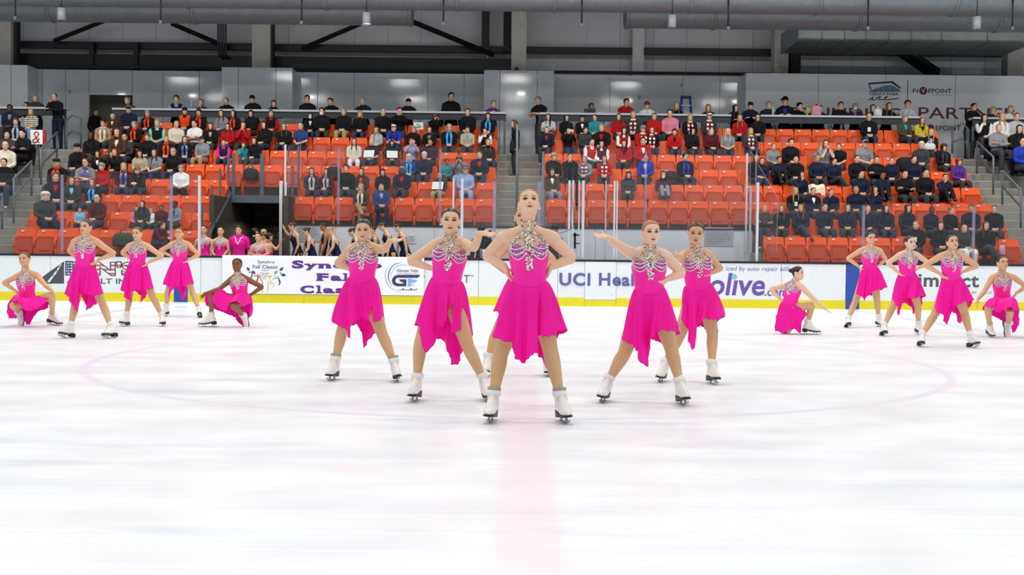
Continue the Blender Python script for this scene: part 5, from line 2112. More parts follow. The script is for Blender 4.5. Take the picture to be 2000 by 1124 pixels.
skater('pink skater looking sideways between the blue stripe and the nearest right-wing skater', 17.3, (1778, 474.5, 14, 2, -8, -.03), (1774, 493), [(1757, 499), (1791, 499)], [(1734, 514, .05), (1814, 514, .08)], [(1754, 533, 0), (1794, 524, .06)], [(1762, 541, -.05), (1787, 531, .02)],
       [(1766, 555), (1783, 555)], [(1746, 602, -.03), (1796, 601, -.03)], [(1725, 657), (1798, 655)],
       [(1745, 588), (1749, 600), (1757, 617), (1759, 605), (1762, 593), (1764.5, 580), (1775, 582), (1787, 583.5), (1805, 577)],
       [(1805, 577), (1796, 600), (1790, 612), (1782, 615), (1780, 600), (1768, 592), (1755, 592), (1745, 588)],
       '38271f', 'f0cdb8', waist=(1772, 525), hs=.96, yaw=(-6, 6), smile=0, group=RIGHT_G, voxel=.0075, tsx=(-1, 1))
skater('pink skater with hands on hips, nearest of the right wing, before the grey lettering', 15.2, (1860, 474, 2, 10, -6, -.03), (1859, 494), [(1836, 502), (1881, 502)], [(1807, 518, .08), (1908, 520, .08)], [(1836, 535, 0), (1881, 531, .04)], [(1845, 544, -.06), (1873, 539, -.02)],
       [(1849, 566), (1870, 566)], [(1828, 617, -.03), (1888, 613, -.03)], [(1797, 678), (1903, 680)],
       [(1822, 599), (1833, 607), (1843, 615), (1842, 628), (1849, 635), (1853, 627), (1854.5, 616), (1862, 603), (1869, 594), (1880, 592), (1901.5, 586)],
       [(1901.5, 586), (1890, 605), (1882, 625), (1876, 632), (1872, 622), (1867, 613), (1850, 605), (1822, 599)],
       '2f221c', 'e4b692', waist=(1858, 531), hs=.92, yaw=(-12, 8), smile=0, group=RIGHT_G, voxel=.007, tsx=(-1, 1), leg=1.0)
skater('pink skater crouching with one arm hanging at the far right of the formation', 17.3, (1958, 515, 4, 10, 0, -.04), (1956, 536), [(1938, 543), (1979, 542)], [(1922, 570, -.06), (2005, 560, .06)], [(1910, 585, -.14), (1985, 573, .02)], [(1906, 601, -.16), (1981, 582, -.04)],
       [(1948, 592), (1968, 592)], [(1930, 602, -.42), (1973, 612, -.44)], [(1935, 659), (1968, 657)],
       [(1918, 603, -.05), (1922, 598, -.40), (1930, 600, -.55), (1942, 600, -.52), (1945, 610, -.50), (1955, 610, -.50), (1963, 604, -.55), (1975, 600, -.58), (1984, 608, -.50), (1991, 606, -.15)],
       [(1991, 610, .05), (1990, 636, .05), (1984, 648, .04), (1978, 650, .02), (1976, 635, .0), (1962, 630, .0), (1950, 622, .02), (1935, 616, .05), (1918, 603, -.05)],
       '35261f', 'e0b18c', waist=(1957, 568), hs=.98, yaw=(-4, 4), smile=.1, feet=[dict(bl=.25), dict(an=(1970, 634, -.16), f=(.02, -.45, -.89), u=(0, -.89, .45))], group=RIGHT_G, u_side=.22, u_front=.16, folds=.6, bulge=.02, lift=.10, curl=(.25, .5), tsx=(1, 1), spr=.2)
# ------------------------------------------------------------------ stadium seats
orange = mat('seat_orange', 'ea5b22', 0.42, spec=0.22, var=0.04, scale=4)
orange_d = mat('seat_orange_pan', 'c9461a', 0.45, spec=0.2, var=0.04, scale=4)
tag_m = mat('seat_number_plate', 'e6e6e2', 0.4)
seat_steel = mat('seat_bracket', '8f3013', 0.5)
black_seat = mat('seat_black', '17171a', 0.4)


def shell(wd, rows, th, crown, n=14, m=0, exp=4.0):
    """rounded plastic shell: rows of (y, z, halfwidth factor), bulging by crown"""
    mb = MB()
    F_, B_ = [], []
    for y, z, k in rows:
        f, b = [], []
        for j in range(n + 1):
            t = -1 + 2 * j / n
            f.append(V((wd / 2 * k * t, y + crown * (t * t) * -1, z)))
            b.append(V((wd / 2 * k * t, y + th - crown * t * t, z)))
        F_.append(f)
        B_.append(b)
    mb.grid(F_, m)
    mb.grid([r[::-1] for r in B_], m)
    mb.grid([F_[0][::-1], B_[0][::-1]], m)
    mb.grid([F_[-1], B_[-1]], m)
    for e in (0, n):
        mb.grid([[r[e] for r in F_], [r[e] for r in B_]], m)
    return mb


# backrest: seat origin on the tread below the backrest, rink side is -Y
_r = [(-.10, .36, .90), (-.10, .40, .95), (-.065, .60, 1.0), (-.03, .72, 1.0), (-.005, .80, .98), (.0, .835, .955), (.008, .85, .90)]
SEAT_BACK = shell(.50, _r, .022, .035).mesh('backrest', [orange])
_b = shell(.435, [(-.225, .245, .80), (-.225, .26, .90), (-.205, .34, 1.0), (-.17, .52, 1.0), (-.155, .62, .97), (-.155, .655, .88), (-.155, .665, .74)], .045, .02)
SEAT_UP = _b.mesh('seat_pan', [orange_d])
_b = MB()
_b.grid([[V((-.15 + .3 * j / 6, y - .004, z)) for j in range(7)] for y, z in ((-.222, .33), (-.19, .47), (-.170, .60))])
SEAT_INSET = _b.mesh('pan_panel', [mat('seat_orange_inset', 'bd3f16', 0.45)])
_b = MB()
_r2 = []
for y, z, k in ((-.12, .415, .92), (-.18, .42, 1), (-.38, .43, 1), (-.50, .44, .98), (-.55, .425, .92), (-.555, .40, .88)):
    _r2.append([V((.2175 * k * (-1 + j / 6), y, z - .012 * (1 - (-1 + j / 6) ** 2))) for j in range(13)])
_b.grid(_r2)
_b.grid([[p + V((0, 0, -.035)) for p in r][::-1] for r in _r2])
_b.grid([_r2[-1], [p + V((0, 0.0, -.03)) for p in _r2[-1]]])
SEAT_DOWN = _b.mesh('seat_pan', [orange_d])
_b = MB()
_b.loft([[V((-.10 + .040 * cos(2 * pi * j / 14), y, .80 + .022 * sin(2 * pi * j / 14))) for j in range(14)] for y in (-.042, -.018)])
SEAT_TAG = _b.mesh('number_plate', [tag_m], False)
SEAT_ARM = []
for sx in (-1, 1):
    _b = MB()
    limb(_b, [(sx * .243, -.03, .60), (sx * .247, -.12, .60), (sx * .247, -.22, .58), (sx * .245, -.235, .50), (sx * .243, -.20, .42)], [(.016, .022)] * 5, 2, 6)
    _b.box((sx * .243 - .014, -.20, .0), (sx * .243 + .014, -.15, .45))
    SEAT_ARM.append(_b.mesh('side_bracket', [orange]))
SEATS = []           # (block, row, X, seat index, count)


def add_seat(X_, r, up, label, group, dark=False):
    t = thing('folding_chair' if dark else 'stadium_seat', label, 'seat', (X_, ROWY(r), FLZ(r)), group)
    if dark:
        k = 'dark'
        link('backrest', SEAT_BACK_D, t)
        link('seat_pan', SEAT_DOWN_D if not up else SEAT_UP_D, t)
        return t
    link('backrest', SEAT_BACK, t)
    p = link('seat_pan', SEAT_UP if up else SEAT_DOWN, t)
    if up:
        link('pan_panel', SEAT_INSET, p)
        link('number_plate', SEAT_TAG, t)
    for a in SEAT_ARM:
        link('side_bracket', a, t)
    return t


def recol(me, m):
    c = me.copy()
    c.materials.clear()
    c.materials.append(m)
    return c


SEAT_BACK_D, SEAT_DOWN_D, SEAT_UP_D = recol(SEAT_BACK, black_seat), recol(SEAT_DOWN, black_seat), recol(SEAT_UP, black_seat)
BLOCKS = []          # name, row, x0, x1, n
for r in range(1, 9):
    if r < 5:
        BLOCKS.append(('left stand', r, LB0 + .06, TUN0 - .06, 9))
        if r > 2:
            BLOCKS.append(('tunnel-side stand', r, TUN1 + .08, LB1 - .02, 10))
    else:
        BLOCKS.append(('left stand', r, LB0 + .12, LB1 - .02, 22))
    if r > 2:
        BLOCKS.append(('right stand', r, RB0 + .02, RB1 - .06, 22))
    else:
        BLOCKS.append(('right stand', r, 6.06, RB1 - .06, 12))
SEATX = [(nm, r, [x0 + (x1 - x0) * (i + .5) / n for i in range(n)]) for nm, r, x0, x1, n in BLOCKS]
OCC = {}


def nearest_seat(X_, r):
    best = None
    for b, (nm, rr_, xs) in enumerate(SEATX):
        if rr_ != r:
            continue
        for i, x in enumerate(xs):
            if (b, i) in OCC:
                continue
            if best is None or abs(x - X_) < best[0]:
                best = (abs(x - X_), b, i, x)
    return best
# ------------------------------------------------------------------ spectators
HAIRC = dict(k=('black', '151212'), d=('dark brown', '2a1d16'), b=('brown', '50351f'), l=('blond', 'b08d5c'), g=('grey', '8d8984'), w=('white', 'd9d5cf'), r=('auburn', '7c3f22'), s=('light brown', '7a5a3a'))
HAIRS = dict(s='short {} hair', l='long {} hair', b='a {} bob', u='{} hair tied back', p='a {} ponytail', n='a bald head', c='curly {} hair', a='cropped curly {} hair', x='short {} hair')
SKINS = dict(f='e0b294', t='c9976f', b='9a6a48', d='5d3c2a')
CLR = dict(black='17171a', navy='1c2238', blue='2e4277', royal='2738a6', red='b3161d', maroon='551621', grey='85888c', charcoal='3a3c40', white='e9e9e6', cream='d9d0bd', beige='b5a58a', tan='a08660', brown='4d3424', olive='4b4a34', green='2d4a33',
           teal='2f8c93', mint='7fd0b5', pink='d67f95', purple='5b2f80', plum='3b2038', lavender='9a9ac9', yellow='cfc02f', orange='e24a1e', sky='7fc0da', denim='323d50', light='92a7c6', khaki='a8976f', magenta='f01f9d', turquoise='3fa5e0', silver='b9bcc0', gold='c09a4a')
stripe_m = mat('scarf_stripes', 'ffffff', 0.9)
_nt = stripe_m.node_tree
_tc = _nt.nodes.new('ShaderNodeTexCoord')
_w = _nt.nodes.new('ShaderNodeTexWave')
_w.wave_type, _w.bands_direction = 'BANDS', 'Z'
_w.inputs['Scale'].default_value = 2.6
_rp = _nt.nodes.new('ShaderNodeValToRGB')
_rp.color_ramp.interpolation = 'CONSTANT'
_rp.color_ramp.elements[0].color = lin('a3121d')
_rp.color_ramp.elements[1].position = 0.5
_rp.color_ramp.elements[1].color = lin('ece8e4')
_nt.links.new(_tc.outputs['Object'], _w.inputs['Vector'])
_nt.links.new(_w.outputs['Fac'], _rp.inputs[0])
_nt.links.new(_rp.outputs[0], _nt.nodes['Principled BSDF'].inputs['Base Color'])
star_m = flag_material('stars')
knit_stripes = stripe_m.copy()
knit_stripes.name = 'knit_stripes'
for n_ in knit_stripes.node_tree.nodes:
    if n_.type == 'VALTORGB':
        n_.color_ramp.elements[0].color = lin('201f20')
        n_.color_ramp.elements[1].position = 0.25
        n_.color_ramp.elements[1].color = lin('d6cfc0')
    if n_.type == 'TEX_WAVE':
        n_.inputs['Scale'].default_value = 4.5


def pose_joints(pose):
    st = pose.startswith('st')
    J = dict(curl=(.7, .7), ts=(-1, 1), hs=1.0)
    if not st:
        pel, wst, nk, hd = V((0, -.15, .53)), V((0, -.115, .76)), V((0, -.135, 1.01)), V((0, -.185, 1.165))
        pitch = -.05
        sh = [V((s * .185, -.14, .955)) for s in (-1, 1)]
        hip = [V((s * .095, -.17, .53)) for s in (-1, 1)]
        kn = [V((s * .13, -.58, .51)) for s in (-1, 1)]
        an = [V((s * .12, -.60, .10)) for s in (-1, 1)]
        el = [V((s * .205, -.19, .72)) for s in (-1, 1)]
        wr = [V((s * .085, -.39, .635)) for s in (-1, 1)]
        tp = [V((-s * .02, -.46, .61)) for s in (-1, 1)]
        a = pose
        if 'cross' in a:
            kn[0], an[0] = V((.03, -.57, .63)), V((.24, -.70, .36))
        if 'up' in a:
            kn = [V((s * .09, -.46, .78)) for s in (-1, 1)]
            an = [V((s * .09, -.76, .50)) for s in (-1, 1)]
            wr = [V((s * .05, -.52, .70)) for s in (-1, 1)]
            tp = [V((-s * .03, -.60, .68)) for s in (-1, 1)]
        if 'arms' in a:
            el = [V((s * .21, -.21, .73)) for s in (-1, 1)]
            wr = [V((.10, -.36, .74)), V((-.10, -.33, .78))]
            tp = [V((.18, -.33, .76)), V((-.19, -.30, .79))]
        if 'face' in a:
            el[0], wr[0], tp[0] = V((-.17, -.36, .76)), V((-.07, -.33, .99)), V((-.02, -.31, 1.08))
            pitch = -.1
        if 'hands' in a:
            el = [V((s * .17, -.38, .76)) for s in (-1, 1)]
            wr = [V((s * .05, -.36, .98)) for s in (-1, 1)]
            tp = [V((s * .012, -.33, 1.07)) for s in (-1, 1)]
            pitch = -.15
        if 'phone' in a:
            el = [V((s * .2, -.34, .86)) for s in (-1, 1)]
            wr = [V((s * .075, -.46, 1.03)) for s in (-1, 1)]
            tp = [V((s * .04, -.47, 1.12)) for s in (-1, 1)]
        if 'knees' in a:
            nk, hd, wst = V((0, -.34, .95)), V((0, -.44, 1.08)), V((0, -.17, .75))
            sh = [V((s * .185, -.33, .90)) for s in (-1, 1)]
            el = [V((s * .17, -.53, .63)) for s in (-1, 1)]
            wr = [V((s * .05, -.68, .68)) for s in (-1, 1)]
            tp = [V((-s * .02, -.74, .70)) for s in (-1, 1)]
            pitch = .05
        fd = [V((0, -1, -.05)), V((0, -1, -.05))]
        if 'cross' in a:
            fd[0] = V((.3, -.9, -.3))
    else:
        pel, wst, nk, hd = V((0, .02, .90)), V((0, .03, 1.14)), V((0, .02, 1.42)), V((0, -.03, 1.575))
        pitch = -.08
        hip = [V((s * .09, .02, .90)) for s in (-1, 1)]
        kn = [V((s * .10, -.01, .50)) for s in (-1, 1)]
        an = [V((s * .10, .02, .09)) for s in (-1, 1)]
        sh = [V((s * .19, .02, 1.36)) for s in (-1, 1)]
        el = [V((s * .25, .05, 1.08)) for s in (-1, 1)]
        wr = [V((s * .24, -.06, .84)) for s in (-1, 1)]
        tp = [V((s * .23, -.09, .74)) for s in (-1, 1)]
        fd = [V((-.15, -1, 0)), V((.15, -1, 0))]
        if pose != 'st_down':
            nk, hd, wst = V((0, -.10, 1.41)), V((0, -.17, 1.56)), V((0, -.02, 1.14))
            sh = [V((s * .185, -.09, 1.345)) for s in (-1, 1)]
            el = [V((s * .235, -.20, 1.15)) for s in (-1, 1)]
            wr = [V((.05, -.40, 1.19)), V((-.05, -.37, 1.20))]
            tp = [V((.14, -.42, 1.185)), V((-.14, -.38, 1.195))]
        if pose == 'st_face':
            el[0], wr[0], tp[0] = V((-.16, -.33, 1.17)), V((-.07, -.32, 1.385)), V((-.02, -.30, 1.475))
            pitch = -.2
        if pose == 'st_hands':
            el = [V((s * .18, -.34, 1.17)) for s in (-1, 1)]
            wr = [V((s * .05, -.35, 1.37)) for s in (-1, 1)]
            tp = [V((s * .015, -.32, 1.46)) for s in (-1, 1)]
            pitch = -.1
    J.update(head=head_matrix(hd, 0, pitch, 0, .97), sh=sh, el=el, wr=wr, hip=hip, kn=kn, an=an, ft=fd, hd=[tp[i] - wr[i] for i in (0, 1)], pn=[(1, -.1, -.2), (-1, -.1, -.2)], legback=(V((0, .012, 0)),) * 2)
    T = Torso(pel, wst, nk, (1, 0, 0), (1, 0, 0), 1.02, .35, 1.06, 1.05)
    return J, T


PROTO = {}


def proto(pose):
    if pose in PROTO:
        return PROTO[pose]
    J, T = pose_joints(pose)
    D = dict(J=J, T=T)
    body = remesh(body_rough(J, T, 1.02, fine=False).mesh('body', [skin_m]), .0095, 2, .11)
    D['body'] = body
    nk = T.N
    for kind in ('long', 'short'):
        mb = MB()
        mb.loft(T.rings(-.10, .985, 18, 24, .017))
        mb.loft([[nk + (J['head'] @ V((0, -.012, -.045)) - nk) * k + V((cos(2 * pi * j / 18), sin(2 * pi * j / 18), 0)) * q for j in range(18)] for k, q in ((-.25, .075), (.1, .076), (.30, .066))])
        for i in (0, 1):
            s_, e_, w_ = J['sh'][i], J['el'][i], J['wr'][i]
            inn = T.frame(.80)[0]
            limb(mb, [nk + V((0, 0, .02)), nk.lerp(s_, .5) + V((0, .005, .018)), s_], [.060, .062, .065], 4, 12)
            if kind == 'long':
                limb(mb, [inn.lerp(s_, .55), s_, s_.lerp(e_, .4), e_, e_.lerp(w_, .5), e_.lerp(w_, .95)], [.066, .066, .060, .053, .046, .039], 3, 12)
            else:
                limb(mb, [inn.lerp(s_, .55), s_, s_.lerp(e_, .35), s_.lerp(e_, .72)], [.066, .065, .060, .058], 3, 12)
        D[kind] = remesh(mb.mesh('top', [cloth_m]), .014, 2, .16)
    mb = MB()
    mb.loft(T.rings(-.09, .93, 16, 24, .029))
    for i in (0, 1):
        s_ = J['sh'][i]
        limb(mb, [nk.lerp(s_, .35) + V((0, 0, .01)), nk.lerp(s_, .80)], [.070, .072], 3, 12)
    D['vest'] = remesh(mb.mesh('vest', [cloth_m]), .015, 2, .16)
    mb = MB()
    mb.loft(T.rings(-.14, .12, 8, 24, .020))
    for i in (0, 1):
        h, k, a = J['hip'][i], J['kn'][i], J['an'][i]
        limb(mb, [h.lerp(T.P, .35), h, h.lerp(k, .5), k, k.lerp(a, .45), k.lerp(a, .97)], [.105, .105, .093, .077, .068, .058], 3, 12)
    D['trousers'] = remesh(mb.mesh('trousers', [cloth_m]), .015, 2, .16)
    mb = MB()
    for i in (0, 1):
        a, f = J['an'][i], J['ft'][i].normalized()
        u = (J['kn'][i] - a).normalized()
        limb(mb, [a - f * .06 - u * .055, a + f * .04 - u * .055, a + f * .13 - u * .062, a + f * .17 - u * .067], [(.040, .040), (.044, .042), (.046, .030), (.034, .020)], 2, 10, f.cross(u))
        limb(mb, [a + u * .03, a - u * .05], [.046, .045], 1, 10)
    D['shoes'] = mb.mesh('footwear', [cloth_m])
    mb = MB()
    rows = []
    for i in range(7):
        u = .62 + .36 * i / 6
        hw = .04 + .30 * (i / 6)
        rows.append([T.pt(u, pi / 2 - hw + 2 * hw * j / 6, .033 - .010 * abs(j - 3) / 3) for j in range(7)])
    mb.grid(rows)
    D['shirt'] = mb.mesh('shirt_front', [cloth_m])
    for nm, lo in (('scarf', .18),):
        mb = MB()
        hb = nk + V((0, 0, .05))
        ring = [[nk + V((0, 0, dz)) + V((cos(2 * pi * j / 20) * q, sin(2 * pi * j / 20) * q * .95, 0)) for j in range(20)] for dz, q in ((-.01, .080), (.0, .098), (.03, .100), (.055, .084), (.05, .07))]
        mb.loft(ring)
        for sx in (-1, 1):
            A, B = [], []
            for i in range(11):
                u = 1.0 - (1 - lo) * i / 10
                d = sx * (.25 + .06 * sin(i * .3))
                A.append([T.pt(u, pi / 2 + d - .17 + .34 * j / 4, .058) for j in range(5)])
                B.append([T.pt(u, pi / 2 + d - .17 + .34 * j / 4, .044) for j in range(5)])
            mb.grid(A)
            mb.grid([r[::-1] for r in B])
            for e in (0, 4):
                mb.grid([[r[e] for r in A], [r[e] for r in B]])
            mb.grid([A[-1], B[-1]])
        D['scarf'] = mb.mesh('scarf', [cloth_m])
        D['scarf_s'] = D['scarf'].copy()
        D['scarf_s'].materials.clear()
        D['scarf_s'].materials.append(stripe_m)
        D['scarf_f'] = D['scarf'].copy()
        D['scarf_f'].materials.clear()
        D['scarf_f'].materials.append(star_m)
    PROTO[pose] = D
    return D


HM = {}


def hairm(style):
    if style not in HM:
        st = 'pixie' if style == 'x' else style
        HM[style] = hair_mesh(st, 2).mesh('hair', [hair_m])
    return HM[style]


FACE_C = face_parts(.15, False).mesh('face_features', [eye_white, eye_dark, lash_m, brow_m, lip_nat, teeth_m])
_b = MB()
hair_cap(_b, lambda a: float(np.interp(a, [0, 1, 1.6, pi], [.045, .04, .035, .0])), lambda a, t: .016 - .004 * t, n=32, rows=8)
_b.grid([[V((.075 * (-1 + j / 5), .088 - .045 * (-1 + j / 5) ** 2 + k * .075 * (1 - .35 * (-1 + j / 5) ** 2), .050 - .012 * k - .010 * (-1 + j / 5) ** 2)) for j in range(11)] for k in (0, .5, 1)])
_b.grid([[V((.075 * (-1 + j / 5), .088 - .045 * (-1 + j / 5) ** 2 + k * .075 * (1 - .35 * (-1 + j / 5) ** 2), .044 - .012 * k - .010 * (-1 + j / 5) ** 2)) for j in range(11)] for k in (1, .5, 0)])
CAP = _b.mesh('cap', [cloth_m])
_b = MB()
hair_cap(_b, lambda a: .048, lambda a, t: .018 + .028 * t, n=32, rows=6)
_n = 36
_r = [[V((q * .155 * sin(2 * pi * j / _n) * (1.0 if True else 1), q * .175 * cos(2 * pi * j / _n), .055 + .045 * abs(sin(2 * pi * j / _n)) ** 2 * (q - .5))) for j in range(_n)] for q in (.5, .75, 1.0)]
_b.grid(_r, 0, True)
_b.grid([[p - V((0, 0, .006)) for p in r] for r in _r[::-1]], 0, True)
COWBOY = _b.mesh('hat', [cloth_m])
_b = MB()
for sx in (-1, 1):
    _p = [V((sx * .031 + .021 * cos(2 * pi * j / 14), face_y(sx * .031, .004) + .012, .003 + .016 * sin(2 * pi * j / 14))) for j in range(15)]
    _b.tube(_p, [.0022] * 15, 5, round_=False)
    _b.tube([V((sx * .052, face_y(.05, .004) + .012, .006)), V((sx * .078, -.005, .006))], [.002] * 2, 5)
_b.tube([V((-.010, face_y(0, .004) + .006, .008)), V((.010, face_y(0, .004) + .006, .008))], [.002] * 2, 5)
GLASSES = _b.mesh('glasses', [black_pl])
_b = MB()
_b.grid([[V((x, face_y(x, z) + .014, z)) for x in np.linspace(-.056, .056, 11)] for z in np.linspace(-.098, -.016, 8)])
for sx in (-1, 1):
    _b.tube([V((sx * .056, face_y(.056, -.03) + .01, -.03)), V((sx * .078, -.01, .0))], [.002] * 2, 4)
MASK = _b.mesh('face_mask', [cloth_m])
# things held in the hands
PHONE = boxmesh('phone', (.15, .012, .078), cloth_m, .004)
PAPER = boxmesh('paper', (.30, .006, .21), cloth_m, .0)


def clothes(word):
    """'navy puffy jacket' -> colour, sleeve kind"""
    ws = word.split()
    return CLR[ws[0]], 'short' if ws[-1] in ('tee', 'polo', 'vest') else 'long'


PEOPLE = []


def spectator(line):
    f = [q.strip() for q in line.split('|')]
    px, py, row, hs_ = f[0].split()
    px, py = float(px), float(py)
    style, hc = hs_[0], HAIRC[hs_[1]]
    top = f[1]
    opt = {}
    for q in (f[2].split(',') if len(f) > 2 and f[2] else []):
        k, _, v = q.strip().partition(' ')
        opt[k] = v
    st = row[0] in 'ST'
    pose = opt.get('pose', 'st_lean' if st else 'lap')
    D = proto(pose)
    hl = D['J']['head'].translation
    h = sum(ord(c) for c in line)
    rz = radians(float(opt.get('turn', (h % 31) - 15)))
    if st:
        Y = float(row[1:]) if len(row) > 1 else 34.05
        fz = float(opt.get('floor', WALK))
        c = at(px, py, Y + hl.y)
        sc = min(max((c.z - fz) / hl.z, .84), 1.14)
        root = V((c.x, Y, fz))
    else:
        r = int(row)
        Y = ROWY(r)
        c = at(px, py, Y - .06 + hl.y)
        sc = (c.z - FLZ(r) - .455) / (hl.z - .43)
        sc = min(max(sc, .55), 1.12)
        root = V((c.x, Y - .06, FLZ(r) + .43 * (1 - sc) + .025))
    girth = float(opt.get('wide', 1.0)) * .95
    Mw = Matrix.Translation(root) @ Matrix.Rotation(rz, 4, 'Z') @ Matrix.Diagonal((sc * girth, sc, sc, 1))
    skin = SKINS[opt.get('skin', 'f')]
    o = bpy.data.objects.new('person', D['body'])
    COL.objects.link(o)
    o.matrix_world = Mw
    o.color = lin(skin)
    col, kind = clothes(top)
    tp_ = link('top', D[kind], o, None, lin(col))
    if 'striped' in opt.get('label', ''):
        tp_.data = D[kind].copy()
        tp_.data.materials.clear()
        tp_.data.materials.append(knit_stripes)
    if not (row[0] == 'S' and 'floor' not in opt):
        link('trousers', D['trousers'], o, None, lin(CLR[opt.get('legs', 'charcoal' if h % 3 else 'denim')]))
        if st or 'up' in pose or 'cross' in pose:
            link('footwear', D['shoes'], o, None, lin(CLR[opt.get('feet', 'charcoal')]))
    else:
        link('trousers', D['trousers'], o, None, lin(CLR[opt.get('legs', 'charcoal')]))
    HMx = D['J']['head'] @ Matrix.Rotation(radians(float(opt.get('look', (h % 41) - 20))), 4, 'Z')
    link('hair', hairm(style), o, HMx, lin(hc[1]))
    link('face_features', FACE_C, o, HMx @ Matrix.Translation((0, .004, 0)))
    if 'shirt' in opt:
        link('shirt_front', D['shirt'], o, None, lin(CLR[opt['shirt']]))
    if 'vest' in opt:
        link('vest', D['vest'], o, None, lin(CLR[opt['vest']]))
    if 'scarf' in opt:
        v = opt['scarf']
        link('scarf', D['scarf_s' if v == 'striped' else 'scarf_f' if v == 'flag' else 'scarf'], o, None, lin(CLR.get(v, 'ffffff')))
    if 'cap' in opt:
        link('cap', CAP, o, HMx, lin(CLR[opt['cap']]))
    if 'hat' in opt:
        link('hat', COWBOY, o, HMx, lin(CLR[opt['hat']]))
    if 'glasses' in opt:
        link('glasses', GLASSES, o, HMx)
    if 'mask' in opt:
        link('face_mask', MASK, o, HMx, lin(CLR[opt['mask']]))
    if 'lanyard' in opt:
        b = boxmesh('badge', (.09, .008, .12), white_pl)
        link('badge', b, o, Matrix.Translation(D['T'].pt(.45, pi / 2, .05)))
    o['category'] = 'person'
    o['group'] = ('spectators standing along the top counters' if st else 'spectators in the stands') if row[0] != 'T' else 'people at the rink side'
    acc = []
    for k, t in (('cap', '{} cap'), ('hat', '{} cowboy hat'), ('mask', '{} face mask'), ('scarf', '{} scarf'), ('vest', '{} vest'), ('shirt', '{} shirt'), ('glasses', 'glasses')):
        if k in opt:
            acc.append(t.format(opt[k]))
    PEOPLE.append(dict(o=o, row=row, x=root.x, hair=HAIRS[style].format(hc[0]), top=top, acc=acc, opt=opt, px=px, M=Mw, D=D, label=opt.get('label')))
    if not st:
        r = int(row)
        nb = nearest_seat(root.x, r)
        if nb and nb[0] < .45:
            OCC[(nb[1], nb[2])] = o
        else:
            add_seat(root.x, r, False, 'x', 'black folding seats outside the aisles', dark=True)['mate'] = o.name
    # hand-held things
    if 'phone' in opt:
        p = Mw @ ((D['J']['wr'][0] + D['J']['wr'][1]) / 2 + V((0, -.035, .07)))
        q = link('phone', PHONE, None, Matrix.Translation(p) @ Matrix.Rotation(rz, 4, 'Z'), lin(CLR[opt['phone']]))
        tag(q, '%s phone held up by the person in %s with %s' % (opt['phone'], top, HAIRS[style].format(hc[0])), 'phone')
    if 'paper' in opt:
        p = Mw @ ((D['J']['wr'][0] + D['J']['wr'][1]) / 2 + V((0, -.09, .03)))
        q = link('paper_sign', PAPER, None, Matrix.Translation(p) @ Matrix.Rotation(rz, 4, 'Z') @ Matrix.Rotation(-.35, 4, 'X'), lin(CLR['white']))
        tag(q, 'white paper sign held on the lap by the person in %s' % top, 'paper')
    return o


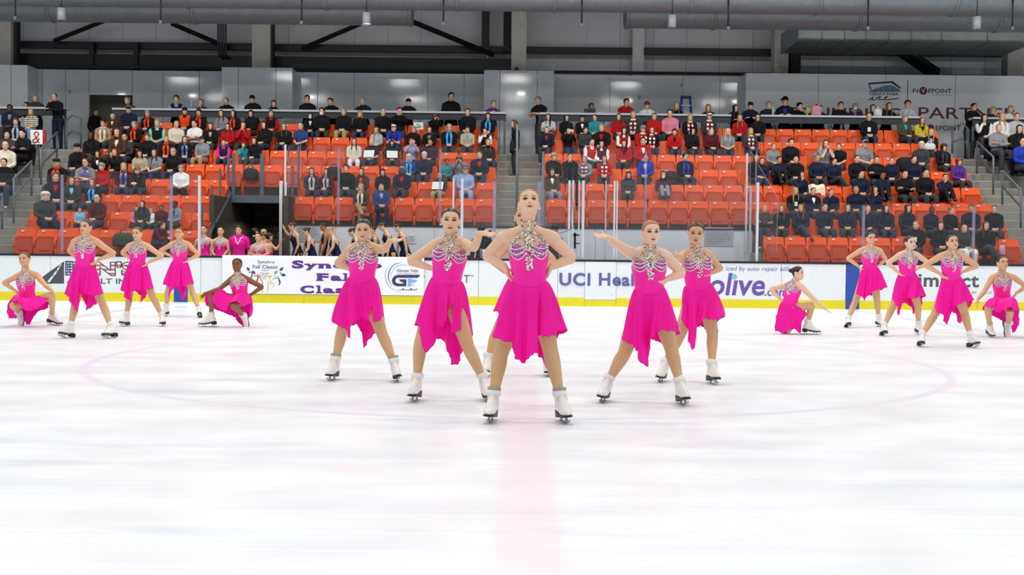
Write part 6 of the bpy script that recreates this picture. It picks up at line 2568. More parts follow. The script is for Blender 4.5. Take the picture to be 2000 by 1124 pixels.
CROWD = '''
17 212 8 sk|navy jacket|skin d,shirt grey,turn 10
28 238 7 bb|black jacket|scarf light,turn 12
60 219 8 ll|cream sweater|legs light,label person with long blond hair in cream and black striped sweater beside the ribbon sign
10 264 6 sd|charcoal jacket|turn 15
47 262 6 uk|black jacket|pose arms,legs black
6 279 5 nb|cream sweater|turn 18
4 318 4 uk|black jacket|turn 15
52 206 S ld|plum sweater|pose st_face
66 192 S sg|charcoal shirt|
108 190 S33.3 nb|black sweater|pose st_face,legs navy,floor 4.15,label bald person in black sweater standing past the counter end
251 197 S sg|charcoal jacket|shirt light
342 194 S sd|light shirt|vest navy
392 201 S ls|black sweater|pose st_hands
442 198 S nb|black sweater|pose st_face
493 194 S sd|black coat|cap black
532 203 S bb|black sweater|
186 220 S35.6 uk|black jacket|pose st_down,floor 4.15,turn 50,label person with dark tied hair in black standing sideways in the door recess
219 228 8 xw|brown jacket|shirt cream
250 214 8 sg|navy jacket|cap navy
288 222 8 xg|black jacket|scarf orange
359 217 8 sk|black jacket|cap black,vest orange
388 220 8 xk|black jacket|scarf orange
434 222 8 lb|grey sweatshirt|
458 222 8 lk|black jacket|scarf orange
492 222 8 bk|black jacket|
199 241 7 xd|tan coat|glasses,scarf cream
264 244 7 sg|black jacket|scarf orange
305 241 7 sg|mint shirt|vest black
340 243 7 ul|cream jacket|turn 20
382 242 7 sk|white tee|pose arms
410 247 7 lk|black jacket|shirt beige
445 248 7 lb|red jacket|glasses
474 245 7 lb|red sweater|pose hands
519 245 7 lk|black sweater|
556 248 7 ls|black jacket|glasses
589 247 7 nb|blue polo|legs navy
178 266 6 lk|black sweater|skin d
232 258 6 lb|brown jacket|shirt cream
243 268 6 sd|charcoal jacket|glasses,shirt green
288 268 6 xr|black jacket|
322 272 6 us|black sweater|scarf orange
357 273 6 lb|black sweater|scarf flag
396 273 6 sk|grey hoodie|cap charcoal,legs tan
435 279 6 ub|magenta jacket|vest navy,wide 1.0
472 284 6 lb|teal sweater|pose face
499 276 6 lk|black hoodie|
153 289 5 sk|black jacket|cap black
191 302 5 lb|black jacket|shirt white
225 298 5 lr|black sweater|pose face
271 300 5 bk|beige jacket|
304 299 5 lb|grey tee|
339 297 5 sg|black jacket|glasses,legs denim
111 318 4 sd|black jacket|cap black,scarf orange
164 318 4 ub|grey tee|glasses,scarf flag,pose arms
201 326 4 xg|red hoodie|legs denim
238 326 4 ll|maroon sweater|scarf flag,legs denim
267 333 4 xs|black jacket|cap gold,pose knees
351 330 4 xg|white jacket|legs black
102 345 3 sb|navy jacket|shirt red,turn 25
136 354 3 lb|charcoal jacket|shirt sky,turn 15
182 357 3 lr|black jacket|scarf turquoise
78 384 2 cw|charcoal jacket|turn 40,legs navy,wide 1.12
152 410 2 sk|sky tee|legs denim,label toddler with black hair in light blue tee on an orange seat
191 388 2 nd|maroon jacket|glasses,shirt black,legs denim
264 408 2 lb|pink sweater|label small child with brown hair in pinkish sweater on the second row
277 399 2 lk|charcoal sweater|
294 412 2 sl|white sweater|label tiny child with fair hair in white among the family group
312 406 2 sk|maroon sweater|skin b,label child with cropped black hair in maroon sweater on the second row
344 400 2 ak|grey jacket|skin d,shirt blue,turn -20
287 440 1 sk|maroon jacket|pose knees,turn 60,legs denim
600 194 S sk|black jacket|
648 199 S sb|black shirt|pose st_face
710 198 S ng|navy hoodie|pose st_face
796 200 S sd|black jacket|cap black
881 189 S sd|black sweater|pose st_down,turn 5
961 204 S sg|purple tee|shirt yellow
527 222 8 sd|red shirt|vest black
605 226 8 bk|black jacket|mask white,shirt cream
627 218 8 sd|black sweater|mask white,look -25
672 219 8 sg|black jacket|legs khaki
703 223 8 bl|black coat|
746 220 8 ng|black sweater|
779 218 8 sd|black sweater|pose phone,phone pink
847 228 8 lk|black sweater|pose phone,phone black
916 220 8 sb|black jacket|legs denim
954 227 8 bk|black sweater|scarf turquoise
736 255 7 ll|silver sweatshirt|glasses
772 250 7 sd|royal tee|cap white,pose knees
806 253 7 xg|black jacket|
840 254 7 lb|black jacket|shirt grey
877 249 7 lg|black sweater|glasses,scarf turquoise
913 253 7 xd|beige coat|shirt turquoise
949 256 7 uk|white sweater|vest black,pose face
690 277 6 lk|cream wrap|legs white,label person with long black hair in cream plaid wrap and white skirt
728 278 6 ng|black tee|paper
763 280 6 bk|black sweater|mask teal,paper
801 277 6 sb|lavender tee|pose phone,phone pink
842 278 6 sk|plum sweater|skin t
950 278 6 lr|black jacket|
797 308 5 bw|blue jacket|scarf turquoise
829 304 5 sw|navy jacket|shirt black
870 316 5 sd|teal jacket|skin b
899 310 5 ls|grey sweater|pose phone,phone black,legs light
937 303 5 sb|navy jacket|shirt red,legs denim,wide 1.1
606 335 4 ld|charcoal jacket|scarf silver
640 336 4 ld|maroon jacket|scarf silver
675 330 4 sk|black jacket|
708 336 4 ld|brown jacket|shirt orange
748 337 4 bk|black jacket|
786 333 4 sg|navy jacket|skin d,shirt red,wide 1.1
862 341 4 sd|charcoal jacket|legs khaki,paper
908 332 4 sd|light shirt|cap grey,legs light
707 366 3 ll|brown jacket|scarf cream,pose lapcross,legs tan
742 365 3 sk|blue jacket|shirt lavender,legs navy
1006 242 S31.7 lb|black coat|pose st_down,floor 3.40,turn -80,label person with long hair in black coat standing sideways on the centre stairs
1057 197 S sg|black polo|pose st_lean,turn -30
1152 209 S sk|white shirt|skin b,shirt black
1222 200 S sb|red jacket|pose st_face
1265 206 S sd|white jacket|cap red,pose st_hands
1320 207 S ll|black sweater|pose st_face
1385 211 S ls|black sweater|pose st_hands
1434 212 S ld|black sweater|
1467 207 S sk|navy shirt|cap navy
1500 206 S sg|navy jacket|
1073 229 8 ld|silver hoodie|pose arms
1105 231 8 lk|black jacket|
1137 232 8 xk|black jacket|shirt white,glasses
1164 230 8 ud|teal jacket|
1208 229 8 lb|red jacket|
1239 225 8 sg|charcoal jacket|scarf striped
1278 228 8 ub|red sweater|
1312 222 8 sd|pink shirt|
1347 230 8 ll|black jacket|scarf striped
1385 227 8 sd|charcoal sweater|cap white,scarf striped
1448 231 8 ll|red hoodie|
1483 230 8 ld|black jacket|glasses
1071 254 7 ud|navy jacket|shirt red
1108 256 7 ld|black sweater|pose phone,phone silver
1142 254 7 xd|charcoal sweater|
1178 250 7 sg|black jacket|shirt red,wide 1.1
1216 256 7 lk|white jacket|vest red
1253 252 7 sg|red jacket|cap grey,scarf striped
1274 255 7 lr|black sweater|scarf striped
1318 258 7 xd|red jacket|shirt black
1351 257 7 lk|black sweater|glasses
1388 258 7 ng|maroon sweater|wide 1.1
1423 258 7 lw|grey tee|
1465 257 7 ll|charcoal sweater|scarf striped
1153 278 6 sk|white jacket|vest red,turn 15
1176 282 6 ld|white jacket|vest maroon,glasses
1222 281 6 lk|red hoodie|shirt black
1254 276 6 sk|red sweater|glasses,shirt white
1078 307 5 cl|black sweater|turn 20
1114 307 5 ub|black sweater|pose uphands,legs black
1145 312 5 lg|grey jacket|scarf striped,turn -15
1182 311 5 lb|red sweater|scarf striped
1264 308 5 sk|royal jacket|shirt white
1337 307 5 sk|black jacket|glasses,scarf royal
1075 336 4 bk|brown jacket|shirt white,legs grey
1230 342 4 bk|charcoal jacket|turn -10
1296 342 4 lk|maroon jacket|mask white,pose up,legs grey
1536 199 S sd|black jacket|hat black,shirt royal
1558 208 S sk|black jacket|pose st_face,turn 20
1578 215 S sl|black sweater|
1593 212 S35 sd|black jacket|cap black
1604 213 S ud|black sweater|
1642 207 S sk|black jacket|glasses
1673 210 S xg|plum sweater|pose st_face
1708 212 S lb|black sweater|
1735 208 S ls|black sweater|
1773 204 S sb|silver jacket|pose st_face
1900 209 S uk|black sweater|glasses
1938 217 S cl|navy sweater|pose st_hands,glasses
1974 214 S bl|white sweater|
1699 229 8 ul|black sweatshirt|glasses,legs denim,lanyard
1765 232 8 xg|olive jacket|shirt turquoise
1800 236 8 lr|yellow tee|shirt black
1925 231 8 lk|white sweater|vest black,pose face
1956 229 8 ll|white jacket|
1986 229 8 ub|silver jacket|
1949 251 7 ug|grey hoodie|pose arms
1992 253 7 lk|black jacket|
1995 273 6 nb|royal jacket|wide 1.1
1817 259 7 ll|black jacket|shirt lavender
1510 287 6 us|grey sweatshirt|
1545 279 6 sd|black hoodie|
1599 291 6 ll|grey sweatshirt|turn 20
1612 281 6 lb|grey tee|pose hands
1643 287 6 sr|black tee|turn -20
1687 281 6 sg|grey tee|cap maroon,wide 1.1,pose lap
1803 284 6 sw|charcoal jacket|
1843 289 6 cd|black jacket|scarf charcoal
1472 309 5 ld|black jacket|turn 20
1490 315 5 uk|navy jacket|
1522 313 5 uk|navy jacket|pose up,skin t,legs black
1558 312 5 ub|black jacket|
1597 310 5 us|navy jacket|skin t
1629 316 5 uk|navy jacket|pose lapcross
1671 311 5 ud|black jacket|
1715 313 5 ud|black jacket|pose arms
1745 315 5 ub|navy jacket|
1786 312 5 uk|navy jacket|
1872 317 5 cr|purple jacket|shirt royal
1562 342 4 lk|navy jacket|pose face
1684 341 4 uk|navy jacket|
1726 344 4 uk|navy jacket|pose up,skin b,legs black
1768 341 4 ud|black jacket|pose arms
1808 339 4 uk|black jacket|
1847 347 4 ud|navy jacket|pose upface,legs black
1553 374 3 ll|black sweater|lanyard
1587 374 3 ub|navy jacket|shirt white
1626 376 3 ub|navy jacket|pose face
1676 371 3 ub|navy jacket|skin t
1706 372 3 ld|navy jacket|pose face
1497 408 2 ul|charcoal jacket|pose arms
1530 408 2 ls|black jacket|
1568 407 2 ls|navy sweater|pose lapcross
1610 406 2 ub|navy jacket|
1660 407 2 lb|navy sweater|
1697 408 2 ub|navy jacket|pose face
1732 408 2 lk|navy sweater|
1772 408 2 lk|navy sweater|pose lapcross
1818 411 2 uk|navy sweater|skin d
1856 412 2 us|black sweater|
1901 408 2 uk|navy jacket|skin t
1946 409 2 pb|black jacket|
1797 440 1 us|black jacket|turn -30,lanyard
1839 442 1 ld|black sweater|
1883 447 1 ul|charcoal sweater|legs white
1929 442 1 lb|black jacket|pose lapcross
'''
for _l in CROWD.strip().splitlines():
    spectator(_l)

# labels that single each spectator out
ROWN = {str(i): 'row ' + NUM[i] for i in range(1, 10)}


def stand_of(q):
    if q['x'] < -13.7:
        return 'of the far left section'
    if q['x'] > 13.9:
        return 'of the far right section'
    return 'of the left stand' if q['x'] < 0.2 else 'of the right stand'


def place(q):
    if q['row'][0] == 'S':
        return 'at the counter ' + ('of the left half' if q['x'] < 0.2 else 'of the right half')
    return ROWN[q['row']] + ' ' + stand_of(q)


def mk(q, tail, nacc=2):
    return ', '.join(['person with ' + q['hair'].replace('dark brown', 'dark'), q['top']] + q['acc'][:nacc] + [tail])


by = {}
for q in PEOPLE:
    if not q['label']:
        for na in (2, 1, 0):
            s = mk(q, place(q), na)
            if len(s.replace(',', '').split()) <= 16:
                break
        q['label'] = s
    by.setdefault(q['label'], []).append(q)
for s, qs in by.items():
    if len(qs) > 1:
        qs.sort(key=lambda q: q['px'])
        for i, q in enumerate(qs):
            t = '%s, %s from left' % (place(q), ORD[i + 1])
            for na in (1, 0):
                q['label'] = mk(q, t, na)
                if len(q['label'].replace(',', '').split()) <= 16:
                    break
            else:
                q['label'] = q['label'].replace('person with ', '')
for q in PEOPLE:
    w_ = q['label'].split()
    q['o']['label'] = q['label']

# the orange seats: folded up when empty, pan down under a spectator
for b, (nm, r, xs) in enumerate(SEATX):
    for i, x in enumerate(xs):
        o = OCC.get((b, i))
        lab = '%s orange folding seat from the left in row %s of the %s' % (ORD[i + 1], NUM[r], nm)
        if o is not None:
            lab = 'occupied ' + lab
        else:
            lab = 'empty ' + lab
        add_seat(x, r, o is None, lab, 'orange seats in row %s of the %s' % (NUM[r], nm))
k = 0
for o in list(COL.objects):
    if o.name.startswith('folding_chair') and 'mate' in o.keys():
        m = bpy.data.objects[o['mate']]
        q = next(p for p in PEOPLE if p['o'].name == o['mate'])
        o['label'] = 'black folding seat under the person in ' + q['top'] + ', ' + (ROWN[q['row']] + ' ' + stand_of(q) if q['row'] in ROWN else '')
        del o['mate']
# ------------------------------------------------------------------ people between the boards and the bench wall
def bystander(label, Y, head, neck, sh, el, wr, tip, hair, skin, outfit='pink', face=(1, 0, 0), hipdx=0.0, drop=0.0, lean=(0, 0), **kw):
    """standing figure seen above the boards; its hidden legs follow from the neck"""
    k = kk(Y)
    nk = at(neck[0], neck[1], Y)
    e = V(face).normalized()
    pel = V((nk.x + hipdx, Y + lean[1], nk.z - .53))
    hp = [pel - e * .088, pel + e * .088]
    an = [V((h.x, h.y, .18)) for h in hp]
    f = V((e.y, -e.x, 0))
    kn = [(h + a) / 2 + f * .03 for h, a in zip(hp, an)]
    px = 1000 + (pel.x - CAM.x) * k
    py = 562 + 0.0107 * (px - 1000) - 64 + (CAM.z - pel.z) * k
    r = .24 * k
    fr = [(px - r, py + .30 * k), (px - .3 * r, py + .38 * k), (px + .4 * r, py + .36 * k), (px + r, py + .30 * k)]
    bk = [(px + r, py + .30 * k), (px, py + .42 * k), (px - r, py + .30 * k)]
    return skater(label, Y, head, neck, sh, el, wr, tip, hp, kn, None, fr, bk, hair, skin, feet=[dict(an=a, f=f, u=(0, 0, 1)) for a in an],
                  e_hip=e, e_sh=kw.pop('e_sh', e), voxel=.0105, outfit=outfit, group=kw.pop('group', None), **kw)


GP = 'pink team members behind the boards'
GN = 'skaters in navy waiting behind the boards'
bystander('pink skater behind the boards beside the white post, leftmost of the waiting team', 26.9, (398, 449, 0, 0, 0), (398, 464), [(385, 471), (411, 470)], [(379, 487), (417, 487)], [(386, 504, -.05), (410, 504, -.05)], [(394, 510, -.1), (402, 510, -.1)], '241a18', 'e6bda0', smile=.1, group=GP)
bystander('pink skater behind the boards with hands clasped, next to the man in pink polo', 26.9, (431, 452, 4, 0, 0), (430.5, 466), [(416, 472), (443.5, 472)], [(412, 488), (446, 488)], [(421, 502, -.08), (436, 502, -.08)], [(428, 507, -.12), (430, 507, -.12)], '3a2a22', 'ecc5ab', smile=.1, group=GP)
bystander('pink skater bending low behind the boards, arms crossed on the ledge', 26.6, (504.5, 464, -6, 2, 0), (504.5, 477), [(493, 482), (516, 482)], [(489, 496), (524, 496)], [(500, 500, -.15), (512, 500, -.15)], [(508, 500, -.18), (502, 500, -.18)], '2a1d18', 'e3b594', smile=0, group=GP)
bystander('pink skater seen from behind with blond hair in the tunnel mouth', 27.6, (515, 456, 180, 0, 0), (515, 470), [(528, 476), (502, 476)], [(531, 491), (499, 491)], [(528, 505), (502, 505)], [(526, 512), (504, 512)], 'b59a6c', 'e6bda0', face=(-1, 0, 0), group=GP)
bystander('pink skater with dark bun, arm reaching to the grey post', 27.4, (526, 463, 140, 0, 0), (523, 475), [(530, 480), (514, 480)], [(540, 488), (508, 494)], [(548, 476), (510, 506)], [(551, 468), (512, 513)], '2f211b', 'e6bda0', face=(-.8, -.6, 0), group=GP)
nf = (.45, -.89, 0)
for lab, Y, hd, nk, sh, el, wr, tp, hc, sk_, dx in (
        ('skater in navy dress touching the grey post, leftmost of the navy line', 27.3, (570, 443, -70, -25, 0), (575, 455), [(572, 460, .16), (581, 460, -.16)], [(563, 459, .10), (583, 479, -.16)], [(556, 449, .06), (577, 494, -.16)], [(552, 442, .05), (573, 501, -.16)], '4a2f20', 'e2b590', .10),
        ('skater in navy dress with dark bun, second of the navy line', 27.2, (598, 453, -75, -25, 0), (604, 465), [(599, 469, .16), (604, 470, -.16)], [(594, 486, .12), (602, 486, -.18)], [(590, 500, .1), (594, 498, -.18)], [(588, 507, .1), (590, 504, -.18)], '33221a', 'e6bfa4', .10),
        ('skater in navy dress with tan skin and high bun, third of the navy line', 27.5, (631, 443, -65, -20, 0), (636, 456), [(631, 461, .16), (637, 462, -.16)], [(626, 480, .12), (634, 480, -.16)], [(624, 497, .1), (628, 497, -.16)], [(622, 504, .1), (625, 504, -.16)], '241814', 'b9825c', .08),
        ('skater in navy dress with blond bun, fourth of the navy line', 27.1, (645, 452, -75, -30, 0), (651, 464), [(646, 469, .16), (652, 470, -.16)], [(642, 486, .12), (650, 484, -.18)], [(638, 500, .1), (641, 498, -.18)], [(636, 506, .1), (637, 502, -.18)], 'a98a58', 'e8c2a8', .12),
        ('skater in navy dress, fifth of the navy line, partly hidden by a pink skater', 27.4, (687, 454, -75, -35, 0), (694, 464), [(690, 470, .16), (697, 471, -.16)], [(685, 487, .12), (693, 487, -.16)], [(682, 500, .1), (688, 500, -.16)], [(680, 506, .1), (685, 506, -.16)], '2a1e19', 'e8c2a8', .12),
        ('skater in navy dress, sixth of the navy line, behind a pink skater', 27.5, (727, 450, -65, -15, 0), (731, 462), [(727, 467, .16), (734, 468, -.16)], [(723, 484, .12), (733, 486, -.16)], [(720, 499, .1), (729, 501, -.16)], [(718, 506, .1), (727, 507, -.16)], '33241c', 'e2b899', .08),
        ('skater in navy dress looking down, seventh of the navy line', 27.3, (746, 443, -75, -35, 0), (754, 454), [(752, 460, .16), (760, 460, -.16)], [(750, 480, .12), (759, 482, -.16)], [(752, 498, .1), (757, 500, -.16)], [(752, 505, .1), (756, 507, -.16)], '3b2920', 'e6bfa4', .14),
        ('skater in navy dress looking down, last of the navy line', 27.3, (776, 445, -75, -35, 0), (783, 456), [(780, 461, .16), (789, 462, -.16)], [(777, 481, .12), (793, 482, -.16)], [(776, 499, .1), (795, 499, -.16)], [(776, 506, .1), (795, 506, -.16)], '33221a', 'e8c2a8', .14)):
    bystander(lab, Y, hd, nk, sh, el, wr, tp, hc, sk_, 'navy', nf, dx, group=GN, hs=.90, smile=0, lip='nat')

EXTRA = '''
466 450 T26.9 sk|magenta polo|pose st_down,floor 0.08,turn 0,legs black,wide .98,look 8,label man in magenta polo shirt with sparkling collar among the waiting pink skaters
497 455 T27.7 uk|black sweater|pose st_down,floor -0.1,turn 170,legs black,label person with dark hair tied back seen from behind in the tunnel mouth
941 452 T27.2 sk|black jacket|cap black,pose st_down,floor 0,turn -20,legs black,label camera operator in black cap and jacket behind the small monitor
1082 449 T27.3 sk|green jacket|cap black,pose st_down,floor 0,turn 30,legs charcoal,label camera operator in dark cap and green jacket behind the centre glass
'''
for _l in EXTRA.strip().splitlines():
    n0 = len(PEOPLE)
    spectator(_l)
    PEOPLE[-1]['o']['label'] = PEOPLE[-1]['label']
# sparkling V collar on the polo
po = next(q for q in PEOPLE if 'polo shirt with' in (q['label'] or ''))
mb = MB()
T = po['D']['T']
for sx in (-1, 1):
    mb.tube([T.pt(.70, pi / 2, .032), T.pt(.85, pi / 2 + sx * .22, .034), T.pt(.97, pi / 2 + sx * .5, .036), T.pt(.985, pi / 2 + sx * 1.1, .045)], [.012] * 4, 6)
link('jewelled_collar', mb.mesh('collar', [gem_w]), po['o'])

# ------------------------------------------------------------------ loose things
def loose(name, label, cat, p, group=None, rz=0.0):
    return thing(name, label, cat, p, group, rz)


# blue stepladder at the back wall
p = at(1338, 290, 35.2)
t = loose('stepladder', 'blue fibreglass stepladder leaning open at the back wall', 'ladder', (p.x, 35.2, WALK))
h = at(1338, 191, 35.2).z - WALK
lad = mat('ladder_blue', '2f5fb4', 0.5)
for sx in (-1, 1):
    for y0, nm in ((-.35, 'front_rail'), (.35, 'rear_rail')):
        mb = MB()
        mb.tube([(sx * .30, y0, 0), (sx * .13, 0, h)], [(.035, .02)] * 2, 4, (1, 0, 0), round_=False)
        link(nm, mb.mesh(nm, [lad], False), t)
for i in range(7):
    q = (i + 1) / 8
    mb = MB()
    ww = .30 - .17 * q
    mb.box((-ww, -.35 * (1 - q) - .05, h * q - .015), (ww, -.35 * (1 - q) + .05, h * q + .015))
    link('step', mb.mesh('step', [alu], False), t)
mb = MB()
mb.box((-.16, -.09, h - .02), (.16, .09, h + .05))
link('top_cap', mb.mesh('top_cap', [mat('ladder_cap', '2a3340', 0.5)], False), t)

# ribbon sign hung at the far left rail
p = at(72, 268, 31.4)
t = loose('ribbon_sign', 'white sign with a looped red ribbon hung beside the left aisle', 'sign', p)
mb = MB()
mb.box((-.18, 0, -.20), (.16, .03, .20))
link('sheet', mb.mesh('sheet', [white_pl], False), t)
mb = MB()
mb.box((.16, -.002, -.21), (.24, .05, .20))
link('red_edge', mb.mesh('red_edge', [mat('sign_red', 'a31a20', 0.6)], False), t)
mb = MB()
q = spl([(.07, 0, -.16), (-.02, 0, -.02), (-.07, 0, .09), (-.01, 0, .15), (.05, 0, .09), (-.02, 0, -.03), (-.10, 0, -.08), (-.09, 0, -.15), (.0, 0, -.13), (.07, 0, -.03)], 5)
mb.tube([V(x) + V((0, -.008, 0)) for x in q], [(.016, .006)] * len(q), 6, (1, 0, 0), round_=False)
link('ribbon', mb.mesh('ribbon', [mat('sign_red')]), t)
# small rail post that carries the sign
mb = MB()
mb.tube([(0.05, .05, -1.2), (0.05, .05, .22)], [.02] * 2, 8, round_=False)
link('stand_post', mb.mesh('stand_post', [steel_blue]), t)


def bag(label, px, py, Y, sx, sy, sz, col, z=None, handle=True, name='backpack', cat='bag'):
    p = at(px, py, Y)
    t = loose(name, label, cat, (p.x, Y, p.z if z is None else z))
    rings = []
    for q, k in ((0, .8), (.06, 1), (.5, 1.03), (.8, .92), (.95, .7), (1.0, .4)):
        rings.append([V((sx / 2 * k * math.copysign(abs(cos(2 * pi * j / 20)) ** .7, cos(2 * pi * j / 20)), sy / 2 * k * math.copysign(abs(sin(2 * pi * j / 20)) ** .7, sin(2 * pi * j / 20)), sz * q)) for j in range(20)])
    mb = MB()
    mb.loft(rings)
    m = mat('bag_' + col, col, 0.85, var=0.15, scale=15)
    link('body', mb.mesh('body', [m]), t)
    if handle:
        mb = MB()
        limb(mb, [(-sx * .18, 0, sz * .95), (-sx * .1, 0, sz * 1.18), (sx * .1, 0, sz * 1.18), (sx * .18, 0, sz * .95)], [.012] * 4, 4, 6)
        link('handle', mb.mesh('handle', [m]), t)
    mb = MB()
    mb.box((-sx * .3, -sy * .56, sz * .12), (sx * .3, -sy * .45, sz * .5))
    link('pocket', mb.mesh('pocket', [m], False), t)
    return t


bag('dark backpack on an orange seat in front of the person in cream plaid wrap', 652, 320, ROWY(5) - .32, .42, .25, .36, '16191f', z=FLZ(5) + .44)
bag('olive green bag on a front row seat beside the bending person in maroon', 242, 470, ROWY(1) - .34, .52, .3, .34, '3a3f33', z=FLZ(1) + .44)
bag('dark knapsack on a seat in row five behind the girl with teal sweater', 490, 300, ROWY(5) - .32, .40, .24, .30, '1b1c1e', z=FLZ(5) + .44)
bag('dark coat heaped on a seat beside the man in black jacket with flag scarf', 1310, 312, ROWY(5) - .3, .42, .3, .36, '24211f', z=FLZ(5) + .43, handle=False, name='coat', cat='coat')
bag('black coat heaped over the seats behind the navy team', 1768, 306, ROWY(6) - .3, .5, .3, .40, '131316', z=FLZ(6) + .43, handle=False, name='coat', cat='coat')
bag('pink bag standing on the white counter in front of the sponsor wall', 1594, 240, 33.42, .30, .16, .30, 'c98fa6', z=WALK + 1.275, name='tote_bag')
bag('white plush bag beside the person with lanyard at the sponsor wall counter', 1714, 238, 33.42, .24, .16, .22, 'd8d6d2', z=WALK + 1.275, name='tote_bag')
bag('white quilted handbag on the lap of the blond person in row seven', 1815, 290, ROWY(7) - .52, .34, .16, .2, 'cfd0cf', z=FLZ(7) + .62, name='handbag')
bag('pink plush toy tied to the end seat of the front row', 1957, 480, ROWY(1) - .35, .16, .12, .24, 'd99bb0', z=FLZ(1) + .46, handle=False, name='plush_toy', cat='toy')
bag('black shoulder bag of the person on the centre stairs', 1000.5, 270, 31.52, .14, .3, .34, '121214', name='shoulder_bag', z=4.05)
# floral blanket over a seat back
t = loose('blanket', 'cream floral blanket draped over a seat back behind the navy team', 'blanket', (X(1583, ROWY(4)), ROWY(4), FLZ(4)))
mb = MB()
fl = mat('floral_cloth', 'dccfae', 0.9)
nt = fl.node_tree
vo = nt.nodes.new('ShaderNodeTexVoronoi')
vo.inputs['Scale'].default_value = 14
rp = nt.nodes.new('ShaderNodeValToRGB')
rp.color_ramp.elements[0].color = lin('a8783a')
rp.color_ramp.elements[1].color = lin('e6dcc3')
rp.color_ramp.elements[1].position = .35
tc = nt.nodes.new('ShaderNodeTexCoord')
nt.links.new(tc.outputs['Object'], vo.inputs['Vector'])
nt.links.new(vo.outputs['Distance'], rp.inputs[0])
nt.links.new(rp.outputs[0], nt.nodes['Principled BSDF'].inputs['Base Color'])
rows = []
for y, z in ((-.16, .38), (-.15, .55), (-.10, .75), (-.06, .87), (-.0, .90), (.03, .82), (.04, .6)):
    rows.append([V((-.30 + .6 * j / 14, y - .02 + .012 * sin(j * 1.7), z + .02 * sin(j * 1.1))) for j in range(15)])
mb.grid(rows)
mb.grid([[p + V((0, .012, -.006)) for p in r[::-1]] for r in rows])
link('cloth', mb.mesh('cloth', [fl]), t)


def bottle(label, px, Y, z, col):
    t = loose('water_bottle', label, 'bottle', (X(px, Y), Y, z))
    mb = MB()
    mb.loft([[V((q * cos(2 * pi * j / 14), q * sin(2 * pi * j / 14), zz)) for j in range(14)] for zz, q in ((0, .03), (.01, .036), (.15, .036), (.19, .02), (.205, .015))])
    link('body', mb.mesh('body', [mat('bottle_' + col, col, 0.25)]), t)
    mb = MB()
    mb.loft([[V((.017 * cos(2 * pi * j / 12), .017 * sin(2 * pi * j / 12), zz)) for j in range(12)] for zz in (.2, .235)])
    link('cap', mb.mesh('cap', [white_pl]), t)


bottle('blue water bottle on the left counter beside the person with clasped hands', 373, 33.45, WALK + 1.275, '5a9ad0')
bottle('green water bottle on the counter before the sponsor wall', 1570, 33.45, WALK + 1.275, '7fae2d')
bottle('clear drink bottle on the counter in front of the man in cowboy hat', 1504, 33.45, WALK + 1.275, 'a9b7bd')
bottle('purple drink bottle on the counter beside the person in plum sweater', 1664, 33.45, WALK + 1.275, '5a4a8a')
# laptop on the counter
t = loose('laptop', 'black laptop on the counter in front of the bearded man in white shirt', 'laptop', (X(1147, 33.5), 33.5, WALK + 1.275))
for nm, a, b in (('base', (-.17, -.12, 0), (.17, .12, .015)), ('lid', (-.17, -.13, .015), (.17, -.115, .13))):
    mb = MB()
    mb.box(a, b)
    link(nm, mb.mesh(nm, [black_pl], False), t)
# paper with print behind row seven
for lab, px, py, Y in (('white sign with green lettering held up in row seven', 817, 246, ROWY(7) - .05),):
    a = at(px, py, Y)
    t = loose('fan_sign', lab, 'sign', a)
    mb = MB()
    mb.box((-.14, 0, -.10), (.14, .01, .10))
    link('card', mb.mesh('card', [mat('paper_white', 'd5dcd3', 0.8)], False), t)
    words('Zo', px - 4, px + 5, py - 4, py + 4, Y - .008, mat('ink_green', '2c6a4c', .6), t, Matrix.Translation(-a), 0.02)
    mb = MB()
    mb.tube([(0, .012, -.30), (0, .012, .05)], [.008] * 2, 6)
    link('stick', mb.mesh('stick', [white_pl]), t)
# timing desk behind the boards with a monitor and a camera on a tripod
t = loose('monitor', 'small monitor with a bright bluish screen behind the boards', 'monitor', (X(953, 26.7), 26.7, 0))
zc = at(953, 497, 26.7).z
mb = MB()
mb.box((-.20, 0, zc - .13), (.20, .06, zc + .13))
link('casing', mb.mesh('casing', [mat('monitor_grey', '8f99a8', 0.5)], False), t)
mb = MB()
mb.box((-.13, -.006, zc - .10), (.19, 0.0, zc + .10))
link('screen', mb.mesh('screen', [mat('screen_glow', 'dfeafc', 0.4, emit=0.7)], False), t)
for i in range(3):
    mb = MB()
    mb.box((-.18, -.006, zc - .08 + .06 * i), (-.15, 0, zc - .05 + .06 * i))
    link('button', mb.mesh('button', [mat('button_blue', '3858a8', .5)], False), t)
mb = MB()
mb.box((-.02, .02, 0), (.02, .05, zc - .13))
mb.box((-.18, -.1, 0), (.18, .15, .02))
link('stand', mb.mesh('stand', [black_pl], False), t)
t = loose('equipment_case', 'low black equipment case on the ledge beside the monitor', 'case', (X(915, 26.6), 26.6, 0))
mb = MB()
mb.box((-.32, 0, 0), (.32, .3, 1.10))
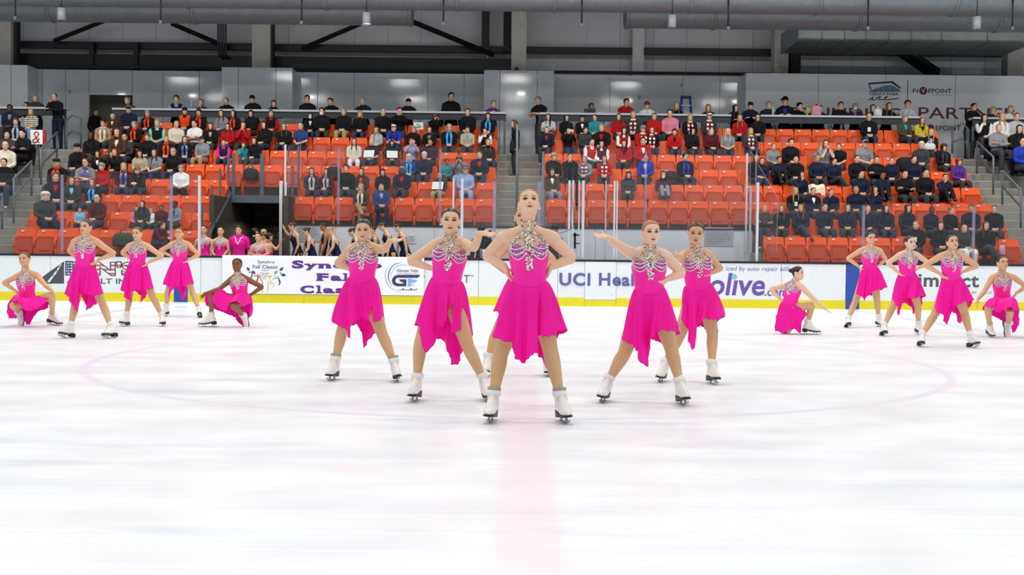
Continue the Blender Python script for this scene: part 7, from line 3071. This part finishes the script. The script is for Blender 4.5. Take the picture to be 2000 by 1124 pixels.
link('case_body', mb.mesh('case_body', [black_pl], False), t)
mb = MB()
mb.box((-.30, -.02, 1.10), (.1, .25, 1.16))
link('lid', mb.mesh('lid', [mat('coping')], False), t)
t = loose('tripod_camera', 'black video camera on a tripod between the operator and the bench wall', 'camera', (X(957, 27.6), 27.6, 0))
zt = at(957, 448, 27.6).z
for a in (0, 2.1, 4.2):
    mb = MB()
    mb.tube([(0.25 * cos(a), .25 * sin(a), 0), (0, 0, zt - .35)], [.014] * 2, 6)
    link('leg', mb.mesh('leg', [black_pl]), t)
mb = MB()
mb.tube([(0, 0, zt - .4), (0, 0, zt + .05)], [.018] * 2, 8)
link('column', mb.mesh('column', [black_pl]), t)
mb = MB()
mb.box((-.20, -.06, zt - .12), (.02, .06, zt - .02))
mb.tube([(-.20, 0, zt - .07), (-.28, 0, zt - .07)], [.03, .035], 10)
link('camera_body', mb.mesh('camera_body', [black_pl], False), t)
# black bracket with cables on the centre posts
t = loose('post_bracket', 'black camera bracket and cable clamped to the white centre posts', 'bracket', (X(1127, 26.2), 26.2, 1.09))
o = Matrix.Translation(-t.location)
for px, y0, y1, wd in ((1126.5, 357, 402, .05), (1123, 455, 486, .05), (1127, 398, 412, .03)):
    a, b = at(px, y0, 26.05), at(px, y1, 26.05)
    mb = MB()
    mb.box((a.x - wd / 2, 26.0, b.z), (a.x + wd / 2, 26.06, a.z))
    link('bracket_arm', mb.mesh('bracket_arm', [black_pl], False), t, o)
mb = MB()
q = [at(x, y, 26.06) for x, y in ((1117, 360), (1115, 380), (1119, 400), (1120, 440), (1110, 450), (1092, 456))]
limb(mb, q, [.006] * 6, 5, 6)
link('cable', mb.mesh('cable', [black_pl]), t, o)
mb = MB()
a, b = at(1119, 458, 26.05), at(1131, 461, 26.05)
mb.box((a.x, 26.0, b.z), (b.x, 26.05, a.z))
a, b = at(1122, 475, 26.05), at(1132, 477, 26.05)
mb.box((a.x, 26.0, b.z), (b.x, 26.05, a.z))
link('clamp', mb.mesh('clamp', [black_pl], False), t, o)
